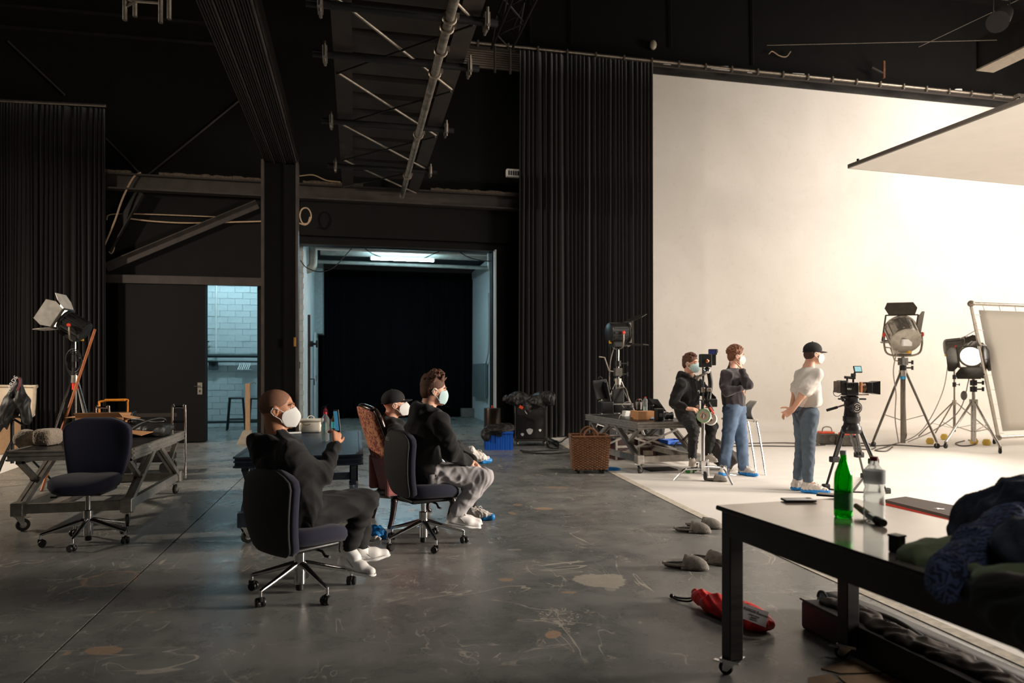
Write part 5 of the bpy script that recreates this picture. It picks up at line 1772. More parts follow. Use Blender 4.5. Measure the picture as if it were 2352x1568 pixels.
class Head:
    def __init__(self, c, f, tilt=0.0, s=1.0):
        """c = centre between the ears, f = horizontal looking direction, tilt = nod up in degrees"""
        self.c, self.s = V(c), s
        f = V(f).normalized()
        self.R = f.cross(V((0, 0, 1))).normalized()
        tl = math.radians(tilt)
        self.F = (f * math.cos(tl) + V((0, 0, 1)) * math.sin(tl)).normalized()
        self.U = self.R.cross(self.F).normalized()
        self.M = Matrix((self.R, self.F, self.U)).transposed()

    def p(self, x, y, z):
        return self.c + (self.R * x + self.F * y + self.U * z) * self.s

    def flesh(self, f):
        s = self.s
        E = lambda c, r, k=0.02, op='u': f.ell(self.p(*c), [q * s for q in r], self.M, k, op)
        E((0, -0.008, 0.036), (0.076, 0.099, 0.086))
        E((0, 0.028, -0.022), (0.066, 0.072, 0.075))
        E((0, 0.040, -0.068), (0.052, 0.055, 0.046))
        E((0, 0.074, -0.100), (0.022, 0.020, 0.018))
        f.cone(self.p(-0.036, 0.082, 0.026), self.p(0.036, 0.082, 0.026), 0.013 * s, k=0.015)
        f.cone(self.p(0, 0.094, 0.014), self.p(0, 0.112, -0.026), 0.009 * s, 0.014 * s, k=0.012)
        for sx in (-1, 1):
            E((sx * 0.034, 0.100, 0.006), (0.016, 0.014, 0.011), 0.010, 's')
            f.ell(self.p(sx * 0.078, -0.008, -0.008), (0.011 * s, 0.021 * s, 0.033 * s), self.M, 0.008)
            E((sx * 0.086, -0.004, -0.006), (0.006, 0.011, 0.020), 0.006, 's')
        return f

    def details(self, parent, hair, brow=True):
        s = self.s
        for sx in (-1, 1):
            e = MB().ball(self.p(sx * 0.034, 0.079, 0.006), 0.0112 * s, nu=10, nv=7).build('eye', M_EYE, parent, 'all', world=True)
            MB().ball(self.p(sx * 0.035, 0.0865, 0.006), 0.0052 * s, nu=8, nv=6).build('iris', M_IRIS, e, 'all', world=True)
            if brow:
                MB().tube([self.p(sx * 0.018, 0.098, 0.026), self.p(sx * 0.036, 0.095, 0.033), self.p(sx * 0.056, 0.080, 0.026)], [0.004 * s, 0.005 * s, 0.003 * s], 6).build('eyebrow', hair, parent, 'all', world=True)

    def mask(self, parent, m, kind='fold'):
        """folded respirator or flat surgical mask with two ear loops"""
        s = self.s
        if kind == 'fold':
            ridge = [(0.106, 0.016), (0.124, -0.010), (0.138, -0.036), (0.139, -0.056), (0.126, -0.086), (0.100, -0.117)]
            side = [(0.060, 0.058, -0.004), (0.072, 0.040, -0.014), (0.075, 0.028, -0.030), (0.075, 0.024, -0.052), (0.070, 0.028, -0.078), (0.046, 0.050, -0.110)]
            pw = 1.5
        else:
            ridge = [(0.108, 0.018), (0.122, -0.008), (0.128, -0.032), (0.126, -0.058), (0.118, -0.086), (0.098, -0.113)]
            side = [(0.066, 0.048, 0.000), (0.070, 0.040, -0.018), (0.071, 0.034, -0.036), (0.070, 0.032, -0.056), (0.068, 0.036, -0.078), (0.060, 0.042, -0.102)]
            pw = 2.0
        rows = []
        for (ry, rz), (sx, sy, sz) in zip(ridge, side):
            row = []
            for t in np.linspace(-1, 1, 13):
                a = abs(t)
                row.append(self.p(math.copysign(sx * (a ** 0.85), t), ry + (sy - ry) * a ** pw, rz + (sz - rz) * a))
            rows.append(row)
        o = MB().grid(rows).build('face_mask', m, parent, 'all', world=True)
        sm = o.modifiers.new('thickness', 'SOLIDIFY')
        sm.thickness = 0.003
        sub = o.modifiers.new('smooth', 'SUBSURF')
        sub.levels = sub.render_levels = 1
        for sx in (-1, 1):
            b = MB()
            for i, ez in ((1, 0.018), (4, -0.030)):
                q = side[i]
                b.tube(spline([self.p(sx * (q[0] + 0.001), q[1], q[2]), self.p(sx * 0.081, 0.018, (q[2] + ez) / 2), self.p(sx * 0.087, -0.016, ez)], 4), 0.0022 * s, 6)
            b.tube([self.p(sx * 0.087, -0.016, 0.018), self.p(sx * 0.085, -0.032, -0.006), self.p(sx * 0.087, -0.016, -0.030)], 0.0022 * s, 6)
            b.build('ear_loop', m, o, 'all', world=True)
        return o

    def hair(self, parent, m, kind, seed=0, vox=0.006):
        r = random.Random(seed)
        s = self.s
        f = Field()
        E = lambda c, q, k=0.01, op='u': f.ell(self.p(*c), [x * s for x in q], self.M, k, op)
        if kind == 'shaved':
            E((0, -0.010, 0.038), (0.0775, 0.0995, 0.0875))
            E((0, 0.150, -0.020), (0.12, 0.10, 0.115), 0.01, 's')
            E((0, 0.06, -0.12), (0.2, 0.10, 0.09), 0.01, 's')
            E((0, -0.01, -0.10), (0.2, 0.2, 0.055), 0.01, 's')
            for sx in (-1, 1):
                E((sx * 0.088, -0.006, -0.008), (0.022, 0.026, 0.036), 0.004, 's')
        else:
            E((0, -0.014, 0.048), (0.083, 0.103, 0.088))
            E((0, -0.052, 0.0), (0.074, 0.060, 0.080))
            E((0, 0.135, -0.030), (0.12, 0.085, 0.100), 0.012, 's')
            E((0, 0.05, -0.10), (0.2, 0.10, 0.095), 0.012, 's')
            E((0, -0.02, -0.125), (0.2, 0.2, 0.050), 0.012, 's')
            for sx in (-1, 1):
                E((sx * 0.090, -0.004, -0.010), (0.024, 0.028, 0.038), 0.004, 's')
            n = {'quiff': 130, 'curly': 210, 'neat': 110}[kind]
            for i in range(n):
                a = r.uniform(0, 2 * math.pi)
                top = r.random()
                if kind == 'curly':
                    th = r.uniform(0.0, 1.75)
                else:
                    th = r.uniform(0.0, 1.25)
                d = V((math.sin(th) * math.cos(a), math.sin(th) * math.sin(a), math.cos(th)))
                if d.y > 0.35 and d.z < 0.42:
                    continue
                rad = V((0.082 * d.x, 0.102 * d.y - 0.012, 0.090 * d.z + 0.048))
                if kind == 'quiff':
                    ln = 0.014 + 0.030 * max(0, d.z) + (0.008 if d.y > 0.1 else 0)
                    dr = V((d.x * 0.5 + r.uniform(-.5, .5), 0.55 + r.uniform(-.4, .4), 0.75)).normalized()
                elif kind == 'neat':
                    ln = 0.010 + 0.018 * max(0, d.z)
                    dr = V((0.5 + r.uniform(-.3, .3), 0.75 + r.uniform(-.3, .3), 0.30)).normalized()
                else:
                    ln = 0.024
                    dr = V((d.x + r.uniform(-.7, .7), d.y + r.uniform(-.7, .7), d.z + r.uniform(-.5, .7))).normalized()
                e = rad + dr * ln
                f.cone(self.p(*rad), self.p(*e), 0.013 * s, 0.0065 * s, k=0.006)
        return f.build('hair', m, parent, vox, 1)

    def cap(self, parent, vox=0.006, tilt=0.0):
        s = self.s
        f = Field()
        E = lambda c, q, k=0.012, op='u': f.ell(self.p(*c), [x * s for x in q], self.M, k, op)
        E((0, -0.010, 0.052), (0.087, 0.110, 0.092))
        E((0, 0.0, -0.075), (0.25, 0.25, 0.098), 0.004, 's')
        E((0, -0.105, 0.018), (0.028, 0.02, 0.018), 0.004, 's')
        crown = f.build('cap', M_CAPF, parent, vox, 2)
        MB().ball(self.p(0, -0.010, 0.146), 0.007 * s, nu=8, nv=6).build('cap_button', M_CAPF, crown, 'all', world=True)
        rows = []
        for t in np.linspace(0, 1, 9):
            row = []
            for a in np.linspace(-1.05, 1.05, 15):
                rx, ry = 0.085, 0.098
                ext = 0.082 * t * (1 - 0.35 * abs(a / 1.05) ** 3)
                x = math.sin(a) * rx
                y = -0.012 + math.cos(a) * ry + ext * (1.0 if abs(a) < 0.9 else 0.93)
                z = 0.036 - 0.016 * (x / 0.085) ** 2 - 0.012 * t * t
                row.append(self.p(x * (1 - 0.10 * t), y, z))
            rows.append(row)
        b = MB().grid(rows).build('cap_brim', M_CAPF, crown, 'all', world=True)
        so = b.modifiers.new('thickness', 'SOLIDIFY')
        so.thickness = 0.004
        MB().tube([self.p(math.sin(a) * 0.088, -0.011 + math.cos(a) * 0.110, 0.028) for a in np.linspace(2.3, 3.98, 12)], 0.005 * s, 6).build('cap_strap', M_CAPF, crown, 'all', world=True)
        return crown


def hand(f, w, d, n, thumb, curls=(0.5, 0.5, 0.5, 0.5), th_curl=0.4, s=1.0, splay=0.12):
    """fingers added to a field. w wrist, d direction of the fingers, n out of the back of the hand,
    thumb = +1/-1 side along d x n; curls = bend per finger in radians per joint"""
    w, d, n = V(w), V(d).normalized(), V(n).normalized()
    n = (n - d * n.dot(d)).normalized()
    x = d.cross(n).normalized() * thumb
    palm_e = w + d * 0.082 * s
    for k in (-0.024, -0.008, 0.008, 0.024):
        f.cone(w + x * k * 0.7 * s + d * 0.012 * s, palm_e + x * k * 1.15 * s, 0.0145 * s, 0.0125 * s, k=0.012)
    for i, (off, ln) in enumerate(((0.029, 0.072), (0.010, 0.080), (-0.010, 0.074), (-0.029, 0.058))):
        p = palm_e + x * off * s
        dr = (d + x * splay * (off / 0.03)).normalized()
        r = 0.0092 * s
        ax = x
        for j, q in enumerate((0.42, 0.33, 0.25)):
            c = curls[i] * (0.9 if j == 0 else 1.0)
            dr = (Matrix.Rotation(-c * thumb, 3, ax) @ dr)
            if dr.dot(n) > 0.9:
                pass
            e = p + dr * ln * s * q
            f.cone(p, e, r, r * 0.92, k=0.004)
            p, r = e, r * 0.92
    p = w + d * 0.026 * s + x * 0.026 * s
    dr = (d * 0.62 + x * 0.72 - n * 0.35).normalized()
    r = 0.0115 * s
    for j, q in enumerate((0.042, 0.034, 0.026)):
        e = p + dr * q * s
        f.cone(p, e, r, r * 0.92, k=0.008)
        p, r = e, r * 0.92
        dr = (dr + (d - x * 0.9 - n * 0.2) * th_curl * 0.5).normalized()


def limb(f, a, b, c, ra, rb, rc, k=0.03):
    f.cone(a, b, ra, rb, k)
    f.cone(b, c, rb, rc, k)


def person(label, base, J, hd, skin, hands, vox=0.008, s=1.0, feet=True):
    """one continuous body: head, neck, trunk, limbs and hands"""
    f = Field()
    hd.flesh(f)
    face = J['front']
    neck, chest, belly, pel = V(J['neck']), V(J['chest']), V(J['belly']), V(J['pelvis'])
    f.cone(hd.p(0, -0.028, -0.055), neck, 0.056 * s, 0.060 * s, 0.03)
    fl = (face, 0.70)
    f.cone(neck, chest, 0.075 * s, 0.125 * s, 0.04, fl)
    f.cone(chest, belly, 0.128 * s, 0.118 * s, 0.04, fl)
    f.cone(belly, pel, 0.118 * s, 0.125 * s, 0.04, fl)
    for q in 'LR':
        f.cone(neck.lerp(chest, 0.3), J['sh' + q], 0.055 * s, 0.056 * s, 0.03)
        limb(f, J['sh' + q], J['el' + q], J['wr' + q], 0.052 * s, 0.040 * s, 0.027 * s)
        f.cone(pel, J['hip' + q], 0.09 * s, 0.088 * s, 0.03)
        limb(f, J['hip' + q], J['kn' + q], J['an' + q], 0.085 * s, 0.055 * s, 0.036 * s)
        if feet:
            an_, to_ = V(J['an' + q]), V(J['to' + q])
            fw_ = V((to_.x - an_.x, to_.y - an_.y, 0)).normalized()
            f.cone(an_, V((an_.x, an_.y, max(to_.z + 0.05, an_.z - 0.10))) + fw_ * 0.10, 0.036 * s, 0.026 * s, 0.02)
    for h_ in hands:
        hand(f, **h_)
    o = f.build('person', skin, None, vox, 1)
    me = o.data
    base = V(base)
    me.transform(Matrix.Translation(-base))
    o.location = base
    o.matrix_basis = Matrix.Translation(base)
    tag(o, label, 'person')
    return o


def top_wear(name, m, o, J, s=1.0, vox=0.009, sleeve=1.0, loose=0.022, hem=0.02, hood=False, hd=None, seed=1, amp=0.006, cuff=True, freq=26.0, wid=1.0, hemz=None, hdrop=0.0):
    f = Field()
    face = J['front']
    fl = (face, 0.74)
    neck, chest, belly, pel = V(J['neck']), V(J['chest']), V(J['belly']), V(J['pelvis'])
    f.cone(neck + (neck - chest) * 0.10, chest, 0.082 * s, 0.14 * s * wid + loose, 0.04, fl)
    f.cone(chest, belly, 0.138 * s * wid + loose, 0.135 * s * wid + loose, 0.05, fl)
    f.cone(belly, pel.lerp(belly, 0.15), 0.135 * s * wid + loose, 0.13 * s * wid + loose + hem, 0.05, fl)
    for q in 'LR':
        sh, el, wr = V(J['sh' + q]), V(J['el' + q]), V(J['wr' + q])
        f.cone(neck.lerp(chest, 0.25), sh, 0.066 * s, 0.068 * s + loose * 0.4, 0.045)
        if sleeve >= 1.0:
            f.cone(sh, el, 0.066 * s + loose * 0.5, 0.056 * s + loose * 0.45, 0.035)
            f.cone(el, el.lerp(wr, 0.90), 0.056 * s + loose * 0.45, 0.040 * s + loose * 0.3, 0.03)
            if cuff:
                f.cone(el.lerp(wr, 0.88), el.lerp(wr, 0.97), 0.040 * s + loose * 0.1, 0.038 * s, 0.012)
        else:
            e2 = sh.lerp(el, sleeve)
            f.cone(sh, e2, 0.064 * s + loose * 0.4, 0.074 * s + loose * 0.4, 0.03)
    if hemz is not None:
        f.box((belly.x, belly.y, hemz - 0.2), (0.30, 0.30, 0.2), None, 0.005, 0.012, 's')
    if hood:
        hp = [hd.p(x, y, z - hdrop) for x, y, z in ((-0.045, 0.062, -0.195), (-0.085, 0.015, -0.170), (-0.095, -0.055, -0.145), (-0.055, -0.120, -0.135), (0, -0.138, -0.133), (0.055, -0.120, -0.135), (0.095, -0.055, -0.145), (0.085, 0.015, -0.170), (0.045, 0.062, -0.195))]
        f.chain(hp, [0.022, 0.028, 0.032, 0.037, 0.039, 0.037, 0.032, 0.028, 0.022], 0.03)
        f.ell(hd.p(0, -0.130, -0.205 - hdrop), (0.10 * s, 0.060 * s, 0.085 * s), hd.M, 0.05)
    return f.build(name, m, o, vox, 2, folds(amp, freq, seed))


def trousers(name, m, o, J, s=1.0, vox=0.009, loose=0.012, cuffz=0.93, seed=2, amp=0.005, crop=(1, 1), freq=30.0, calf=0.052):
    f = Field()
    fl = (J['front'], 0.80)
    pel = V(J['pelvis'])
    f.cone(pel.lerp(V(J['belly']), 0.35), pel, 0.128 * s + loose * 0.5, 0.132 * s + loose, 0.04, fl)
    for q in 'LR':
        hp, kn, an = V(J['hip' + q]), V(J['kn' + q]), V(J['an' + q])
        f.cone(pel, hp, 0.10 * s, 0.096 * s + loose, 0.04)
        f.cone(hp, kn, 0.095 * s + loose, 0.066 * s + loose, 0.03)
        f.cone(kn, kn.lerp(an, cuffz), 0.066 * s + loose * 0.9, calf * s + loose * 0.8, 0.025)
    return f.build(name, m, o, vox, 2, folds(amp, freq, seed))


def shoe(o, an, toe, m, name='shoe', s=1.0, vox=0.006, lift=None, laces=True):
    """an = ankle joint, toe = tip of the sole; built along heel - toe"""
    an, toe = V(an), V(toe)
    d = toe - an
    low = toe.z
    fw = V((d.x, d.y, 0)).normalized()
    L = 0.295 * s
    h0 = V((an.x, an.y, low)) - fw * 0.075 * s
    toe = h0 + fw * L
    heel = h0 + V((0, 0, (lift or 0)))
    ax = (toe - heel).normalized()
    sd = ax.cross(V((0, 0, 1))).normalized()
    up = sd.cross(ax).normalized()
    f = Field()
    P_ = lambda a, u, w=0: heel + ax * (a * L) + up * u + sd * w
    f.cone(P_(0.13, 0.040), P_(0.62, 0.036), 0.036 * s, 0.042 * s, 0.02)
    f.cone(P_(0.62, 0.036), P_(0.87, 0.030), 0.042 * s, 0.032 * s, 0.02)
    f.cone(P_(0.16, 0.05), P_(0.20, 0.095 * s), 0.040 * s, 0.040 * s, 0.02)
    f.cone(P_(0.28, 0.085), P_(0.60, 0.05), 0.036 * s, 0.036 * s, 0.03)
    sh = f.build(name, m, o, vox, 1)
    g = Field()
    g.cone(P_(0.13, 0.014), P_(0.62, 0.012), 0.044 * s, 0.050 * s, 0.01, (up, 0.32))
    g.cone(P_(0.62, 0.012), P_(0.88, 0.014), 0.050 * s, 0.036 * s, 0.01, (up, 0.36))
    g.build('sole', M_WHITE if m is M_SNEAK else mat('grey_sole', (170, 162, 152), 0.7), sh, vox * 0.8, 0)
    if laces:
        e = MB()
        for w_ in (-1, 1):
            e.tube(spline([P_(0.02, 0.030, w_ * 0.012), P_(0.15, 0.030, w_ * 0.040), P_(0.6, 0.026, w_ * 0.045), P_(0.88, 0.026, w_ * 0.026), P_(0.985, 0.026, 0)], 4), 0.004, 6)
            e.tube(spline([P_(0.22, 0.10, w_ * 0.036), P_(0.36, 0.075, w_ * 0.041), P_(0.5, 0.045, w_ * 0.045)], 4), 0.0028, 6)
            e.tube(spline([P_(0.70, 0.040, w_ * 0.038), P_(0.66, 0.068, w_ * 0.022), P_(0.65, 0.075, 0)], 4), 0.0028, 6)
        e.build('seams', mat('grey_seam', (160, 156, 152), 0.7), sh, 'all', world=True)
        b = MB()
        for k in range(4):
            a_ = 0.36 + 0.075 * k
            u_ = 0.118 - 0.013 * k
            b.tube([P_(a_, u_ - 0.012, -0.03), P_(a_ + 0.01, u_ + 0.004, 0), P_(a_, u_ - 0.012, 0.03)], 0.0035, 6)
        b.tube(spline([P_(0.44, 0.108, 0.0), P_(0.46, 0.115, 0.02), P_(0.50, 0.100, 0.035), P_(0.46, 0.108, 0.01), P_(0.50, 0.108, -0.02), P_(0.53, 0.092, -0.035)], 4), 0.003, 6)
        b.build('laces', M_WHITE, sh, 'all', world=True)
    return sh


def shoe_cover(o, an, toe, s=1.0, vox=0.007, seed=0, lift=0.0, toe_only=False, full=1.0):
    """crinkled overshoe: white upper, blue sole part"""
    an, toe = V(an), V(toe)
    d = toe - an
    fw = V((d.x, d.y, 0)).normalized()
    L = 0.31 * s
    h0 = V((an.x, an.y, toe.z)) - fw * 0.08 * s
    toe = h0 + fw * L
    heel = h0 + V((0, 0, lift))
    ax = (toe - heel).normalized()
    sd = ax.cross(V((0, 0, 1))).normalized()
    up = sd.cross(ax).normalized()
    P_ = lambda a, u, w=0: heel + ax * (a * L) + up * u + sd * w
    f = Field()
    f.cone(P_(0.15, 0.060), P_(0.62, 0.052), 0.045 * s, 0.044 * s, 0.02)
    f.cone(P_(0.62, 0.050), P_(0.86, 0.040), 0.044 * s, 0.034 * s, 0.02)
    f.cone(P_(0.18, 0.06), P_(0.22, 0.115 * s), 0.048 * s, 0.046 * s, 0.02)
    f.cone(P_(0.30, 0.095), P_(0.62, 0.06), 0.042 * s, 0.036 * s, 0.03)
    c = f.build('shoe_cover', M_COVW, o, vox, 1, folds(0.006, 90.0, seed, (3, 3, 1)))
    g = Field()
    if toe_only:
        g.cone(P_(0.66, 0.030), P_(0.90, 0.034), 0.046 * s, 0.038 * s, 0.015, (up, 0.85))
    else:
        g.cone(P_(0.14, 0.026), P_(0.62, 0.024), 0.052 * s, 0.057 * s, 0.02, (up, 0.52))
        g.cone(P_(0.62, 0.024), P_(0.90, 0.026), 0.057 * s, 0.042 * s, 0.02, (up, 0.62))
    g.build('cover_sole', M_COVB, c, vox, 1, folds(0.004, 70.0, seed + 5))
    b = MB()
    b.tube(spline([P_(0.48, 0.122, 0.0), P_(0.50, 0.132, 0.03), P_(0.55, 0.115, 0.045), P_(0.50, 0.12, 0.01), P_(0.54, 0.128, -0.03), P_(0.58, 0.105, -0.045)], 4), 0.0035, 6)
    b.build('drawstring', M_COVW, c, 'all', world=True)
    return c


def sit(c, v, z, neckp, hw=0.085, shw=0.19, tilt=0.0):
    """skeleton helper for a seated trunk: c pelvis ground point, v heading, neckp neck base"""
    sd = V((v.y, -v.x, 0))          # the sitter's right
    pel = V((c.x, c.y, z))
    neck = V(neckp)
    return pel, neck, sd


# ---- bald man with the phone
DB = 4.54
vT = heading(44)[1]
sd = V((vT.y, -vT.x, 0))
hdb = Head(P(637, 941, DB), heading(14)[1], 4, 1.06)
pel = c_bald + vT * 0.0 + V((0, 0, 0.535))
neck = P(636, 1008, DB - 0.02)
chest = neck.lerp(pel, 0.36) - RGT * 0.02
belly = neck.lerp(pel, 0.70)
JB = dict(front=vT, neck=neck, chest=chest, belly=belly, pelvis=pel,
          shR=neck + sd * 0.185 + vT * 0.01 + V((0, 0, -0.085)), shL=neck - sd * 0.185 + vT * 0.02 + V((0, 0, -0.075)),
          elR=P(738, 1094, 4.52), wrR=P(772, 1020, 4.72), elL=neck - sd * 0.26 + vT * 0.12 + V((0, 0, -0.36)), wrL=pel + vT * 0.10 - sd * 0.17 + V((0, 0, 0.06)),
          hipR=pel + sd * 0.085 + vT * 0.02 - V((0, 0, 0.02)), hipL=pel - sd * 0.085 + vT * 0.02 - V((0, 0, 0.02)),
          knR=P(842, 1148, 4.74), knL=P(836, 1146, 4.98), anR=P(797, 1262, 4.70), anL=P(826, 1262, 4.92),
          toR=P(831, 1312, 4.66), toL=P(878, 1292, 4.98))
JB['toR'].z, JB['toL'].z = 0.065, 0.075
ph = P(776, 969, 4.80)
hb = [dict(w=JB['wrR'], d=(P(774, 975, 4.80) - JB['wrR']), n=RGT * 0.75 - FWD * 0.66, thumb=1, curls=(0.55, 0.65, 0.7, 0.75), th_curl=0.2),
      dict(w=JB['wrL'], d=vT, n=V((0, 0, 1)), thumb=1)]
bm = person('bald man in a black hoodie seated from behind, white mask, holding up a phone', c_bald + vT * 0.3, JB, hdb, SK_BROWN, hb, 0.0065, 1.0)
hdb.details(bm, M_STUBBLE)
hdb.hair(bm, M_STUBBLE, 'shaved', 1, 0.005)
hdb.mask(bm, M_MASK)
top_wear('hoodie', M_HOOD, bm, JB, 1.0, 0.009, hood=True, hd=hdb, seed=3, hdrop=0.03, amp=0.012, freq=24, loose=0.034, wid=1.20)
trousers('trousers', M_BLACKDENIM, bm, JB, 1.0, 0.009, 0.016, 0.92, 4, 0.010)
shoe(bm, JB['anR'], JB['toR'], M_SNEAK, lift=0.035)
shoe(bm, JB['anL'], JB['toL'] + V((0, 0, 0.03)), M_SNEAK, lift=-0.03)
for q in 'RL':
    f_ = Field()
    f_.cone(JB['an' + q] + V((0, 0, 0.09)), JB['an' + q] - V((0, 0, 0.02)), 0.042, 0.044, 0.01)
    fw_ = (JB['to' + q] - JB['an' + q]) * V((1, 1, 0)) if False else V((JB['to' + q].x - JB['an' + q].x, JB['to' + q].y - JB['an' + q].y, 0)).normalized()
    f_.cone(JB['an' + q] + V((0, 0, 0.01)), JB['an' + q] + fw_ * 0.06 - V((0, 0, 0.05)), 0.046, 0.044, 0.02)
    f_.build('sock', M_WHITE, bm, 0.006, 1)
# phone in the hand
px_ = (RGT * 0.35 - FWD * 0.35 + V((0, 0, 1)) * 0.0).normalized()
pn = (-RGT * 0.78 - FWD * 0.62).normalized()
pu = V((0, 0, 1)) - RGT * 0.10
Mp = frame(P(774, 966, 4.795), pn.cross(pu), pu)
tph = thing('mobile_phone', 'dark mobile phone held up in the hand of the bald man', 'phone', Mp.translation)
R3 = Mp.to_3x3()
MB().rbox(Mp.translation, (0.075, 0.155, 0.009), 0.004, R=R3).build('phone_body', M_BLACK, tph, world=True)
MB().box(Mp.translation - R3 @ V((0, 0, 0.0055)) if (R3 @ V((0, 0, 1))).dot(pn) < 0 else Mp.translation + R3 @ V((0, 0, 0.0055)), (0.060, 0.132, 0.001), R=R3).build('screen', mat('lit_screen', (30, 60, 90), 0.2, var=0.6, scale=30, emit=(90, 190, 235), estr=0.25), tph, world=True)

# ---- young man in grey jogging trousers
DY = 5.78
vT = heading(24)[1]
sd = V((vT.y, -vT.x, 0))
hdy = Head(P(996, 897, DY), heading(18)[1], -4, 1.0)
pel = c_young + vT * 0.02 + V((0, 0, 0.60))
neck = P(982, 944, DY)
chest = neck.lerp(pel, 0.36) - vT * 0.03
belly = neck.lerp(pel, 0.70) - vT * 0.05
JY = dict(front=vT, neck=neck, chest=chest, belly=belly, pelvis=pel,
          shR=neck + sd * 0.185 + vT * 0.05 + V((0, 0, -0.07)), shL=neck - sd * 0.185 + vT * 0.06 + V((0, 0, -0.07)),
          elR=P(1036, 1040, 5.62), wrR=P(1078, 1062, 5.80), elL=P(1040, 1030, 6.1), wrL=P(1085, 1058, 5.98),
          hipR=pel + sd * 0.085 + vT * 0.03 - V((0, 0, 0.02)), hipL=pel - sd * 0.085 + vT * 0.03 - V((0, 0, 0.02)),
          knR=P(1110, 1096, 5.80), knL=P(1098, 1100, 6.12), anR=P(1044, 1182, 5.72), anL=P(1050, 1180, 6.02),
          toR=P(1086, 1218, 5.74), toL=P(1104, 1212, 6.05))
JY['toR'].z, JY['toL'].z = 0.13, 0.10
hy = [dict(w=JY['wrR'], d=vT * 0.5 - sd * 0.7 - V((0, 0, 0.5)), n=V((0, 0, 1)) + vT * 0.6, thumb=-1, curls=(0.6, 0.6, 0.7, 0.7)),
      dict(w=JY['wrL'], d=vT * 0.4 + sd * 0.7 - V((0, 0, 0.5)), n=V((0, 0, 1)) + vT * 0.6, thumb=1, curls=(0.6, 0.6, 0.7, 0.7))]
ym = person('young man in a black hoodie and grey jogging trousers seated in profile, blue mask', c_young + vT * 0.2, JY, hdy, SK_FAIR, hy, 0.0075)
hdy.details(ym, M_HAIRB)
hdy.hair(ym, M_HAIRB, 'quiff', 5, 0.006)
hdy.mask(ym, M_MASKB, 'flat')
top_wear('hoodie', M_HOOD, ym, JY, 1.0, 0.009, hood=True, hd=hdy, seed=8, amp=0.012, freq=22, loose=0.03, wid=1.14)
trousers('jogging_trousers', M_JOG, ym, JY, 1.0, 0.009, 0.018, 0.90, 9, 0.010)
f_ = Field()
f_.cone(pel.lerp(belly, 0.12) - vT * 0.02, pel + vT * 0.07 + V((0, 0, -0.03)), 0.155, 0.15, 0.02, (vT, 0.80))
f_.build('shirt_hem', mat('pale_blue_cotton', (176, 190, 204), 0.9, bump=0.1), ym, 0.009, 1, folds(0.004, 40, 3))
shoe(ym, JY['anR'], JY['toR'], M_SNEAK, lift=0.05)
shoe(ym, JY['anL'], JY['toL'], M_SNEAK, lift=0.0)

# ---- man in the black cap in the armchair
DC = 6.55
vT = vA
sd = V((vT.y, -vT.x, 0))
hdc = Head(P(907, 929, DC), heading(14)[1], 8, 1.0)
pel = ac + vT * 0.02 + V((0, 0, 0.56))
neck = P(893, 968, DC)
chest = neck.lerp(pel, 0.36) - vT * 0.02
belly = neck.lerp(pel, 0.70) - vT * 0.03
JC = dict(front=vT, neck=neck, chest=chest, belly=belly, pelvis=pel,
          shR=neck + sd * 0.185 + V((0, 0, -0.08)), shL=neck - sd * 0.185 + V((0, 0, -0.08)),
          elR=neck + sd * 0.24 + vT * 0.12 + V((0, 0, -0.34)), wrR=pel + vT * 0.32 + sd * 0.05 + V((0, 0, 0.12)), elL=neck - sd * 0.24 + vT * 0.12 + V((0, 0, -0.34)), wrL=pel + vT * 0.32 - sd * 0.05 + V((0, 0, 0.14)),
          hipR=pel + sd * 0.085 + vT * 0.03 - V((0, 0, 0.02)), hipL=pel - sd * 0.085 + vT * 0.03 - V((0, 0, 0.02)),
          knR=P(1046, 1030, 6.50), knL=P(1068, 1085, 6.85), anR=P(1080, 1052, 6.78), anL=P(1082, 1166, 6.75),
          toR=P(1124, 1050, 6.95), toL=P(1140, 1196, 6.72))
JC['toL'].z = 0.0
hc = [dict(w=JC['wrR'], d=vT - sd * 0.5, n=V((0, 0, 1)), thumb=-1), dict(w=JC['wrL'], d=vT + sd * 0.5, n=V((0, 0, 1)), thumb=1)]
cm = person('man in a black cap and hoodie sitting cross-legged in the old armchair, white mask', ac + vT * 0.3, JC, hdc, SK_FAIR, hc, 0.008)
hdc.details(cm, M_HAIRD)
hdc.cap(cm)
hdc.mask(cm, M_MASK)
top_wear('hoodie', M_HOOD, cm, JC, 1.0, 0.010, hood=True, hd=hdc, seed=12, amp=0.010, freq=22)
trousers('trousers', M_BLACKDENIM, cm, JC, 1.0, 0.010, 0.012, 0.90, 14, 0.005)
shoe_cover(cm, JC['anL'], JC['toL'], 1.0, 0.007, 3, 0.0, True)
# crossed foot: raised, sole to the right
JC2 = V(JC['toR'])
shoe_cover(cm, JC['anR'] - FWD * 0.02, P(1122, 1066, 6.86), 1.0, 0.007, 6, 0.04, True)

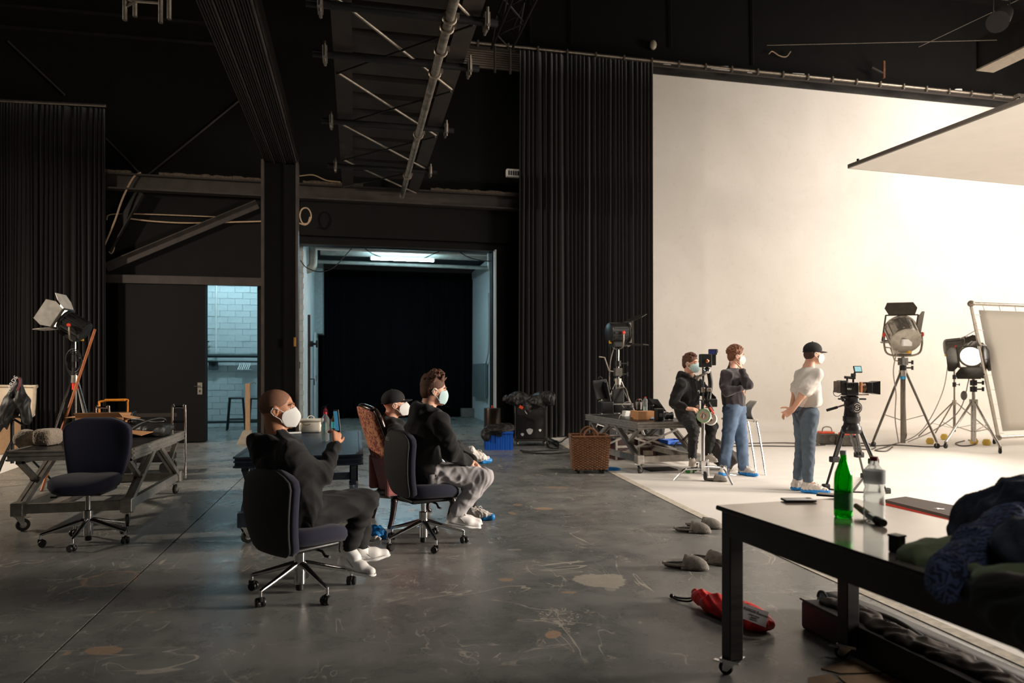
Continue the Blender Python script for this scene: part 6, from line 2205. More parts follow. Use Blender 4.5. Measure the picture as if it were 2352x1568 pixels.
# ---- camera operator on the gear deck
DO = 9.62
vT = heading(-48)[1]
sd = V((vT.y, -vT.x, 0))
hdo = Head(P(1586, 835, DO), heading(-38)[1], -2, 1.03)
pel = P(1582, 952, 9.78)
pel.z = 0.84
neck = P(1583, 868, DO + 0.04)
chest = neck.lerp(pel, 0.36) - vT * 0.03
belly = neck.lerp(pel, 0.70) - vT * 0.05
JO = dict(front=vT, neck=neck, chest=chest, belly=belly, pelvis=pel,
          shR=neck + sd * 0.195 + V((0, 0, -0.08)), shL=neck - sd * 0.195 + V((0, 0, -0.08)),
          elR=P(1547, 926, 9.50), wrR=P(1578, 938, 9.28), elL=P(1632, 915, 9.8), wrL=P(1622, 930, 9.45),
          hipR=pel + sd * 0.09 + vT * 0.03 - V((0, 0, 0.02)), hipL=pel - sd * 0.09 + vT * 0.03 - V((0, 0, 0.02)),
          knR=P(1592, 988, 9.30), knL=P(1636, 978, 9.55), anR=P(1590, 1052, 9.42), anL=P(1624, 1044, 9.72),
          toR=P(1592, 1074, 9.20), toL=P(1644, 1062, 9.55))
ho = [dict(w=JO['wrR'], d=RGT * 0.95 - V((0, 0, 0.08)) - FWD * 0.2, n=V((0, 0, 0.9)) - FWD * 0.5, thumb=-1, curls=(0.25, 0.35, 0.45, 0.5)),
      dict(w=JO['wrL'], d=-RGT * 0.8 - V((0, 0, 0.2)) - FWD * 0.3, n=V((0, 0, 0.9)) - FWD * 0.5, thumb=1, curls=(0.5, 0.5, 0.5, 0.5))]
om = person('camera operator in a black hoodie sitting on the gear deck, pale blue mask', P(1590, 1070, 9.5) * 1.0, JO, hdo, SK_FAIR, ho, 0.008)
hdo.details(om, M_HAIRB)
hdo.hair(om, M_HAIRB, 'neat', 7, 0.007)
hdo.mask(om, M_MASKB)
top_wear('hoodie', M_HOOD, om, JO, 1.0, 0.010, hood=True, hd=hdo, seed=22, amp=0.013, freq=20, loose=0.036, wid=1.20)
trousers('trousers', M_BLACKDENIM, om, JO, 1.0, 0.010, 0.012, 0.92, 24, 0.010)
shoe(om, JO['anR'], JO['toR'], M_SNEAKG, s=0.98, vox=0.008)
shoe(om, JO['anL'], JO['toL'], M_SNEAKG, s=0.98, vox=0.008)
q = chest + vT * 0.135 - sd * 0.055 + V((0, 0, -0.01))
f_ = MB()
f_.tube(spline([q + sd * 0.02 + vT * 0.012, q + V((0, 0, 0.018)) + vT * 0.012, q - sd * 0.02 + V((0, 0, 0.006)) + vT * 0.012, q - sd * 0.014 + V((0, 0, -0.02)) + vT * 0.012], 4), 0.006, 6)
f_.build('chest_emblem', M_WHITE, om, 'all', world=True)

# ---- standing man in blue jeans, hand at his chin
DS = 9.70
vT = heading(-42)[1]
sd = V((vT.y, -vT.x, 0))
hds = Head(P(1690, 818, DS), heading(2)[1], -2, 1.03)
base = P(1690, 1088, DS)
base.z = 0
pel = P(1687, 934, DS)
neck = P(1682, 850, DS)
chest = neck.lerp(pel, 0.34) - vT * 0.02
belly = neck.lerp(pel, 0.70) + vT * 0.0
JS = dict(front=vT, neck=neck, chest=chest, belly=belly, pelvis=pel,
          shR=neck + sd * 0.20 + V((0, 0, -0.07)), shL=neck - sd * 0.20 + V((0, 0, -0.07)),
          elR=P(1668, 898, 9.45), wrR=P(1702, 893, 9.40), elL=P(1718, 884, 9.42), wrL=P(1703, 848, 9.42),
          hipR=pel + sd * 0.09 - V((0, 0, 0.03)), hipL=pel - sd * 0.09 - V((0, 0, 0.03)),
          knR=P(1672, 1008, 9.66), knL=P(1703, 1010, 9.70), anR=P(1664, 1074, 9.72), anL=P(1708, 1074, 9.66),
          toR=P(1655, 1092, 9.45), toL=P(1730, 1090, 9.52))
JS['toR'].z = JS['toL'].z = 0.008
hs = [dict(w=JS['wrR'], d=RGT * 0.5 + FWD * 0.7, n=-FWD + V((0, 0, 0.4)), thumb=1, curls=(0.4, 0.4, 0.4, 0.4)),
      dict(w=JS['wrL'], d=V((0, 0, 0.85)) - RGT * 0.15 + FWD * 0.25, n=RGT * 0.85 - FWD * 0.5, thumb=-1, curls=(0.7, 0.75, 0.8, 0.8))]
smn = person('standing man in black sweatshirt and blue jeans, curly hair, hand at his masked chin', base, JS, hds, SK_FAIR, hs, 0.008)
hds.details(smn, M_HAIRG)
hds.hair(smn, M_HAIRG, 'curly', 9, 0.007)
hds.mask(smn, M_MASK)
top_wear('sweatshirt', M_SWEAT, smn, JS, 1.0, 0.010, hood=False, hd=hds, seed=31, amp=0.013, freq=20, loose=0.03, hem=0.0, wid=1.20, hemz=P(0, 932, 9.7).z)
trousers('jeans', M_JEANS, smn, JS, 1.0, 0.010, 0.020, 0.97, 33, 0.0065, freq=24, calf=0.060)
shoe_cover(smn, JS['anR'], JS['toR'], 1.0, 0.008, 11)
shoe_cover(smn, JS['anL'], JS['toL'], 1.0, 0.008, 12)
MB().rbox(JS['wrR'] + V((0.01, 0, 0)) - FWD * 0.0, (0.05, 0.05, 0.05), 0.012).build('wrist_watch', M_BLACK, smn, True, world=True)

# ---- standing man in a cap, hands clasped behind his back
DK = 8.33
vT = heading(6)[1]
sd = V((vT.y, -vT.x, 0))
hdk = Head(P(1868, 813, DK), heading(4)[1], 0, 1.0)
base = P(1850, 1130, DK)
base.z = 0
pel = P(1850, 945, DK)
neck = P(1856, 850, DK)
chest = neck.lerp(pel, 0.36) + vT * 0.0
belly = neck.lerp(pel, 0.70) + vT * 0.03
JK = dict(front=vT, neck=neck, chest=chest, belly=belly, pelvis=pel,
          shR=neck + sd * 0.18 + V((0, 0, -0.055)), shL=neck - sd * 0.18 + vT * 0.02 + V((0, 0, -0.055)),
          elR=P(1843, 906, 8.12), wrR=P(1822, 939, 8.20), elL=P(1827, 902, 8.50), wrL=P(1817, 941, 8.34),
          hipR=pel + sd * 0.085 - V((0, 0, 0.03)), hipL=pel - sd * 0.085 - V((0, 0, 0.03)),
          knR=P(1857, 1026, 8.25), knL=P(1842, 1024, 8.42), anR=P(1856, 1104, 8.22), anL=P(1832, 1098, 8.40),
          toR=P(1884, 1133, 8.16), toL=P(1842, 1120, 8.40))
JK['toR'].z = JK['toL'].z = 0.008
hk = [dict(w=JK['wrR'], d=-RGT * 0.6 - V((0, 0, 0.5)) + FWD * 0.3, n=-FWD * 0.8 - RGT * 0.2, thumb=1, curls=(0.5, 0.6, 0.6, 0.6), s=1.05),
      dict(w=JK['wrL'], d=-RGT * 0.75 - V((0, 0, 0.45)) - FWD * 0.1, n=FWD * 0.4 + V((0, 0, 0.6)), thumb=-1, curls=(0.2, 0.25, 0.35, 0.4), s=1.05)]
km = person('standing man in black cap, white T-shirt and jeans, hands clasped behind his back', base, JK, hdk, SK_FAIR, hk, 0.0075)
hdk.details(km, M_HAIRD)
f_ = Field()
f_.ell(hdk.p(0, -0.045, 0.0), (0.078, 0.066, 0.075), hdk.M, 0.01)
f_.ell(hdk.p(0, 0.06, -0.09), (0.2, 0.10, 0.10), hdk.M, 0.01, 's')
f_.build('hair', M_HAIRD, km, 0.007, 1)
hdk.cap(km)
hdk.mask(km, M_MASK)
top_wear('t_shirt', M_TEE, km, JK, 1.0, 0.009, sleeve=0.78, hood=False, hd=hdk, seed=41, amp=0.010, freq=24, loose=0.030, hem=0.0, wid=1.08, hemz=P(0, 935, 8.33).z)
trousers('jeans', M_JEANS2, km, JK, 1.0, 0.009, 0.012, 0.95, 43, 0.0065, freq=24)
shoe_cover(km, JK['anR'], JK['toR'], 1.0, 0.0075, 15)
shoe_cover(km, JK['anL'], JK['toL'], 1.0, 0.0075, 16)


# ------------------------------------------------------------------ small builders
M_CARD = mat('cardboard', (186, 134, 90), 0.85, var=0.12, scale=12.0, bump=0.08)
M_PLASTBLUE = mat('blue_plastic', (28, 92, 190), 0.4, var=0.08, scale=10.0)
M_MAROON = mat('maroon_laminate', (58, 26, 24), 0.45, var=0.15, scale=10.0)
M_CLOTHB = mat('black_nylon', (28, 26, 25), 0.55, var=0.2, scale=14.0, bump=0.15, bscale=120)
M_CLEAR = mat('clear_plastic', (236, 240, 240), 0.08, var=0.0, trans=0.92, ior=1.12, spec=0.6)
M_GREENGLASS = mat('green_glass', (20, 175, 30), 0.05, var=0.0, trans=0.95, ior=1.2)
M_REDCAP = mat('red_cap_plastic', (190, 30, 34), 0.4, var=0.05)


def bottle(label, p, h, r, m, cap, lab=None, group=None, neck=0.38, ripple=False, fill=None, name='bottle'):
    t = thing(name, label, 'bottle', p, 0, group)
    pr = [(r * 0.86, 0.0), (r * 0.98, h * 0.02), (r, h * 0.06)]
    if ripple:
        for k in range(6):
            z = h * (0.08 + 0.075 * k)
            pr += [(r, z), (r * 0.95, z + h * 0.03)]
        pr += [(r * 0.86, h * 0.54), (r, h * 0.60), (r, h * 0.74)]
    else:
        pr += [(r, h * 0.56)]
    pr += [(r * 0.92, h * 0.66 if not ripple else h * 0.80), (r * 0.55, h * 0.80 if not ripple else h * 0.87), (r * neck, h * 0.90 if not ripple else h * 0.92), (r * neck, h * 0.965)]
    inner = [(max(q - 0.0022, 0.001), z + (0.003 if i == 0 else 0)) for i, (q, z) in enumerate(pr)]
    MB().lathe(pr + inner[::-1], n=24, cap=False).build('bottle_body', m, t, True)
    MB().lathe([(r * neck * 1.15, h * 0.94), (r * neck * 1.15, h), (r * neck * 1.02, h * 1.005)], n=18).build('cap', cap, t, True)
    if lab is not None:
        z0, z1, lm = lab
        MB().lathe([(r * 1.012, h * z0), (r * 1.012, h * z1)], n=24, cap=False).build('label_wrap', lm, t, True)
    if fill:
        MB().lathe([(r * 0.80, h * 0.015), (r * 0.9, h * fill)], n=20).build('drink', mat('water', (200, 225, 220), 0.05, var=0, trans=0.95, ior=1.25), t, True)
    return t


def blob(name, label, cat, m, prims, vox=0.01, fold=None, base=None, relax=2, group=None):
    f = Field()
    for q in prims:
        getattr(f, q[0])(*q[1:])
    o = f.build(name, m, None, vox, relax, fold)
    if base is not None:
        b = V(base)
        o.data.transform(Matrix.Translation(-b))
        o.location = b
        o.matrix_basis = Matrix.Translation(b)
    return tag(o, label, cat, group)


def carton(name, label, cat, p, s, m, rz=0.0, flaps=False, tape=None):
    t = thing(name, label, cat, p, rz)
    MB().rbox((0, 0, s[2] / 2), s, 0.004).build('box_body', m, t)
    if flaps:
        for k, (dx, dy) in enumerate(((1, 0), (-1, 0), (0, 1), (0, -1))):
            a = V((dx * s[0] / 2, dy * s[1] / 2, s[2]))
            sv = V((-dy, dx, 0)) * ((s[1] if dx else s[0]) / 2)
            e = a + V((dx, dy, 0.25 * (k - 1))) * 0.11
            MB().poly([a - sv, a + sv, e + sv * 0.95, e - sv * 0.95], 0.004, V((0, 0, 1)) - V((dx, dy, 0)) * 0.2).build('flap', m, t)
    if tape:
        MB().box((0, 0, s[2] + 0.001), (s[0] * 0.99, 0.05, 0.002)).build('tape', tape, t)
    return t


def flight_case(name, label, p, s, rz, m, edge, labelled=False):
    t = thing(name, label, 'case', p, rz)
    MB().box((0, 0, s[2] / 2), s).build('panel_box', m, t)
    e = 0.03
    for sx in (-1, 1):
        for sy in (-1, 1):
            MB().box((sx * s[0] / 2, sy * s[1] / 2, s[2] / 2), (e, e, s[2] + e)).build('edge_profile', edge, t)
        for z in (0, s[2]):
            MB().box((sx * s[0] / 2, 0, z), (e, s[1], e)).build('edge_profile', edge, t)
            MB().box((0, sx * s[1] / 2, z), (s[0], e, e)).build('edge_profile', edge, t)
    MB().box((0, -s[1] / 2 - 0.006, s[2] * 0.62), (s[0] * 1.0, 0.012, 0.035)).build('lid_profile', edge, t)
    MB().box((s[0] * 0.25, -s[1] / 2 - 0.012, s[2] * 0.62), (0.09, 0.02, 0.10)).build('latch', M_CHROME, t)
    MB().box((-s[0] * 0.15, -s[1] / 2 - 0.012, s[2] * 0.32), (s[0] * 0.4, 0.015, s[2] * 0.22)).build('handle_dish', M_STEEL, t)
    if labelled:
        MB().box((s[0] * 0.1, -s[1] / 2 - 0.018, s[2] * 0.35), (s[0] * 0.36, 0.004, s[2] * 0.55)).build('paper_label', M_WHITE, t)
    return t


DECK = 0.72
# ------------------------------------------------------------------ far left corner
q = P(14, 1024, 12.3)
q.z = 0
t = thing('open_trunk', 'open trunk with a pale lining standing at the far left behind the stage deck', 'trunk', q, YAW * -1)
M_LINING = mat('pale_lining', (222, 204, 180), 0.8, var=0.08, scale=8)
MB().rbox((-0.42, 0, 0.30), (1.0, 0.55, 0.60), 0.03).build('trunk_body', mat('tan_trunk', (188, 150, 112), 0.7, var=0.1), t)
MB().rbox((-0.22, 0.22, 0.90), (1.15, 0.03, 0.52), 0.012).build('lid_lining', M_LINING, t)
MB().tube(spline([(-0.79, 0.21, 0.64), (-0.79, 0.21, 1.12), (-0.74, 0.21, 1.16), (0.31, 0.21, 1.16), (0.36, 0.21, 1.12), (0.33, 0.21, 0.68), (0.28, 0.21, 0.64)], 4), 0.028, 10).build('lid_rim', mat('worn_rim', (186, 172, 152), 0.5, 0.3), t, True)
MB().box((-0.42, -0.28, 0.48), (1.0, 0.015, 0.02)).build('seam', M_BROWNSTEEL, t)

q = P(28, 1015, 9.0)
t = thing('folding_stand', 'black folding stand at the left edge carrying a hung black jacket', 'stand', (q.x, q.y, 0))
MB().cyl((q.x, q.y, 0.25), (q.x, q.y, P(0, 880, 9.0).z), 0.022, n=10).build('pole', M_BLACK, t, True, world=True)
for k in range(3):
    a = 0.3 + k * 2.1
    MB().cyl((q.x, q.y, 0.55), (q.x + 0.42 * math.cos(a), q.y + 0.42 * math.sin(a), 0.01), 0.014, n=8).build('leg', M_BLACK, t, True, world=True)
MB().cyl(P(27, 962, 9.0), P(-30, 1003, 9.0), 0.012, n=8).build('arm', M_STEEL, t, True, world=True)
MB().cyl(P(33, 963, 9.0), P(52, 975, 8.9), 0.014, n=8).build('arm', M_BLACK, t, True, world=True)
JD = 8.9
jk = [('cone', P(41, 872, JD), P(20, 935, JD), 0.035, 0.09, 0.04), ('cone', P(41, 872, JD), P(52, 920, JD), 0.035, 0.075, 0.04), ('cone', P(52, 920, JD), P(62, 965, JD), 0.075, 0.06, 0.04),
      ('cone', P(20, 935, JD), P(8, 962, JD - 0.05), 0.09, 0.07, 0.04), ('cone', P(28, 930, JD), P(30, 950, JD), 0.10, 0.06, 0.04), ('cone', P(8, 962, JD), P(-6, 990, JD), 0.07, 0.04, 0.03), ('cone', P(20, 955, JD), P(15, 985, JD), 0.05, 0.02, 0.03)]
jo = blob('jacket', 'black jacket with white lettering hung over the stand at the left edge', 'jacket', M_CLOTHB, jk, 0.010, folds(0.012, 30, 5, (2, 2, 0.4)), P(30, 1000, JD))
text_mesh('YARDS', 0.075, 'sleeve_lettering', M_WHITE, jo, frame(P(27, 882, JD - 0.075), RGT * 0.52 + UP * 0.85, -RGT * 0.85 + UP * 0.52))
MB().tube(spline([P(44, 868, JD - 0.03), P(46, 880, JD - 0.06), P(40, 896, JD - 0.07)], 4), 0.012, 8).build('maroon_collar', mat('maroon_trim', (120, 56, 62), 0.8), jo, True, world=True)

fur = mat('fawn_fur', (176, 158, 136), 0.95, var=0.3, scale=30.0, bump=0.9, bscale=220, sheen=0.5)
for k, (px, dd, sx, lab) in enumerate(((60, 6.75, 0.085, 'domed fawn fur wind cover on the left stage deck, left one'), (110, 6.7, 0.105, 'boxy fawn fur wind cover on the left stage deck, next to the chair'))):
    c = P(px, 1000, dd)
    c.z = DECK + 0.004
    R_ = Matrix.Rotation(0.3 + k, 3, 'Z')
    pr = [('box', c + V((0, 0, 0.075)), (sx, 0.09, 0.075), R_, 0.045, 0.02)]
    if k == 0:
        pr = [('ell', c + V((0, 0, 0.055)), (0.10, 0.10, 0.085), R_, 0.02), ('box', c + V((0, 0, 0.04)), (0.09, 0.08, 0.04), R_, 0.03, 0.03)]
    rr = np.random.default_rng(k)
    blob('wind_cover', lab, 'wind cover', fur, pr, 0.006, lambda v, rr=rr: rr.uniform(-0.004, 0.005, len(v)), c, 1, 'fur wind covers')

c = V((-2.72, 8.62, DECK))
carton('cardboard_box', 'torn open cardboard box at the back of the left stage deck', 'box', c, (0.46, 0.30, 0.20), M_CARD, 0.05, True)
c = V((-3.07, 10.0, 0))
t = thing('tool_box', 'black tool box with an orange handle behind the cardboard box', 'tool box', c, 0.1)
MB().rbox((0, 0, 0.45), (0.55, 0.3, 0.9), 0.02).build('case', M_BLACK, t)
MB().tube(spline([(-0.12, -0.05, 0.9), (-0.12, -0.05, 1.0), (-0.10, -0.05, 1.04), (0.18, -0.05, 1.06), (0.20, -0.05, 1.02), (0.20, -0.05, 0.9)], 4), 0.012, 8).build('handle', mat('orange_plastic', (226, 140, 40), 0.45), t, True)
MB().rbox((0.06, -0.05, 1.055), (0.24, 0.05, 0.03), 0.012).build('handle_grip', MATS['orange_plastic'], t)
c = V((-2.18, 7.62, DECK))
t = thing('cardboard_scrap', 'folded cardboard scrap on the left stage deck right of the chair', 'cardboard', c, 0.2)
MB().poly([(-0.02, 0, 0.0), (0.02, 0.0, 0.0), (0.02, 0.14, 0.12), (-0.02, 0.14, 0.12)], 0.004, (1, 0, 0)).build('upright_flap', M_CARD, t)
MB().poly([(0, 0, 0.12), (0.22, -0.05, 0.10), (0.12, -0.16, 0.075), (0, -0.06, 0.10)], 0.005, (0, 0, 1)).build('top_flap', M_CARD, t)
MB().box((0.0, -0.02, 0.055), (0.035, 0.05, 0.11)).build('stub', M_CARD, t)
c = V((-2.25, 8.25, DECK))
blob('gear_bag', 'soft black gear bag lying on the left stage deck', 'bag', M_CLOTHB, [('box', c + V((0.0, 0.1, 0.06)), (0.26, 0.16, 0.06), None, 0.04, 0.03), ('ell', c + V((0.12, 0.0, 0.07)), (0.14, 0.12, 0.07), None, 0.04), ('cone', c + V((-0.2, 0.25, 0.10)), c + V((0.25, 0.25, 0.08)), 0.05, 0.04, 0.04)], 0.011, folds(0.008, 34, 2), c)
pipe_thing('looped_cable', 'black cable loops on the left stage deck beside the gear bag', 'cable', spline([c + V(q_) for q_ in ((-0.25, -0.15, 0.015), (-0.1, -0.2, 0.06), (0.05, -0.1, 0.16), (0.2, 0.0, 0.2), (0.24, 0.05, 0.16), (0.1, 0.1, 0.15), (-0.1, 0.2, 0.18), (-0.2, 0.3, 0.15))], 5), 0.012, M_CABLE, 6)
# low trolley with black rails behind the deck
c = V((-2.95, 10.75, 0))
t = thing('low_trolley', 'low black trolley with coiled cables behind the left stage deck', 'trolley', c, 0.05)
MB().rbox((0, 0, 0.22), (0.9, 0.45, 0.10), 0.02).build('platform', M_BLACK, t)
MB().bar((-0.42, 0.2, 0.26), (-0.42, 0.2, 0.82), 0.03).build('upright', M_BLACK, t)
MB().bar((0.42, 0.2, 0.26), (0.42, 0.2, 0.82), 0.03).build('upright', M_BLACK, t)
MB().bar((-0.45, 0.2, 0.80), (0.45, 0.2, 0.80), 0.05).build('top_bar', M_BROWNSTEEL, t)
for k in range(4):
    MB().torus((-0.2 + 0.12 * k, -0.02, 0.31 + 0.02 * (k % 2)), 0.13, 0.014, axis=(0.1 * k, 0.1, 1), n=18, m=6).build('cable_coil', M_CABLE, t, True)
MB().box((0.40, -0.24, 0.30), (0.03, 0.02, 0.02)).build('red_tag', M_RED, t)
for x in (-0.38, 0.38):
    for y in (-0.17, 0.17):
        MB().lathe([(0.01, -0.02), (0.075, -0.02), (0.085, 0), (0.075, 0.02), (0.01, 0.02)], (x, y, 0.085), (0, 1, 0), 16).build('wheel', M_RUBBER, t, True)
# leaning broomstick
a, b = G(95, 1128), P(218, 757, 10.05)
o = MB().cyl(a, b, 0.017, n=12).build('wooden_pole', mat('orange_brown_wood', (158, 92, 52), 0.5, var=0.2, scale=8.0), None, True)
tag(o, 'brown wooden pole leaning beside the far left lamp stand', 'pole')
# plank on the floor under the deck
a, b = G(115, 1165), G(215, 1120)
tag(MB().bar(a + V((0, 0, 0.02)), b + V((0, 0, 0.02)), 0.12, 0.04).build('wooden_plank', M_ALUDUST, None), 'short plank lying on the floor under the left stage deck', 'plank')

# ------------------------------------------------------------------ middle deck
q = P(714, 988, 8.15)
q.z = DECK
t = thing('enamel_bin', 'white enamel bin with lid and wire handle on the middle stage deck', 'bin', q)
M_ENAMEL = mat('white_enamel', (224, 216, 200), 0.35, var=0.05)
MB().rbox((0, 0, 0.065), (0.255, 0.17, 0.13), 0.04, n=6).build('tub', M_ENAMEL, t, True)
MB().rbox((0, 0, 0.14), (0.275, 0.19, 0.03), 0.014, n=6).build('lid', M_ENAMEL, t, True)
MB().torus((0, 0, 0.155), 0.035, 0.006, axis=(0, 1, 0), n=12, m=6, a0=0, a1=math.pi).build('lid_handle', M_ENAMEL, t, True)
MB().tube(spline([(-0.09, -0.1, 0.11), (-0.05, -0.11, 0.09), (0.0, -0.1, 0.10)], 4), 0.004, 6).build('clasp', mat('brass_wire', (170, 120, 70), 0.4, 0.8), t, True)
q = P(747, 1012, 7.1)
q.z = DECK
bottle('clear plastic water bottle with a red cap on the middle stage deck', q, 0.29, 0.042, M_CLEAR, M_REDCAP, None, None, 0.36, True, 0.66)
q = P(768, 993, 8.0)
q.z = DECK
bottle('small bottle with a turquoise label behind the phone on the middle deck', q, 0.24, 0.033, mat('amber_glass', (120, 84, 50), 0.1, var=0, trans=0.6), M_BLACK, (0.25, 0.55, mat('turquoise_label', (60, 190, 205), 0.6)), None, 0.4)
q = P(672, 990, 7.9)
q.z = DECK + 0.012
tag(MB().cyl(q - V((0.09, 0.02, 0)), q + V((0.09, 0.03, 0)), 0.011, n=10).build('white_stick', M_WHITE, None, True), 'thin white stick lying on the middle stage deck behind the bald man', 'stick')
q = P(658, 1006, 7.3)
q.z = DECK
tag(MB().lathe([(0.014, 0), (0.016, 0.03), (0.010, 0.035), (0.010, 0.055), (0.016, 0.06), (0.012, 0.085)], q, n=12).build('glass_stopper', mat('cut_glass', (200, 196, 190), 0.1, var=0, trans=0.5), None, True), 'small glass stopper standing on the middle stage deck at the mask', 'stopper')
q = P(569, 1018, 14.0)
q.z = 0
t = thing('wooden_stand', 'pale wooden upright on a foot standing before the narrow doorway', 'stand', q)
MB().box((0, 0, 0.62), (0.08, 0.08, 1.14)).build('post', M_WOODTAN, t)
MB().poly([(-0.20, 0, 0.0), (0.07, 0, 0.0), (0.06, 0, 0.26), (-0.08, 0, 0.26)], 0.18, (0, 1, 0)).build('foot', mat('pale_foot', (150, 140, 126), 0.7), t)
MB().tube([(0.0, 0, 1.18), (0.12, 0, 1.22), (0.16, 0, 1.18)], 0.008).build('hook', M_STEEL, t, True)
# crumpled overshoes on the floor
c = G(850, 1237)
o = blob('overshoes', 'crumpled pair of blue overshoes lying on the floor between the chairs', 'overshoes', M_COVB, [('ell', c + RGT * -0.04 + V((0, 0, 0.055)), (0.10, 0.09, 0.06), None, 0.03), ('ell', c + RGT * 0.06 + V((0, 0, 0.06)), (0.075, 0.08, 0.055), None, 0.03), ('cone', c + RGT * -0.11 + V((0, 0, 0.03)), c + RGT * 0.11 + V((0, 0, 0.02)), 0.03, 0.025, 0.03)], 0.006, folds(0.014, 55, 8), c)
g_ = Field()
g_.chain([c + RGT * x - FWD * 0.085 + V((0, 0, z)) for x, z in ((-0.05, 0.02), (-0.02, 0.035), (0.02, 0.022), (0.06, 0.032), (0.10, 0.02))], 0.017, 0.01)
g_.build('elastic_rim', M_COVW, o, 0.006, 1, folds(0.006, 90, 3))

# ------------------------------------------------------------------ crate, drum and flight case by the curtain
q = V((2.62, 12.9, 0))
q2 = P(1131, 1020, 13.25)
t = thing('steel_drum', 'dark steel drum with a red knob behind the blue crate', 'drum', (q2.x, q2.y, 0))
hD = P(0, 937, 13.25).z
MB().lathe([(0.15, 0.0), (0.16, 0.01), (0.16, hD * 0.45), (0.168, hD * 0.46), (0.168, hD * 0.50), (0.16, hD * 0.51), (0.16, hD - 0.02), (0.155, hD), (0.0, hD + 0.005)], n=24).build('barrel', mat('bronzed_drum', (46, 38, 32), 0.35, 0.6, var=0.2), t, True)
MB().lathe([(0.02, hD), (0.022, hD + 0.04), (0.01, hD + 0.05)], (0.0, 0, 0), n=12).build('knob', M_REDCAP, t, True)
MB().tube([(0.15, -0.06, 0.45), (0.21, -0.08, 0.45), (0.21, -0.08, 0.36)], 0.015).build('tap', M_STEEL, t, True)


def crate(label, p, s, rz):
    t = thing('plastic_crate', label, 'crate', p, rz)
    w, d, h = s
    MB().box((0, 0, 0.01), (w * 0.92, d * 0.92, 0.02)).build('bottom', M_PLASTBLUE, t)
    for ax, sg in ((0, -1), (0, 1), (1, -1), (1, 1)):
        L = d if ax == 0 else w
        m_ = MB()
        c = V((sg * (w / 2 if ax == 0 else 0), sg * (d / 2 if ax == 1 else 0), h / 2))
        sz = (0.012, d, h) if ax == 0 else (w, 0.012, h)
        m_.box(c, sz)
        wall = m_.build('side_wall', M_PLASTBLUE, t)
        for k in range(6):
            o = -L / 2 + L * (k + 0.25) / 5.5
            e = V((sg * 0.012 if ax == 0 else 0, sg * 0.012 if ax == 1 else 0, 0))
            pos = c + e + (V((0, o, 0)) if ax == 0 else V((o, 0, 0)))
            MB().box(pos, (0.014, 0.014, h * 0.94) if ax == 1 else (0.014, 0.014, h * 0.94)).build('rib', M_PLASTBLUE, wall)
        e = V((sg * 0.014 if ax == 0 else 0, sg * 0.014 if ax == 1 else 0, 0))
        MB().box(c + e + V((0, 0, h / 2 - 0.02)), (0.025, L + 0.03, 0.03) if ax == 0 else (L + 0.03, 0.025, 0.03)).build('rim', M_PLASTBLUE, wall)
        MB().box(c + e * 1.1 + V((0, 0, h * 0.30)), (0.02, 0.11, 0.035) if ax == 0 else (0.11, 0.02, 0.035)).build('hand_slot', M_BLACK, wall)
    return t


a, b = G(1119, 1033), G(1181, 1033)
crate('blue ribbed plastic crate on the floor left of the flight case', ((a.x + b.x) / 2, (a.y + b.y) / 2 + 0.17, 0), ((b - a).length * 0.98, 0.36, 0.335), -YAW * 0.9)
c = P(1140, 990, 12.9)
blob('black_cloth', 'black cloth bundle spilling over the blue crate', 'cloth', M_CLOTHB, [('ell', c + V((0.0, 0.0, 0.02)), (0.26, 0.16, 0.11), None, 0.05), ('ell', P(1116, 1000, 12.8), (0.09, 0.10, 0.12), None, 0.05), ('ell', P(1165, 982, 13.0), (0.14, 0.14, 0.09), None, 0.05)], 0.014, folds(0.02, 22, 6), c)
a, b = G(1188, 1024), G(1263, 1024)
fc = ((a + b) / 2) + V((0.0, 0.25, 0))
t = thing('flight_case', 'scuffed black flight case on a wheeled steel dolly beside the tall curtain', 'case', fc, -YAW)
wC = (b - a).length
M_SCUFF = mat('scuffed_black_laminate', (38, 36, 35), 0.5, var=0.5, scale=5.0, bump=0.1)
MB().rbox((0, 0, 0.42), (wC * 0.86, 0.46, 0.56), 0.01).build('case_body', M_SCUFF, t)
MB().rbox((0, 0, 0.75), (wC * 0.86, 0.46, 0.10), 0.01).build('case_lid', M_SCUFF, t)
MB().box((0, 0, 0.115), (wC, 0.52, 0.04)).build('dolly', M_BROWNSTEEL, t)
for s in (-1, 1):
    MB().cyl((s * wC * 0.48, -0.24, 0.12), (s * wC * 0.48, -0.24, 0.86), 0.016, n=10).build('dolly_post', M_BROWNSTEEL, t, True)
    MB().cyl((s * wC * 0.48, 0.24, 0.12), (s * wC * 0.48, 0.24, 0.86), 0.016, n=10).build('dolly_post', M_BROWNSTEEL, t, True)
    for y in (-0.2, 0.2):
        MB().lathe([(0.01, -0.015), (0.042, -0.015), (0.048, 0), (0.042, 0.015), (0.01, 0.015)], (s * wC * 0.42, y, 0.048), (1, 0.3, 0), 14).build('wheel', M_STEEL, t, True)
for (x, z, r_) in ((-0.06, 0.66, 0.05), (-0.02, 0.28, 0.06), (-0.16, 0.22, 0.03), (0.18, 0.3, 0.025)):
    MB().poly([(x + r_ * math.cos(k) * (1 + 0.3 * math.sin(3 * k)), -0.234, z + r_ * math.sin(k)) for k in np.linspace(0, 5.2, 9)], 0.004, (0, 1, 0)).build('paper_scrap', M_WHITE, t)
c = P(1222, 920, 13.1)
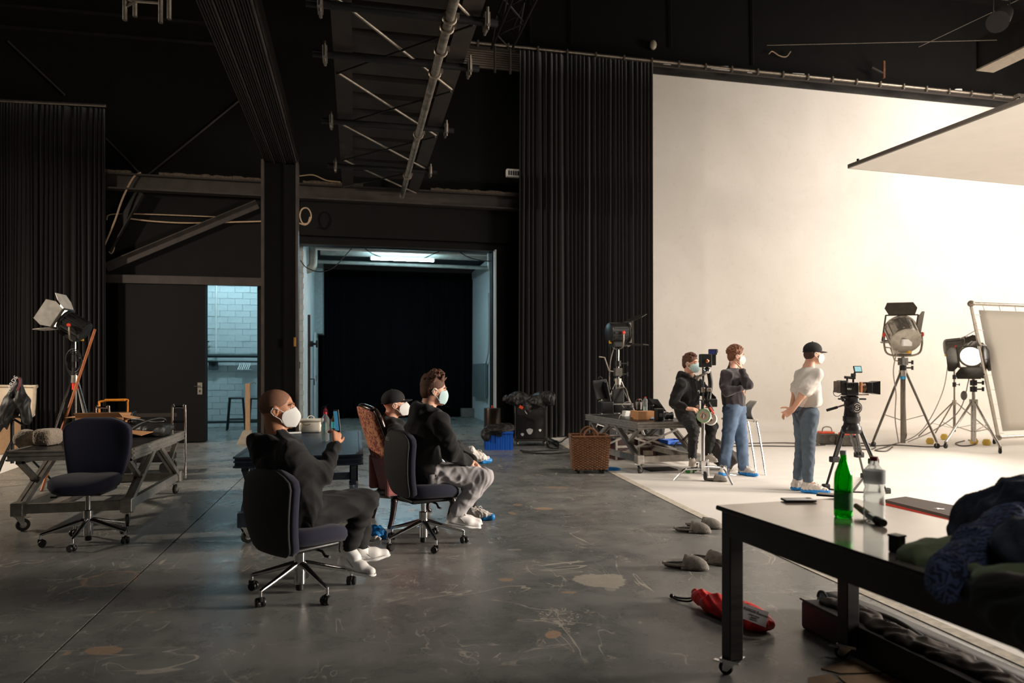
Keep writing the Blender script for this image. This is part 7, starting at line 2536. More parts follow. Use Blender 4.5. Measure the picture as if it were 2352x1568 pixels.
jo = blob('down_jacket', 'dark crumpled down jacket with an orange tag heaped on the flight case', 'jacket', M_CLOTHB, [('ell', c + V((0.0, 0, -0.02)), (0.36, 0.22, 0.13), None, 0.06), ('ell', P(1190, 915, 13.0), (0.20, 0.18, 0.13), None, 0.05), ('ell', P(1252, 912, 13.1), (0.20, 0.18, 0.13), None, 0.05), ('cone', P(1180, 915, 12.9), P(1162, 915, 12.85), 0.10, 0.06, 0.05), ('cone', P(1208, 925, 12.95), P(1212, 948, 12.86), 0.09, 0.05, 0.05), ('cone', P(1262, 920, 13.0), P(1270, 925, 12.95), 0.09, 0.06, 0.05)], 0.013, folds(0.030, 22, 9), c)
MB().box(P(1197, 935, 12.76), (0.075, 0.012, 0.05), R=Matrix.Rotation(0.5, 3, 'Y')).build('orange_tag', mat('orange_tag', (232, 80, 40), 0.6), jo, world=True)
# floor cables between case and basket
for k, pp in enumerate(([(1258, 1012), (1275, 1020), (1282, 1032), (1250, 1034), (1210, 1036), (1195, 1034)], [(1262, 1006), (1285, 1016), (1300, 1006), (1318, 1000)], [(1200, 1038), (1250, 1041), (1300, 1038), (1325, 1032)], [(1262, 1018), (1278, 1012), (1283, 1026), (1264, 1028), (1256, 1018)])):
    pipe_thing('floor_cable', 'black cable on the floor near the flight case, ' + ('looping round its wheels', 'reaching towards the basket', 'lying nearest the viewer', 'coiled at its right corner')[k], 'cable', spline([G(*q_, 0.018) for q_ in pp], 6), 0.014, M_CABLE, 6)

# ------------------------------------------------------------------ wicker basket
a, b = G(1321, 1088), G(1398, 1090)
bc = (a + b) / 2 + V((0.03, 0.2, 0))
M_WICKER = mat('brown_wicker', (116, 78, 50), 0.6, var=0.3, scale=20.0, bump=0.2)
t = thing('wicker_basket', 'brown wicker basket on small wheels at the edge of the white floor', 'basket', bc, -YAW * 0.9)
bw0, bw1, bd0, bd1, bz0, bz1 = 0.235, 0.265, 0.17, 0.20, 0.05, 0.52


def bpt(tt, z, off=0.0):
    """point on the basket wall; tt in 0..4 around"""
    k = (z - bz0) / (bz1 - bz0)
    w_, d_ = bw0 + (bw1 - bw0) * k + off, bd0 + (bd1 - bd0) * k + off
    s_, u_ = int(tt) % 4, tt - int(tt)
    cs = [(-w_, -d_), (w_, -d_), (w_, d_), (-w_, d_)]
    p0, p1 = cs[s_], cs[(s_ + 1) % 4]
    return V((p0[0] + (p1[0] - p0[0]) * u_, p0[1] + (p1[1] - p0[1]) * u_, z))


wv = MB()
NS = 60
for row in range(27):
    z = bz0 + 0.02 + row * 0.0172
    pts = []
    for k in range(NS * 2 + 1):
        tt = 4.0 * k / (NS * 2)
        pts.append(bpt(tt % 4.0, z, 0.006 * math.cos(math.pi * (k / 2 + row))))
    wv.tube(pts, 0.0085, 5, cap=False)
o = wv.build('weave', M_WICKER, t, True)
o['kind'] = 'stuff'
for k in range(NS // 2):
    tt = 4.0 * k / (NS / 2)
    MB().cyl(bpt(tt, bz0), bpt(tt, bz1), 0.006, n=6).build('stake', M_WICKER, t, True)
MB().tube([bpt(4.0 * k / 60 % 4.0, bz1) for k in range(61)], 0.016, 8, cap=False).build('rim', M_WICKER, t, True)
for y in (-0.17, 0.17):
    hp = spline([(-0.10, y, bz1 - 0.05), (-0.085, y, bz1 + 0.05), (0, y * 0.95, bz1 + 0.11), (0.085, y, bz1 + 0.05), (0.10, y, bz1 - 0.05)], 5)
    MB().tube(hp, 0.015, 8).build('handle', M_WICKER, t, True)
for x in (-0.17, 0.17):
    for y in (-0.12, 0.12):
        MB().lathe([(0.008, -0.012), (0.024, -0.012), (0.024, 0.012), (0.008, 0.012)], (x, y, 0.024), (0, 1, 0), 12).build('wheel', M_BLACK, t, True)
MB().box((0, 0, bz0 + 0.012), (0.42, 0.30, 0.02)).build('base', M_WICKER, t)
q = G(1404, 1079)
tag(MB().lathe([(0.13, 0.0), (0.14, 0.012), (0.12, 0.03), (0.02, 0.04)], q, n=20).build('blue_disc', M_COVB, None, True), 'blue plastic disc lying on the white floor behind the basket', 'disc')

# ------------------------------------------------------------------ gear on the right deck
RM = Matrix.Translation(RC) @ Matrix.Rotation(RCZ, 4, 'Z')


def D(x, y, z=0.0):
    return RM @ V((x, y, DECK + z))


def DP(px, py):
    return G(px, py, DECK)


q = DP(1486, 964)
carton('cardboard_box', 'brown cardboard box at the near edge of the gear deck', 'box', q + V((0.0, 0.09, 0)), (0.28, 0.16, 0.125), M_CARD, RCZ + 0.02)
q = DP(1459, 960)
carton('cardboard_box', 'narrow brown carton left of the bigger box on the gear deck', 'box', q + V((0, 0.06, 0)), (0.05, 0.14, 0.115), M_CARD, RCZ)
for k in range(4):
    q = DP(1438, 956)
    tag(MB().box(q + V((0.004 * k, 0.02, 0.012 + 0.022 * k)), (0.085, 0.10, 0.018), 0.1 + 0.05 * k).build('card_stack', M_WHITE, None), ('lowest', 'second lowest', 'second highest', 'highest')[k] + ' of the white slips stacked on the gear deck', 'paper', 'white slips on the gear deck')
q = DP(1381, 946)
t = thing('drinking_cup', 'lime green drinking cup with a straw on the far corner of the gear deck', 'cup', q)
MB().lathe([(0.036, 0), (0.040, 0.01), (0.052, 0.16), (0.056, 0.17), (0.056, 0.185), (0.02, 0.195)], n=18).build('cup_body', mat('lime_plastic', (150, 158, 40), 0.45), t, True)
MB().lathe([(0.057, 0.17), (0.058, 0.185), (0.03, 0.20)], n=18).build('lid', mat('pale_lid', (206, 200, 170), 0.5), t, True)
MB().cyl((0, 0, 0.19), (0.03, 0, 0.27), 0.006, n=8).build('straw', M_WHITE, t, True)
# open black camera case
q = DP(1432, 948)
t = thing('camera_case', 'open black camera case with raised lid on the gear deck', 'case', q + V((0, 0.16, 0)), RCZ)
MB().rbox((0.0, 0, 0.085), (0.34, 0.28, 0.17), 0.015).build('case_body', M_BLACK, t)
MB().box((0.0, -0.145, 0.15), (0.36, 0.012, 0.02)).build('rim', M_ALUDUST, t)
MB().rbox((0.0, 0, 0), (0.03, 0.30, 0.36), 0.012, R=Matrix.Rotation(-0.22, 3, 'Y')).build('lid', M_BLACK, t).location = (-0.27, 0.0, 0.36)
MB().rbox((0.05, 0.2, 0.28), (0.22, 0.05, 0.24), 0.012).build('inner_tray', M_BLACK, t)
MB().tube(spline([(0.17, 0.0, 0.17), (0.165, 0.1, 0.36), (0.14, 0.15, 0.42), (0.02, 0.18, 0.41)], 4), 0.016, 8).build('lid_frame', mat('dull_rim', (120, 112, 102), 0.45, 0.5), t, True)
q = DP(1384, 950)
t = thing('camera_case', 'second black case standing upright beside the green cup', 'case', q + V((0.12, 0.18, 0)), RCZ)
MB().rbox((0, 0, 0.10), (0.22, 0.2, 0.20), 0.02).build('case_body', M_BLACK, t)
MB().rbox((0, 0, 0), (0.26, 0.03, 0.34), 0.015, R=Matrix.Rotation(-0.2, 3, 'X') @ Matrix.Rotation(-0.12, 3, 'Y')).build('lid', M_BLACK, t).location = (-0.03, 0.12, 0.40)
MB().torus((-0.06, 0.1, 0.58), 0.035, 0.008, axis=(0, 1, 0), n=12, m=6, a0=0, a1=math.pi).build('handle', M_BLACK, t, True)
q = DP(1446, 951)
t = thing('photo_camera', 'small black camera with lens on the gear deck before the open case', 'camera', q + V((0, 0.05, 0)), -0.2)
MB().rbox((0, 0, 0.055), (0.14, 0.07, 0.10), 0.015).build('camera_body', M_BLACK, t)
MB().cyl((0, -0.03, 0.055), (0, -0.11, 0.055), 0.038, n=16).build('lens_barrel', M_BLACK, t, True)
MB().rbox((0, 0, 0.12), (0.05, 0.05, 0.035), 0.008).build('viewfinder', M_BLACK, t)
MB().tube(spline([(-0.07, 0, 0.1), (-0.1, 0.02, 0.16), (0.0, 0.03, 0.2), (0.08, 0.0, 0.14), (0.07, 0, 0.1)], 4), 0.008, 6).build('strap', mat('grey_strap', (130, 124, 116), 0.7), t, True)
q = DP(1482, 943)
bottle('clear water bottle with a red cap on the gear deck', q, 0.25, 0.042, M_CLEAR, M_REDCAP, None, None, 0.36, True, 0.3)
q = DP(1470, 940)
t = thing('grey_bucket', 'small grey bucket beside the water bottle on the gear deck', 'bucket', q + V((0, 0.05, 0)))
MB().lathe([(0.05, 0), (0.065, 0.13), (0.07, 0.135), (0.06, 0.13), (0.046, 0.01)], n=18, cap=False).build('pail', mat('grey_plastic', (150, 146, 140), 0.5), t, True)
MB().torus((0, 0, 0.13), 0.066, 0.004, axis=(0, 1, 0.2), n=14, m=6, a0=0, a1=math.pi).build('bail', M_STEEL, t, True)
q = DP(1468, 950)
bottle('slim dark spray bottle with a red nozzle on the gear deck', q, 0.24, 0.024, M_BLACK, M_REDCAP, None, None, 0.3, name='spray_bottle')
q = DP(1519, 966)
t = thing('lens_box', 'tall black lens box at the near edge of the gear deck', 'box', q + V((0.0, 0.08, 0)), RCZ)
MB().rbox((0, 0, 0.08), (0.10, 0.12, 0.16), 0.01).build('box_body', M_BLACK, t)
MB().box((-0.0, -0.062, 0.08), (0.05, 0.004, 0.05)).build('printed_panel', mat('grey_print', (90, 86, 84), 0.5, var=0.5, scale=60), t)
MB().rbox((0, 0, 0.165), (0.105, 0.125, 0.012), 0.005).build('lid', M_LAMPGREY, t)
q = DP(1510, 950)
carton('lens_box', 'low black lens box behind the tall one on the gear deck', 'box', q + V((0, 0.1, 0)), (0.14, 0.14, 0.13), M_BLACK, RCZ)
q = DP(1540, 964)
t = thing('camera_lens', 'black cine lens lying beside the operator on the gear deck', 'lens', q + V((0, 0.06, 0)))
MB().lathe([(0.045, -0.06), (0.055, -0.05), (0.055, -0.01), (0.048, -0.005), (0.048, 0.03), (0.056, 0.035), (0.056, 0.06), (0.05, 0.062)], (0, 0, 0.057), (1, -0.2, 0), 20).build('barrel', M_BLACK, t, True)
MB().lathe([(0.047, 0), (0.02, 0.01), (0.0, 0.012)], (0.06, -0.012, 0.057), (1, -0.2, 0), 18).build('glass', mat('lens_glass', (60, 70, 80), 0.08, var=0, coat=1), t, True)
q = DP(1524, 952)
t = thing('laptop', 'dark laptop with raised screen on the gear deck beside the operator', 'laptop', q + V((0.05, 0.18, 0)), RCZ)
MB().rbox((0.0, 0, 0.012), (0.24, 0.30, 0.02), 0.006).build('keyboard_base', M_BLACK, t)
MB().rbox((0, 0, 0), (0.26, 0.30, 0.012), 0.005, R=Matrix.Rotation(math.radians(52), 3, 'Y')).build('screen_lid', M_LAMP, t).location = (-0.07, 0, 0.15)
q = DP(1502, 964)
blob('plastic_wrap', 'crumpled pale blue plastic wrap at the near edge of the gear deck', 'plastic wrap', mat('pale_blue_plastic', (180, 200, 215), 0.25), [('ell', q + V((0, 0.04, 0.018)), (0.05, 0.03, 0.018), None, 0.01), ('ell', q + V((0.04, 0.05, 0.012)), (0.04, 0.03, 0.012), None, 0.01)], 0.006, folds(0.006, 90, 2), q)
pipe_thing('thin_cable', 'thin grey cable dangling over the left edge of the gear deck', 'cable', spline([DP(1440, 955) + V((0, 0, 0.01)), P(1425, 953, 10.6), P(1420, 975, 10.5), P(1424, 1000, 10.4), P(1440, 1010, 10.4), P(1460, 1002, 10.4)], 5), 0.006, MATS['grey_cable'], 6)

# under and behind the deck
flight_case('flight_case', 'maroon flight case with a white label under the gear deck, left one', G(1428, 1058) + V((0.2, 0.25, 0)), (0.62, 0.42, 0.36), 0.1, M_MAROON, M_ALUDUST, True)
flight_case('flight_case', 'dark maroon flight case with pale edges under the gear deck, middle one', G(1500, 1062) + V((0.12, 0.5, 0)), (0.42, 0.36, 0.36), -0.05, M_MAROON, M_ALUDUST, False)
flight_case('flight_case', 'lower maroon case lying at the front under the gear deck', G(1512, 1068) + V((0.02, 0.0, 0)), (0.34, 0.3, 0.16), -0.05, M_MAROON, M_BLACK, False) if False else None
q = G(1553, 1062) + V((0.1, 0.3, 0))
t = thing('equipment_bag', 'black equipment bag carrying a blue tray behind the gear deck', 'bag', q, 0.1)
MB().rbox((0, 0, 0.13), (0.48, 0.36, 0.26), 0.05).build('bag_body', M_CLOTHB, t, True)
MB().tube(spline([(-0.12, -0.18, 0.2), (-0.06, -0.2, 0.3), (0.06, -0.2, 0.3), (0.12, -0.18, 0.2)], 4), 0.012, 8).build('handle', M_BLACK, t, True)
t = thing('blue_tray', 'shallow blue plastic tray on the equipment bag behind the gear deck', 'tray', q + V((-0.05, -0.02, 0.265)), 0.2)
MB().rbox((0, 0, 0.01), (0.30, 0.24, 0.02), 0.008).build('tray_floor', M_PLASTBLUE, t)
for s in (-1, 1):
    MB().box((s * 0.15, 0, 0.04), (0.015, 0.25, 0.06)).build('tray_side', M_PLASTBLUE, t)
    MB().box((0, s * 0.12, 0.04), (0.30, 0.015, 0.06)).build('tray_side', M_PLASTBLUE, t)
a, b = G(1510, 1048), G(1590, 1072)
tag(MB().prof(a + V((0, 0.3, 0.22)), b + V((0, 0.2, 0.10)), [(-0.05, -0.04), (0.05, -0.04), (0.05, -0.02), (0.03, -0.02), (0.03, 0.02), (0.05, 0.02), (0.05, 0.04), (-0.05, 0.04)]).build('aluminium_rail', M_ALUDUST, None), 'loose aluminium rail leaning under the gear deck', 'rail')
c = G(1505, 1032) + V((0.1, 0.3, 0))
blob('black_backpack', 'black backpack leaning on the floor behind the gear deck', 'backpack', M_CLOTHB, [('box', c + V((0, 0, 0.25)), (0.2, 0.12, 0.24), None, 0.09, 0.03), ('ell', c + V((-0.1, -0.08, 0.2)), (0.13, 0.09, 0.14), None, 0.03)], 0.013, folds(0.010, 24, 3), c)
c = G(1410, 1032) + V((0.1, 0.2, 0))
carton('black_case', 'plain black case with a small label standing under the far end of the gear deck', 'case', c, (0.38, 0.3, 0.44), M_BLACK, 0.1)
c = G(1662, 1066) + V((0.1, 0.2, 0))
blob('camera_bag', 'dark grey camera bag lying on the white floor behind the standing man', 'bag', mat('dark_grey_nylon', (56, 52, 50), 0.7, var=0.2, bump=0.2), [('cone', P(1640, 1022, 10.1), P(1682, 1052, 10.1), 0.11, 0.10, 0.04, ((0, 1, 0), 1.3)), ('box', P(1650, 1048, 10.2), (0.22, 0.16, 0.10), Matrix.Rotation(0.55, 3, 'Y'), 0.06, 0.04)], 0.012, folds(0.010, 26, 7), c)
q = G(1585, 1087)
t = thing('drink_can', 'green drink can lying on the white floor under the operator', 'can', q)
MB().lathe([(0.026, -0.06), (0.033, -0.052), (0.033, 0.052), (0.026, 0.06)], (0, 0, 0.034), (1, 0.15, 0), 18).build('can_body', mat('green_can', (60, 140, 60), 0.3, 0.5), t, True)
MB().lathe([(0.0335, -0.02), (0.0335, 0.02)], (0, 0, 0.034), (1, 0.15, 0), 18, cap=False).build('label_band', M_WHITE, t, True)
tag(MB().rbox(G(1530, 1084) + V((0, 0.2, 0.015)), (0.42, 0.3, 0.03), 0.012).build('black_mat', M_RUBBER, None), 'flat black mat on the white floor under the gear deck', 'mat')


# ------------------------------------------------------------------ camera rig on the C-stand
CD = 9.12
cs = P(1615, 1000, CD)
t = thing('grip_stand', 'chrome grip stand with spread legs in front of the operator', 'stand', (cs.x, cs.y, 0))
zc = lambda py: P(0, py, CD).z
MB().cyl((cs.x, cs.y, 0.10), (cs.x, cs.y, zc(965)), 0.022, n=12).build('column', M_CHROME, t, True, world=True)
MB().cyl((cs.x, cs.y, zc(970)), (cs.x, cs.y, zc(838)), 0.015, n=12).build('riser', M_CHROME, t, True, world=True)
for py in (968, 925, 895):
    k = MB().cyl((cs.x, cs.y, zc(py) - 0.03), (cs.x, cs.y, zc(py) + 0.03), 0.027, n=12)
    k.box(V((cs.x, cs.y, zc(py))) + RGT * 0.06, (0.05, 0.02, 0.03))
    k.build('collar', M_STEEL, t, True, world=True)
for pts in ([(1613, 1076, CD), (1580, 1077, 9.15), (1570, 1080, 9.15), (1548, 1103, 9.20)], [(1617, 1071, CD), (1655, 1073, 8.95), (1664, 1078, 8.9), (1683, 1115, 8.80)], [(1615, 1060, CD), (1622, 1055, 9.45), (1626, 1060, 9.5), (1628, 1094, 9.55)]):
    MB().tube(spline([P(*q) for q in pts], 5), 0.014, 10).build('leg', M_CHROME, t, True, world=True)
MB().lathe([(0.01, -0.012), (0.055, -0.012), (0.06, 0), (0.055, 0.012), (0.01, 0.012)], V((cs.x, cs.y, 0.075)) + RGT * 0.02 - FWD * 0.03, RGT, 18).build('wheel', M_RUBBER, t, True, world=True)
MB().box((cs.x, cs.y, 0.20), (0.08, 0.06, 0.14)).build('leg_bracket', M_CHROME, t, world=True)

rig = thing('camera_rig', 'stabiliser camera rig with monitor mounted on the grip stand', 'camera', P(1625, 848, CD - 0.02))
bx = lambda px, py, d, s, nm, m, r=0.01, rz=-YAW: MB().rbox(P(px, py, d), s, r, rz).build(nm, m, rig, world=True)
bx(1620, 828, 9.05, (0.14, 0.12, 0.17), 'camera_body', M_BLACK)
MB().lathe([(0.02, 0), (0.024, 0.01), (0.01, 0.02)], P(1624, 829, 8.985), -FWD, 14).build('lens_cap', mat('copper_ring', (180, 120, 90), 0.3, 0.8), rig, True, world=True)
bx(1637, 822, 9.08, (0.07, 0.08, 0.19), 'recorder', M_LAMP)
bx(1637, 808, 9.02, (0.11, 0.03, 0.075), 'monitor', M_BLACK)
MB().box(P(1636, 808, 9.0), (0.085, 0.003, 0.05), -YAW).build('monitor_screen', mat('blue_screen', (34, 42, 84), 0.3, var=0.5, scale=60, emit=(70, 84, 150), estr=0.08), rig, world=True)
bx(1646, 806, 9.05, (0.03, 0.03, 0.05), 'monitor_mount', M_BLACK)
MB().ball(P(1624, 851, 9.08), 0.045).build('ball_joint', M_CHROME, rig, True, world=True)
MB().tube(spline([P(1628, 853, 9.1), P(1632, 880, 9.12), P(1629, 905, 9.12), P(1627, 925, 9.1)], 5), 0.030, 10).build('arm_post', M_BLACK, rig, True, world=True)
bx(1628, 895, 9.1, (0.06, 0.06, 0.05), 'arm_clamp', M_STEEL)
MB().cyl(P(1620, 858, 9.1), P(1596, 868, 9.15), 0.016, n=10).build('side_arm', M_STEEL, rig, True, world=True)
MB().cyl(P(1605, 864, 9.1), P(1600, 872, 9.1), 0.03, n=10).build('knuckle', M_STEEL, rig, True, world=True)
bx(1634, 925, 9.05, (0.13, 0.10, 0.10), 'battery', M_BLACK)
bx(1610, 930, 9.02, (0.05, 0.06, 0.14), 'battery', M_BLACK)
bx(1608, 930, 8.98, (0.018, 0.02, 0.11), 'battery_label', M_WHITE, 0.004)
MB().cyl(P(1626, 925, 8.99), P(1636, 945, 8.97), 0.028, n=12).build('motor', M_BLACK, rig, True, world=True)
MB().cyl(P(1630, 935, 8.95), P(1640, 950, 8.95), 0.012, n=8).build('red_lever', M_RED, rig, True, world=True)
for k, (px, py, d, r, lab) in enumerate(((1617, 955, 8.98, 0.088, 'green-edged roll of gaffer tape hanging on the grip stand'), (1632, 962, 9.02, 0.08, 'pale roll of tape behind the green-edged one'))):
    tt = thing('tape_roll', lab, 'tape', P(px, py, d), 0, 'tape rolls on the grip stand')
    ax = (-FWD * 0.86 - RGT * 0.45 + UP * 0.2).normalized()
    w = 0.05
    MB().lathe([(r * 0.5, -w / 2), (r, -w / 2), (r, w / 2), (r * 0.5, w / 2), (r * 0.5, -w / 2)], P(px, py, d), ax, 28, cap=False).build('tape_body', M_WHITE, tt, True, world=True)
    MB().lathe([(r * 0.5, w / 2 + 0.001), (r * 0.98, w / 2 + 0.001)], P(px, py, d), ax, 28, cap=False).build('tape_side', mat('green_grey_tape', (150, 156, 142), 0.6) if k == 0 else mat('grey_tape', (176, 166, 156), 0.6), tt, True, world=True)
    MB().torus(P(px, py, d) + ax * w / 2, r * 0.96, 0.005, ax, 28, 6).build('tape_edge', mat('green_tape_edge', (120, 176, 96), 0.6) if k == 0 else M_WHITE, tt, True, world=True)
    MB().lathe([(r * 0.40, -w / 2), (r * 0.51, -w / 2), (r * 0.51, w / 2 + 0.003), (r * 0.40, w / 2 + 0.003)], P(px, py, d), ax, 24, cap=False).build('tape_core', M_CARD, tt, True, world=True)

# bar stool of bent tube behind the standing man
SD = 9.95
t = thing('bar_stool', 'pale moulded bar stool with chrome sled legs behind the standing man', 'stool', G(1722, 1086))
rows = []
for u in np.linspace(0, 1, 12):
    z = P(0, 964 - 44 * u, SD).z
    off = 0.0 + 0.05 * u * u - 0.04 * math.sin(u * 3.1)
    cpt = P(1716 + 15 * (off / 0.05) * 0.4, 900, SD)
    rows.append([V((cpt.x, cpt.y, z)) + RGT * (0.03 + 0.09 * off / 0.05 * 0.3) + FWD * s_ * 0.2 * (1 - 0.25 * u) + RGT * 0.03 * (1 - s_ * s_) for s_ in np.linspace(-1, 1, 9)])
o = MB().grid(rows).build('backrest', mat('pale_stool_shell', (176, 168, 158), 0.5), t, 'all', world=True)
so = o.modifiers.new('thickness', 'SOLIDIFY')
so.thickness = 0.015
c = P(1698, 963, SD)
MB().rbox(c, (0.40, 0.40, 0.03), 0.014, -YAW).build('seat', MATS['pale_stool_shell'], t, True, world=True)
for s_ in (-1, 1):
    f_ = FWD * 0.19 * s_
    MB().tube(spline([P(1720, 968, SD) + f_, P(1728, 970, SD) + f_, P(1746, 1082, SD - 0.12) + f_, P(1742, 1088, SD - 0.12) + f_, P(1668, 1086, SD - 0.1) + f_, P(1664, 1080, SD - 0.1) + f_, P(1680, 968, SD) + f_], 5), 0.011, 8).build('sled_leg', M_CHROME, t, True, world=True)
MB().cyl(P(1668, 1040, SD) - FWD * 0.19, P(1668, 1040, SD) + FWD * 0.19, 0.009, n=8).build('footrest', M_CHROME, t, True, world=True)

# ------------------------------------------------------------------ cinema camera on its tripod
TD = 8.25
tp = P(1958, 940, TD)
t = thing('camera_tripod', 'black camera tripod with fluid head standing on the white floor', 'tripod', (tp.x, tp.y, 0))
apex = P(1956, 985, TD)
feet = [G(1897, 1124), G(2036, 1134), G(1985, 1098)]
M_CARBON = mat('carbon_black', (34, 33, 34), 0.35, var=0.15, scale=30)
for f_ in feet:
    lg = MB()
    dr = (V((f_.x, f_.y, 0)) - V((apex.x, apex.y, 0))).normalized()
    sdv = dr.cross(UP)
    top = apex + dr * 0.09
    midp = top.lerp(V((f_.x, f_.y, 0.03)), 0.52)
    for s_ in (-1, 1):
        lg.cyl(top + sdv * 0.035 * s_, midp + sdv * 0.03 * s_, 0.015, n=10)
    lg.cyl(top.lerp(midp, 0.3), V((f_.x, f_.y, 0.03)), 0.014, n=10)
    lo = lg.build('leg', M_CARBON, t, True, world=True)
    MB().rbox(midp, (0.11, 0.07, 0.07), 0.012).build('leg_clamp', M_BLACK, lo, world=True)
    MB().rbox((f_.x, f_.y, 0.035), (0.09, 0.06, 0.07), 0.015).build('foot', M_BLACK, lo, world=True)
    MB().bar((f_.x, f_.y, 0.012), (tp.x, tp.y, 0.012), 0.025, 0.014).build('ground_spreader', M_BLACK, lo, world=True)
MB().lathe([(0.10, 0.0), (0.11, 0.02), (0.11, 0.07), (0.09, 0.10), (0.085, 0.13), (0.095, 0.15), (0.095, 0.20)], apex + V((0, 0, -0.05)), n=22).build('bowl', M_CARBON, t, True, world=True)
z1 = P(0, 921, TD).z
MB().lathe([(0.075, 0.10), (0.085, 0.16), (0.07, 0.30)], apex, n=20).build('head_base', M_LAMP, t, True, world=True)
MB().rbox((apex.x, apex.y, z1 - 0.015), (0.15, 0.13, 0.16), 0.04, -YAW).build('head_body', M_LAMP, t, True, world=True)
dk = P(1967, 936, TD - 0.10)
MB().lathe([(0.066, -0.03), (0.072, 0), (0.066, 0.012), (0.05, 0.014)], dk, -FWD + RGT * 0.15, 24).build('drag_dial', M_LAMP, t, True, world=True)
MB().torus(dk - FWD * 0.015, 0.046, 0.005, -FWD, 22, 6).build('dial_mark', mat('silver_print', (190, 182, 172), 0.4), t, True, world=True)
MB().tube(spline([dk - FWD * 0.017 + RGT * 0.025 + UP * 0.012, dk - FWD * 0.017 + UP * 0.022, dk - FWD * 0.017 - RGT * 0.018 + UP * 0.008, dk - FWD * 0.017 + RGT * 0.018 - UP * 0.008, dk - FWD * 0.017 - UP * 0.022, dk - FWD * 0.017 - RGT * 0.025 - UP * 0.012], 4), 0.005, 6).build('dial_mark', MATS['silver_print'], t, True, world=True)
MB().cyl(P(1942, 929, TD), P(1922, 935, TD), 0.010, n=10).build('pan_bar', M_STEEL, t, True, world=True)
MB().cyl(P(1923, 935, TD), P(1899, 942, TD), 0.016, n=12).build('pan_grip', M_RUBBER, t, True, world=True)
q = G(1905, 1140)
bpar = bpy.data.objects['camera_tripod']
cam_o = thing('cinema_camera', 'black cinema camera with matte box and tilted monitor on the tripod', 'camera', P(1955, 915, TD))
cb = lambda px, py, s, nm, m=M_BLACK, d=TD, r=0.01, R=None: MB().rbox(P(px, py, d), s, r, -YAW, R).build(nm, m, cam_o, world=True)
cb(1957, 916, (0.30, 0.09, 0.02), 'dovetail_plate')
cb(1951, 912, (0.17, 0.10, 0.03), 'base_plate', M_LAMP)
cb(1952, 893, (0.145, 0.14, 0.155), 'camera_body', M_LAMP)
cb(1934, 888, (0.085, 0.12, 0.15), 'battery_plate')
cb(1923, 888, (0.045, 0.11, 0.135), 'battery', mat('brown_grey_battery', (84, 74, 68), 0.5))
for k in range(5):
    cb(1945 + k * 4, 884, (0.008, 0.012, 0.035), 'cooling_rib', M_BLACK, TD - 0.075, 0.003)
text_mesh('RED', 0.028, 'body_lettering', M_WHITE, cam_o, frame(P(1951, 893, TD - 0.076), RGT, UP))
MB().lathe([(0.055, 0), (0.06, 0.01), (0.06, 0.03), (0.055, 0.04)], P(1964, 890, TD), RGT, 22).build('lens_mount', M_ALU, cam_o, True, world=True)
MB().lathe([(0.05, 0.0), (0.052, 0.06), (0.058, 0.07), (0.058, 0.11), (0.052, 0.12), (0.056, 0.16)], P(1969, 890, TD), RGT, 22).build('lens_barrel', mat('bronze_lens', (110, 86, 66), 0.35, 0.5), cam_o, True, world=True)
cb(1977, 889, (0.030, 0.03, 0.125), 'wooden_handgrip', mat('grip_wood', (176, 110, 62), 0.5), TD - 0.09)
cb(1992, 890, (0.07, 0.13, 0.13), 'matte_box_stage')
hood = MB()
c0, c1 = P(1997, 890, TD), P(2012, 890, TD)
r0 = [c0 + FWD * a_ + UP * b_ for a_, b_ in ((-0.07, -0.06), (0.07, -0.06), (0.07, 0.06), (-0.07, 0.06))]
r1 = [c1 + FWD * a_ + UP * b_ for a_, b_ in ((-0.10, -0.078), (0.10, -0.078), (0.10, 0.078), (-0.10, 0.078))]
hood.loft([r0, r1], cap=False)
ho_ = hood.build('matte_box_hood', M_BLACK, cam_o, world=True)
so = ho_.modifiers.new('thickness', 'SOLIDIFY')
so.thickness = 0.008
MB().cyl(P(1960, 906, TD - 0.04), P(1995, 906, TD - 0.04), 0.0085, n=8).build('support_rod', M_STEEL, cam_o, True, world=True)
MB().cyl(P(1960, 906, TD + 0.04), P(1995, 906, TD + 0.04), 0.0085, n=8).build('support_rod', M_STEEL, cam_o, True, world=True)
for px in (1946, 1960):
    MB().cyl(P(px, 880, TD), P(px, 866, TD), 0.012, n=10).build('handle_post', M_BLACK, cam_o, True, world=True)
MB().cyl(P(1940, 866, TD), P(1964, 868, TD), 0.016, n=12).build('top_handle', M_BLACK, cam_o, True, world=True)
MB().cyl(P(1959, 865, TD), P(1964, 855, TD), 0.012, n=10).build('monitor_arm', M_BLACK, cam_o, True, world=True)
cb(1960, 861, (0.05, 0.04, 0.04), 'monitor_bracket')
mo = P(1970, 848, TD)
mu = (UP * 0.72 + RGT * 0.50 + FWD * 0.3).normalized()
Mm = frame(mo, RGT, mu)
R3 = Mm.to_3x3()
MB().rbox(mo, (0.095, 0.085, 0.016), 0.005, R=R3).build('monitor', M_BLACK, cam_o, world=True)
nz = R3 @ V((0, 0, 1))
if nz.dot(FWD) > 0:
    nz = -nz
MB().box(mo + nz * 0.009, (0.075, 0.062, 0.001), R=R3).build('monitor_screen', mat('pale_screen', (140, 190, 200), 0.3, var=0.15, scale=30, emit=(150, 205, 215), estr=0.25), cam_o, world=True)
MB().tube(spline([P(1918, 890, TD - 0.05), P(1914, 900, TD - 0.05), P(1917, 908, TD - 0.05), P(1925, 910, TD - 0.05), P(1932, 905, TD - 0.05)], 4), 0.004, 6).build('power_cable', M_CABLE, cam_o, True, world=True)
MB().ball(P(1937, 918, TD - 0.06), 0.022).build('balance_knob', M_BLACK, cam_o, True, world=True)
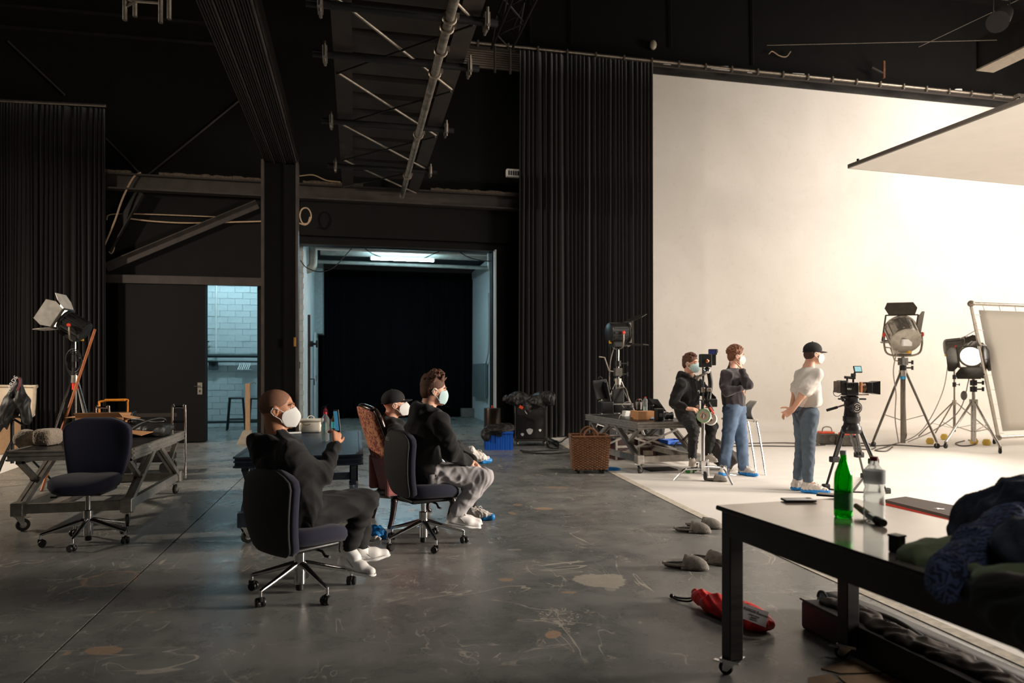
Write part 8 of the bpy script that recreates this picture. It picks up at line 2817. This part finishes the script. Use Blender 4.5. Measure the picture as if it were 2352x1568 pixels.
# small clamp on the spreader
# ballasts
for px, py, lab, w_ in ((1910, 1022, 'orange and steel lamp ballast on the floor behind the camera tripod, left one', 0.34), (1958, 1026, 'orange-topped lamp ballast half hidden by the camera tripod, right one', 0.30)):
    q = G(px, py)
    tt = thing('lamp_ballast', lab, 'ballast', q + V((0, 0.15, 0)), -YAW, 'lamp ballasts')
    MB().rbox((0, 0, 0.12), (w_, 0.28, 0.20), 0.02).build('case', M_LAMPGREY, tt, True)
    MB().rbox((-0.02, -0.02, 0.235), (w_ * 0.8, 0.2, 0.05), 0.02).build('orange_hood', mat('orange_enamel', (222, 84, 50), 0.45), tt, True)
    MB().tube(spline([(-w_ * 0.4, -0.1, 0.22), (-w_ * 0.3, -0.1, 0.34), (w_ * 0.1, -0.1, 0.34), (w_ * 0.2, -0.1, 0.22)], 4), 0.012, 8).build('handle', M_STEEL, tt, True)
    MB().cyl((0.05, -0.15, 0.12), (0.05, -0.13, 0.12), 0.06, n=18).build('fan_grille', M_STEEL, tt, True)
    for x in (-w_ * 0.4, w_ * 0.4):
        MB().box((x, -0.1, 0.01), (0.04, 0.06, 0.02)).build('foot', M_RUBBER, tt)
M_FCAB = mat('grey_floor_cable', (74, 68, 60), 0.6, var=0.1)
for k, pp in enumerate(([(1645, 1018), (1720, 1018), (1800, 1017), (1880, 1020)], [(1650, 1026), (1740, 1024), (1830, 1025), (1895, 1022)], [(1935, 1020), (1990, 1024), (2060, 1022), (2130, 1026), (2168, 1024)], [(1960, 1030), (2000, 1032), (2010, 1024), (1985, 1018), (1940, 1018)], [(2060, 1018), (2030, 1028), (2010, 1034), (2035, 1036), (2050, 1026)], [(2215, 1012), (2195, 1018), (2210, 1024), (2240, 1020), (2225, 1010)])):
    pipe_thing('floor_cable', 'thin dark cable on the white floor, ' + ('upper of the two behind the standing man', 'lower of the two behind the standing man', 'from the ballasts to the lamp stands', 'looping round the right ballast', 'curled at the tilted lamp stand', 'coiled at the heavy rolling stand')[k], 'cable', spline([G(*q_, 0.014) for q_ in pp], 6), 0.014, M_FCAB, 6)

# ------------------------------------------------------------------ foreground
T = lambda px, py: G(px, py, TH)
for px, py, L_, W_, rz, m_, lab in ((1834, 1151, 0.150, 0.072, 0.02, M_WHITE, 'white mobile phone lying face down on the black table'), (1912, 1140, 0.145, 0.070, -0.5, mat('grey_phone_back', (120, 112, 106), 0.3), 'dark mobile phone partly behind the green bottle on the black table')):
    q = T(px, py)
    t = thing('mobile_phone', lab, 'phone', q, rz - YAW)
    MB().rbox((0, 0, 0.006), (L_, W_, 0.009), 0.004).build('phone_body', M_BLACK, t, True)
    MB().rbox((0, 0, 0.0112), (L_ * 0.97, W_ * 0.96, 0.002), 0.0009).build('back_cover', m_, t, True)
    MB().rbox((L_ * 0.38, W_ * 0.25, 0.0128), (0.022, 0.022, 0.002), 0.0009).build('camera_bump', M_BLACK, t)
bottle('green glass bottle with a white cap standing on the black table', T(1937, 1187), 0.286, 0.0375, M_GREENGLASS, M_WHITE, (0.12, 0.38, mat('green_paper_label', (70, 150, 80), 0.6, var=0.5, scale=25, trans=0.5)), None, 0.34, False, None)
bottle('clear plastic bottle with dark label and dark red cap on the black table', T(2008, 1199), 0.272, 0.042, M_CLEAR, mat('dark_red_cap', (128, 36, 46), 0.4), (0.60, 0.80, mat('grey_paper_label', (150, 150, 154), 0.6, var=0.1, trans=0.55)), None, 0.33, True, None)
t = thing('lens_brush', 'small brush with a wooden handle and black cap lying on the black table', 'brush', T(1998, 1196))
q0, q1, q2, q3 = T(1966, 1180), T(1996, 1192), T(2012, 1202), T(2030, 1210)
up1 = V((0, 0, 0.016))
MB().tube([q0 + up1 + V((0, 0, 0.02)), q1 + up1], [0.012, 0.016], 10).build('handle', mat('brush_wood', (120, 92, 70), 0.6), t, True, world=True)
MB().tube([q1 + up1, q2 + up1], [0.014, 0.014], 10).build('ferrule', M_CHROME, t, True, world=True)
MB().tube([q2 + up1, q3 + up1], [0.017, 0.015], 10).build('cap', M_BLACK, t, True, world=True)
q = T(2060, 1268)
t = thing('matte_box', 'small black box standing on the table beside the green cloth', 'box', q, 0.2)
MB().rbox((0, 0, 0.028), (0.042, 0.04, 0.056), 0.006).build('box_body', M_BLACK, t)
MB().rbox((0, 0, 0.058), (0.046, 0.044, 0.008), 0.003).build('lid', M_LAMP, t)


def scarf_mat():
    m = bpy.data.materials.new('paisley_knit')
    m.use_nodes = True
    t = NT(m)
    vec = t.coord('Object')
    w = t.node('ShaderNodeTexWave', wave_type='RINGS')
    w.inputs['Scale'].default_value = 26.0
    w.inputs['Distortion'].default_value = 14.0
    w.inputs['Detail'].default_value = 2.0
    t.link(vec, w.inputs['Vector'])
    t.link(t.ramp(w.outputs['Fac'], [(0.35, lin((52, 57, 74))), (0.65, lin((96, 112, 152)))]), t.bsdf.inputs['Base Color'])
    t.bsdf.inputs['Roughness'].default_value = 0.9
    t.bump(w.outputs['Fac'], 0.4, 0.004)
    return m


M_SCARF = scarf_mat()
M_GREENCL = mat('sage_fleece', (150, 164, 118), 0.95, var=0.15, scale=20, bump=0.3, bscale=300, sheen=0.4)
M_DARKKNIT = mat('dark_wool', (84, 89, 104), 0.95, var=0.5, scale=14, bump=0.5, bscale=160)
TP = lambda px, py, d: P(px, py, d)
c = T(2180, 1262)
o = blob('sage_blanket', 'rolled sage green blanket on the black table beside the scarf', 'blanket', M_GREENCL, [('cone', P(2098, 1272, 2.34), P(2200, 1250, 2.48), 0.050, 0.045, 0.03, ((0, 0, 1), 0.8)), ('cone', P(2130, 1300, 2.28), P(2240, 1290, 2.32), 0.035, 0.04, 0.03)], 0.006, folds(0.005, 40, 4), c)
blob('sage_blanket', 'second fold of sage green cloth hanging at the right picture edge', 'blanket', M_GREENCL, [('cone', P(2265, 1330, 1.98), P(2420, 1318, 2.0), 0.040, 0.045, 0.03, ((0, 0, 1), 0.9)), ('cone', P(2240, 1312, 2.06), P(2300, 1345, 1.96), 0.03, 0.03, 0.03)], 0.006, folds(0.006, 36, 6), P(2300, 1330, 2.0))
blob('paisley_scarf', 'blue patterned scarf bunched up and hanging over the table edge', 'scarf', M_SCARF, [('ell', P(2185, 1322, 2.12), (0.072, 0.06, 0.062), None, 0.04), ('cone', P(2185, 1310, 2.12), P(2250, 1265, 2.22), 0.06, 0.07, 0.04), ('cone', P(2250, 1262, 2.24), P(2330, 1215, 2.3), 0.075, 0.09, 0.05), ('cone', P(2175, 1345, 2.06), P(2165, 1368, 2.02), 0.045, 0.03, 0.03), ('cone', P(2160, 1320, 2.1), P(2150, 1350, 2.05), 0.03, 0.02, 0.03)], 0.006, folds(0.010, 34, 5), P(2200, 1330, 2.1))
blob('wool_coat', 'dark wool coat heaped on the black table at the right picture edge', 'coat', M_DARKKNIT, [('ell', P(2310, 1190, 2.55), (0.16, 0.17, 0.10), None, 0.05), ('ell', P(2400, 1170, 2.45), (0.18, 0.18, 0.13), None, 0.05), ('cone', P(2225, 1205, 2.6), P(2190, 1222, 2.6), 0.07, 0.035, 0.05), ('ell', P(2400, 1260, 2.1), (0.16, 0.14, 0.10), None, 0.05)], 0.009, folds(0.016, 26, 9), P(2330, 1260, 2.4))
blob('black_jacket', 'black jacket draped over the table edge at the right picture border', 'jacket', mat('worn_black_cotton', (50, 46, 42), 0.85, var=0.2, bump=0.2), [('cone', P(2260, 1360, 1.98), P(2420, 1400, 1.75), 0.055, 0.07, 0.04), ('cone', P(2290, 1390, 1.90), P(2450, 1470, 1.68), 0.06, 0.08, 0.05), ('ell', P(2330, 1380, 1.86), (0.08, 0.07, 0.06), None, 0.05)], 0.008, folds(0.010, 30, 10), P(2350, 1400, 1.8))

# slippers
M_FELT = mat('grey_felt', (126, 120, 112), 0.97, var=0.3, scale=40.0, bump=0.5, bscale=250)
M_FELTIN = mat('dark_felt_lining', (70, 66, 62), 0.97, var=0.2, scale=40.0)


def slipper(label, toe_dir, p, z0=0.0, s=1.0, group='felt slippers'):
    """open-heeled felt slipper; p = centre of the sole, toe_dir horizontal"""
    d = V(toe_dir).normalized()
    sd_ = d.cross(UP)
    p = V((p.x, p.y, z0))
    t = thing('felt_slipper', label, 'slipper', p, 0, group)
    Q = lambda a, b, c: p + d * a * s + sd_ * b * s + UP * c * s
    g = Field()
    g.cone(Q(-0.10, 0, 0.014), Q(0.07, 0, 0.014), 0.036 * s, 0.046 * s, 0.02, ((0, 0, 1), 0.30))
    g.cone(Q(0.07, 0, 0.014), Q(0.11, 0, 0.014), 0.046 * s, 0.034 * s, 0.02, ((0, 0, 1), 0.36))
    g.build('sole', M_FELTIN, t, 0.006, 1)
    rows = []
    for u in np.linspace(0, 1, 10):
        a = 0.0 + 0.148 * u
        w_ = 0.052 * math.sqrt(max(0.0, 1 - (max(0, u - 0.45) / 0.56) ** 2)) + 0.002
        h_ = (0.082 - 0.012 * u) * math.sqrt(max(0.0, 1 - max(0, (u - 0.35) / 0.66) ** 2)) + 0.004
        a0 = -0.03 if u == 0 else 0
        row = []
        for v in np.linspace(-1, 1, 13):
            ang = v * math.pi / 2
            row.append(Q(a + (-0.025 * abs(v) if u < 0.3 else 0) * (1 - u / 0.3 if u < 0.3 else 0), math.sin(ang) * w_, 0.006 + math.cos(ang) * h_))
        rows.append(row)
    o = MB().grid(rows).build('upper', M_FELT, t, 'all', world=True)
    so_ = o.modifiers.new('thickness', 'SOLIDIFY')
    so_.thickness = 0.007
    rim = [Q(0.0, 0.050, 0.03), Q(-0.05, 0.044, 0.026), Q(-0.10, 0.036, 0.026), Q(-0.133, 0.018, 0.028), Q(-0.140, 0, 0.028), Q(-0.133, -0.018, 0.028), Q(-0.10, -0.036, 0.026), Q(-0.05, -0.044, 0.026), Q(0.0, -0.050, 0.03)]
    MB().tube(spline(rim, 3), 0.008 * s, 8).build('heel_rim', M_FELT, t, 'all', world=True)
    return t


slipper('grey felt slipper of the upper pair by the table leg, nearer the viewer', RGT * 0.95 - FWD * 0.3, G(1590, 1222), 0, 1.1)
slipper('grey felt slipper of the upper pair by the table leg, farther from the viewer', RGT * 0.95 - FWD * 0.25, G(1616, 1212), 0, 1.1)
slipper('grey felt slipper of the lower pair, lying free left of the table leg', RGT * 0.95 - FWD * 0.3, G(1574, 1305), 0, 1.12)
slipper('grey felt slipper of the lower pair, standing on edge at the table leg', RGT * 0.75 - FWD * 0.6, G(1632, 1292), 0, 1.1)
slipper('grey felt slipper lying alone on the white floor under the grip stand', RGT * 0.9 - FWD * 0.4, G(1643, 1106), 0.006, 1.0)

# red drawstring bag
M_REDN = mat('red_nylon', (196, 26, 26), 0.5, var=0.12, scale=14, bump=0.15, bscale=90)
b0 = G(1680, 1412)
rb = blob('drawstring_bag', 'red drawstring bag with a white printed label lying under the table', 'bag', M_REDN, [('cone', G(1640, 1390, 0.05), G(1735, 1425, 0.05), 0.075, 0.085, 0.04, ((0, 0, 1), 0.62)), ('cone', G(1605, 1372, 0.05), G(1650, 1385, 0.055), 0.04, 0.075, 0.04, ((0, 0, 1), 0.7)), ('cone', G(1715, 1395, 0.06), G(1745, 1425, 0.05), 0.06, 0.06, 0.04, ((0, 0, 1), 0.62)), ('cone', G(1597, 1362, 0.06), G(1612, 1372, 0.06), 0.028, 0.045, 0.03)], 0.006, folds(0.009, 38, 12), b0)
pl_o = G(1736, 1410, 0.082)
lx_ = (G(1765, 1428, 0.07) - G(1712, 1396, 0.08)).normalized()
ly_ = (G(1720, 1398, 0.10) - G(1712, 1440, 0.03)).normalized()
Ml = frame(P(1733, 1412, 3.765), RGT * 0.86 - FWD * 0.2 - UP * 0.28, UP * 0.78 + FWD * 0.55 + RGT * 0.2)
R3 = Ml.to_3x3()
MB().box(Ml.translation, (0.135, 0.085, 0.002), R=R3).build('label_patch', mat('label_print_base', (206, 200, 204), 0.4, var=0.05), rb, world=True)
for txt, sz, yy, xx in (('ROSCO R', 0.019, 0.018, -0.02), ('LABORATORIES', 0.008, 0.016, 0.045), ('ROSCO HOUSE', 0.008, -0.004, 0.0), ('LONDON', 0.008, -0.016, 0.0), ('ENGLAND', 0.008, -0.027, 0.0)):
    text_mesh(txt, sz, 'label_lettering', M_BLACK, rb, Ml @ Matrix.Translation((xx, yy, 0.0018)), 0.0004)
MB().tube(spline([G(1600, 1368, 0.05), G(1585, 1380, 0.02), G(1560, 1378, 0.012), G(1545, 1372, 0.012)], 5), 0.006, 8).build('cord', M_CABLE, rb, True, world=True)
MB().tube(spline([G(1600, 1370, 0.04), G(1580, 1374, 0.014), G(1556, 1372, 0.010), G(1541, 1366, 0.012)], 5), 0.006, 8).build('cord', M_CABLE, rb, True, world=True)
MB().ball(G(1543, 1368, 0.015), 0.014).build('cord_stop', M_BLACK, rb, True, world=True)

# long black bags under the table
A0 = V((2.40, 3.455, 0))
dv, sv = V((0.02, -1, 0)).normalized(), V((1, 0.02, 0)).normalized()
t = thing('long_bag', 'long black flat stand bag lying on the floor under the black table', 'bag', A0)
MB().loft([[A0 + dv * k, A0 + dv * k + sv * 0.22, A0 + dv * k + sv * 0.22 + UP * 0.15, A0 + dv * k + UP * 0.16] for k in (0.0, 0.7, 1.4, 1.9)]).build('bag_body', M_CLOTHB, t, False, world=True, bevel=0.02)
g = Field()
rr = random.Random(4)
for k in range(14):
    p0 = A0 + dv * (0.10 + 0.13 * k) + sv * (0.10 + 0.03 * math.sin(k)) + UP * 0.165
    p1 = A0 + dv * (0.24 + 0.13 * k) + sv * (0.13 + 0.03 * math.cos(k * 1.3)) + UP * 0.165
    g.cone(p0, p1, 0.055, 0.06, 0.03, ((0, 0, 1), 0.55))
g.build('bunched_cloth', mat('brown_black_canvas', (58, 48, 40), 0.8, var=0.25, scale=10, bump=0.2), t, 0.010, 2, folds(0.010, 34, 3))
MB().torus(A0 + dv * 0.03 + sv * 0.12 + UP * 0.16, 0.04, 0.008, sv, 14, 6, 0, math.pi).build('handle', M_BLACK, t, True, world=True)
MB().tube(spline([A0 + dv * k + UP * 0.162 for k in (0.0, 0.6, 1.2, 1.88)], 4), 0.005, 6).build('piping', M_BROWNSTEEL, t, True, world=True)
B0 = V((2.52, 3.72, 0))
t = thing('slim_case', 'slim black padded case lying between the long bag and the white floor', 'case', B0)
MB().loft([[B0 + dv * k + sv * (0.20 - w_) + UP * z0, B0 + dv * k + sv * (0.20 + w_) + UP * z0, B0 + dv * k + sv * (0.20 + w_ * 0.9) + UP * z1, B0 + dv * k + sv * (0.20 - w_ * 0.9) + UP * z1] for k, w_, z0, z1 in ((0.0, 0.02, 0.05, 0.09), (0.08, 0.055, 0.02, 0.12), (0.4, 0.07, 0.0, 0.13), (2.1, 0.07, 0.0, 0.12))]).build('padded_shell', M_CLOTHB, t, 'all', world=True, bevel=0.0)
MB().tube(spline([B0 + dv * 0.5 + sv * 0.12 + UP * 0.14, B0 + dv * 0.6 + sv * 0.1 + UP * 0.17, B0 + dv * 0.75 + sv * 0.1 + UP * 0.17, B0 + dv * 0.85 + sv * 0.12 + UP * 0.14], 4), 0.012, 8).build('handle', M_BLACK, t, True, world=True)
# torn paper sheets on the floor
for k, (poly_, lab, m_) in enumerate(([[(1885, 1535), (1960, 1512), (2040, 1520), (2110, 1516), (2105, 1538), (1990, 1545), (1930, 1546)], 'torn tan paper sheet on the floor under the right table leg', mat('tan_paper', (192, 160, 128), 0.8, var=0.15, scale=10)], [[(1925, 1552), (2060, 1545), (2200, 1560), (2230, 1600), (2000, 1610), (1935, 1562)], 'larger tan paper sheet at the bottom edge under the table', mat('tan_paper', (192, 160, 128), 0.8)], [(([(1855, 1556), (1905, 1548), (1930, 1566), (1860, 1580)])), 'small tan paper scrap at the bottom edge left of the larger sheet', mat('tan_paper', (192, 160, 128), 0.8)])):
    o = MB().poly([G(*q_, 0.003 + 0.002 * k) for q_ in poly_], 0.003, UP).build('paper_sheet', m_)
    tag(o, lab, 'paper', 'paper sheets under the table')
# flat pad on the white floor behind the table
pd = [G(2030, 1150, 0.05), G(2080, 1143, 0.05), G(2205, 1166, 0.05), G(2260, 1180, 0.05), G(2240, 1205, 0.05), G(2160, 1182, 0.05)]
t = thing('padded_mat', 'dark padded mat with red underside lying on the white floor behind the table', 'mat', G(2130, 1185))
MB().poly(pd, 0.03, UP).build('top_pad', mat('brown_grey_pad', (78, 66, 60), 0.8, var=0.15), t, world=True)
MB().poly([q_ - UP * 0.028 for q_ in pd], 0.026, UP).build('red_underside', mat('red_pad', (200, 60, 44), 0.7), t, world=True)
q = G(2158, 1168, 0.067)
MB().poly([q + V((0.06 * math.cos(k * 1.257) * (1 if j == 0 else 0.45), 0, 0)) + V((0, 0.06 * math.sin(k * 1.257) * (1 if j == 0 else 0.45), 0)) for k in (0, 1, 2, 3, 4) for j in (0, 1)], 0.002, UP).build('white_print', M_WHITE, t, world=True)
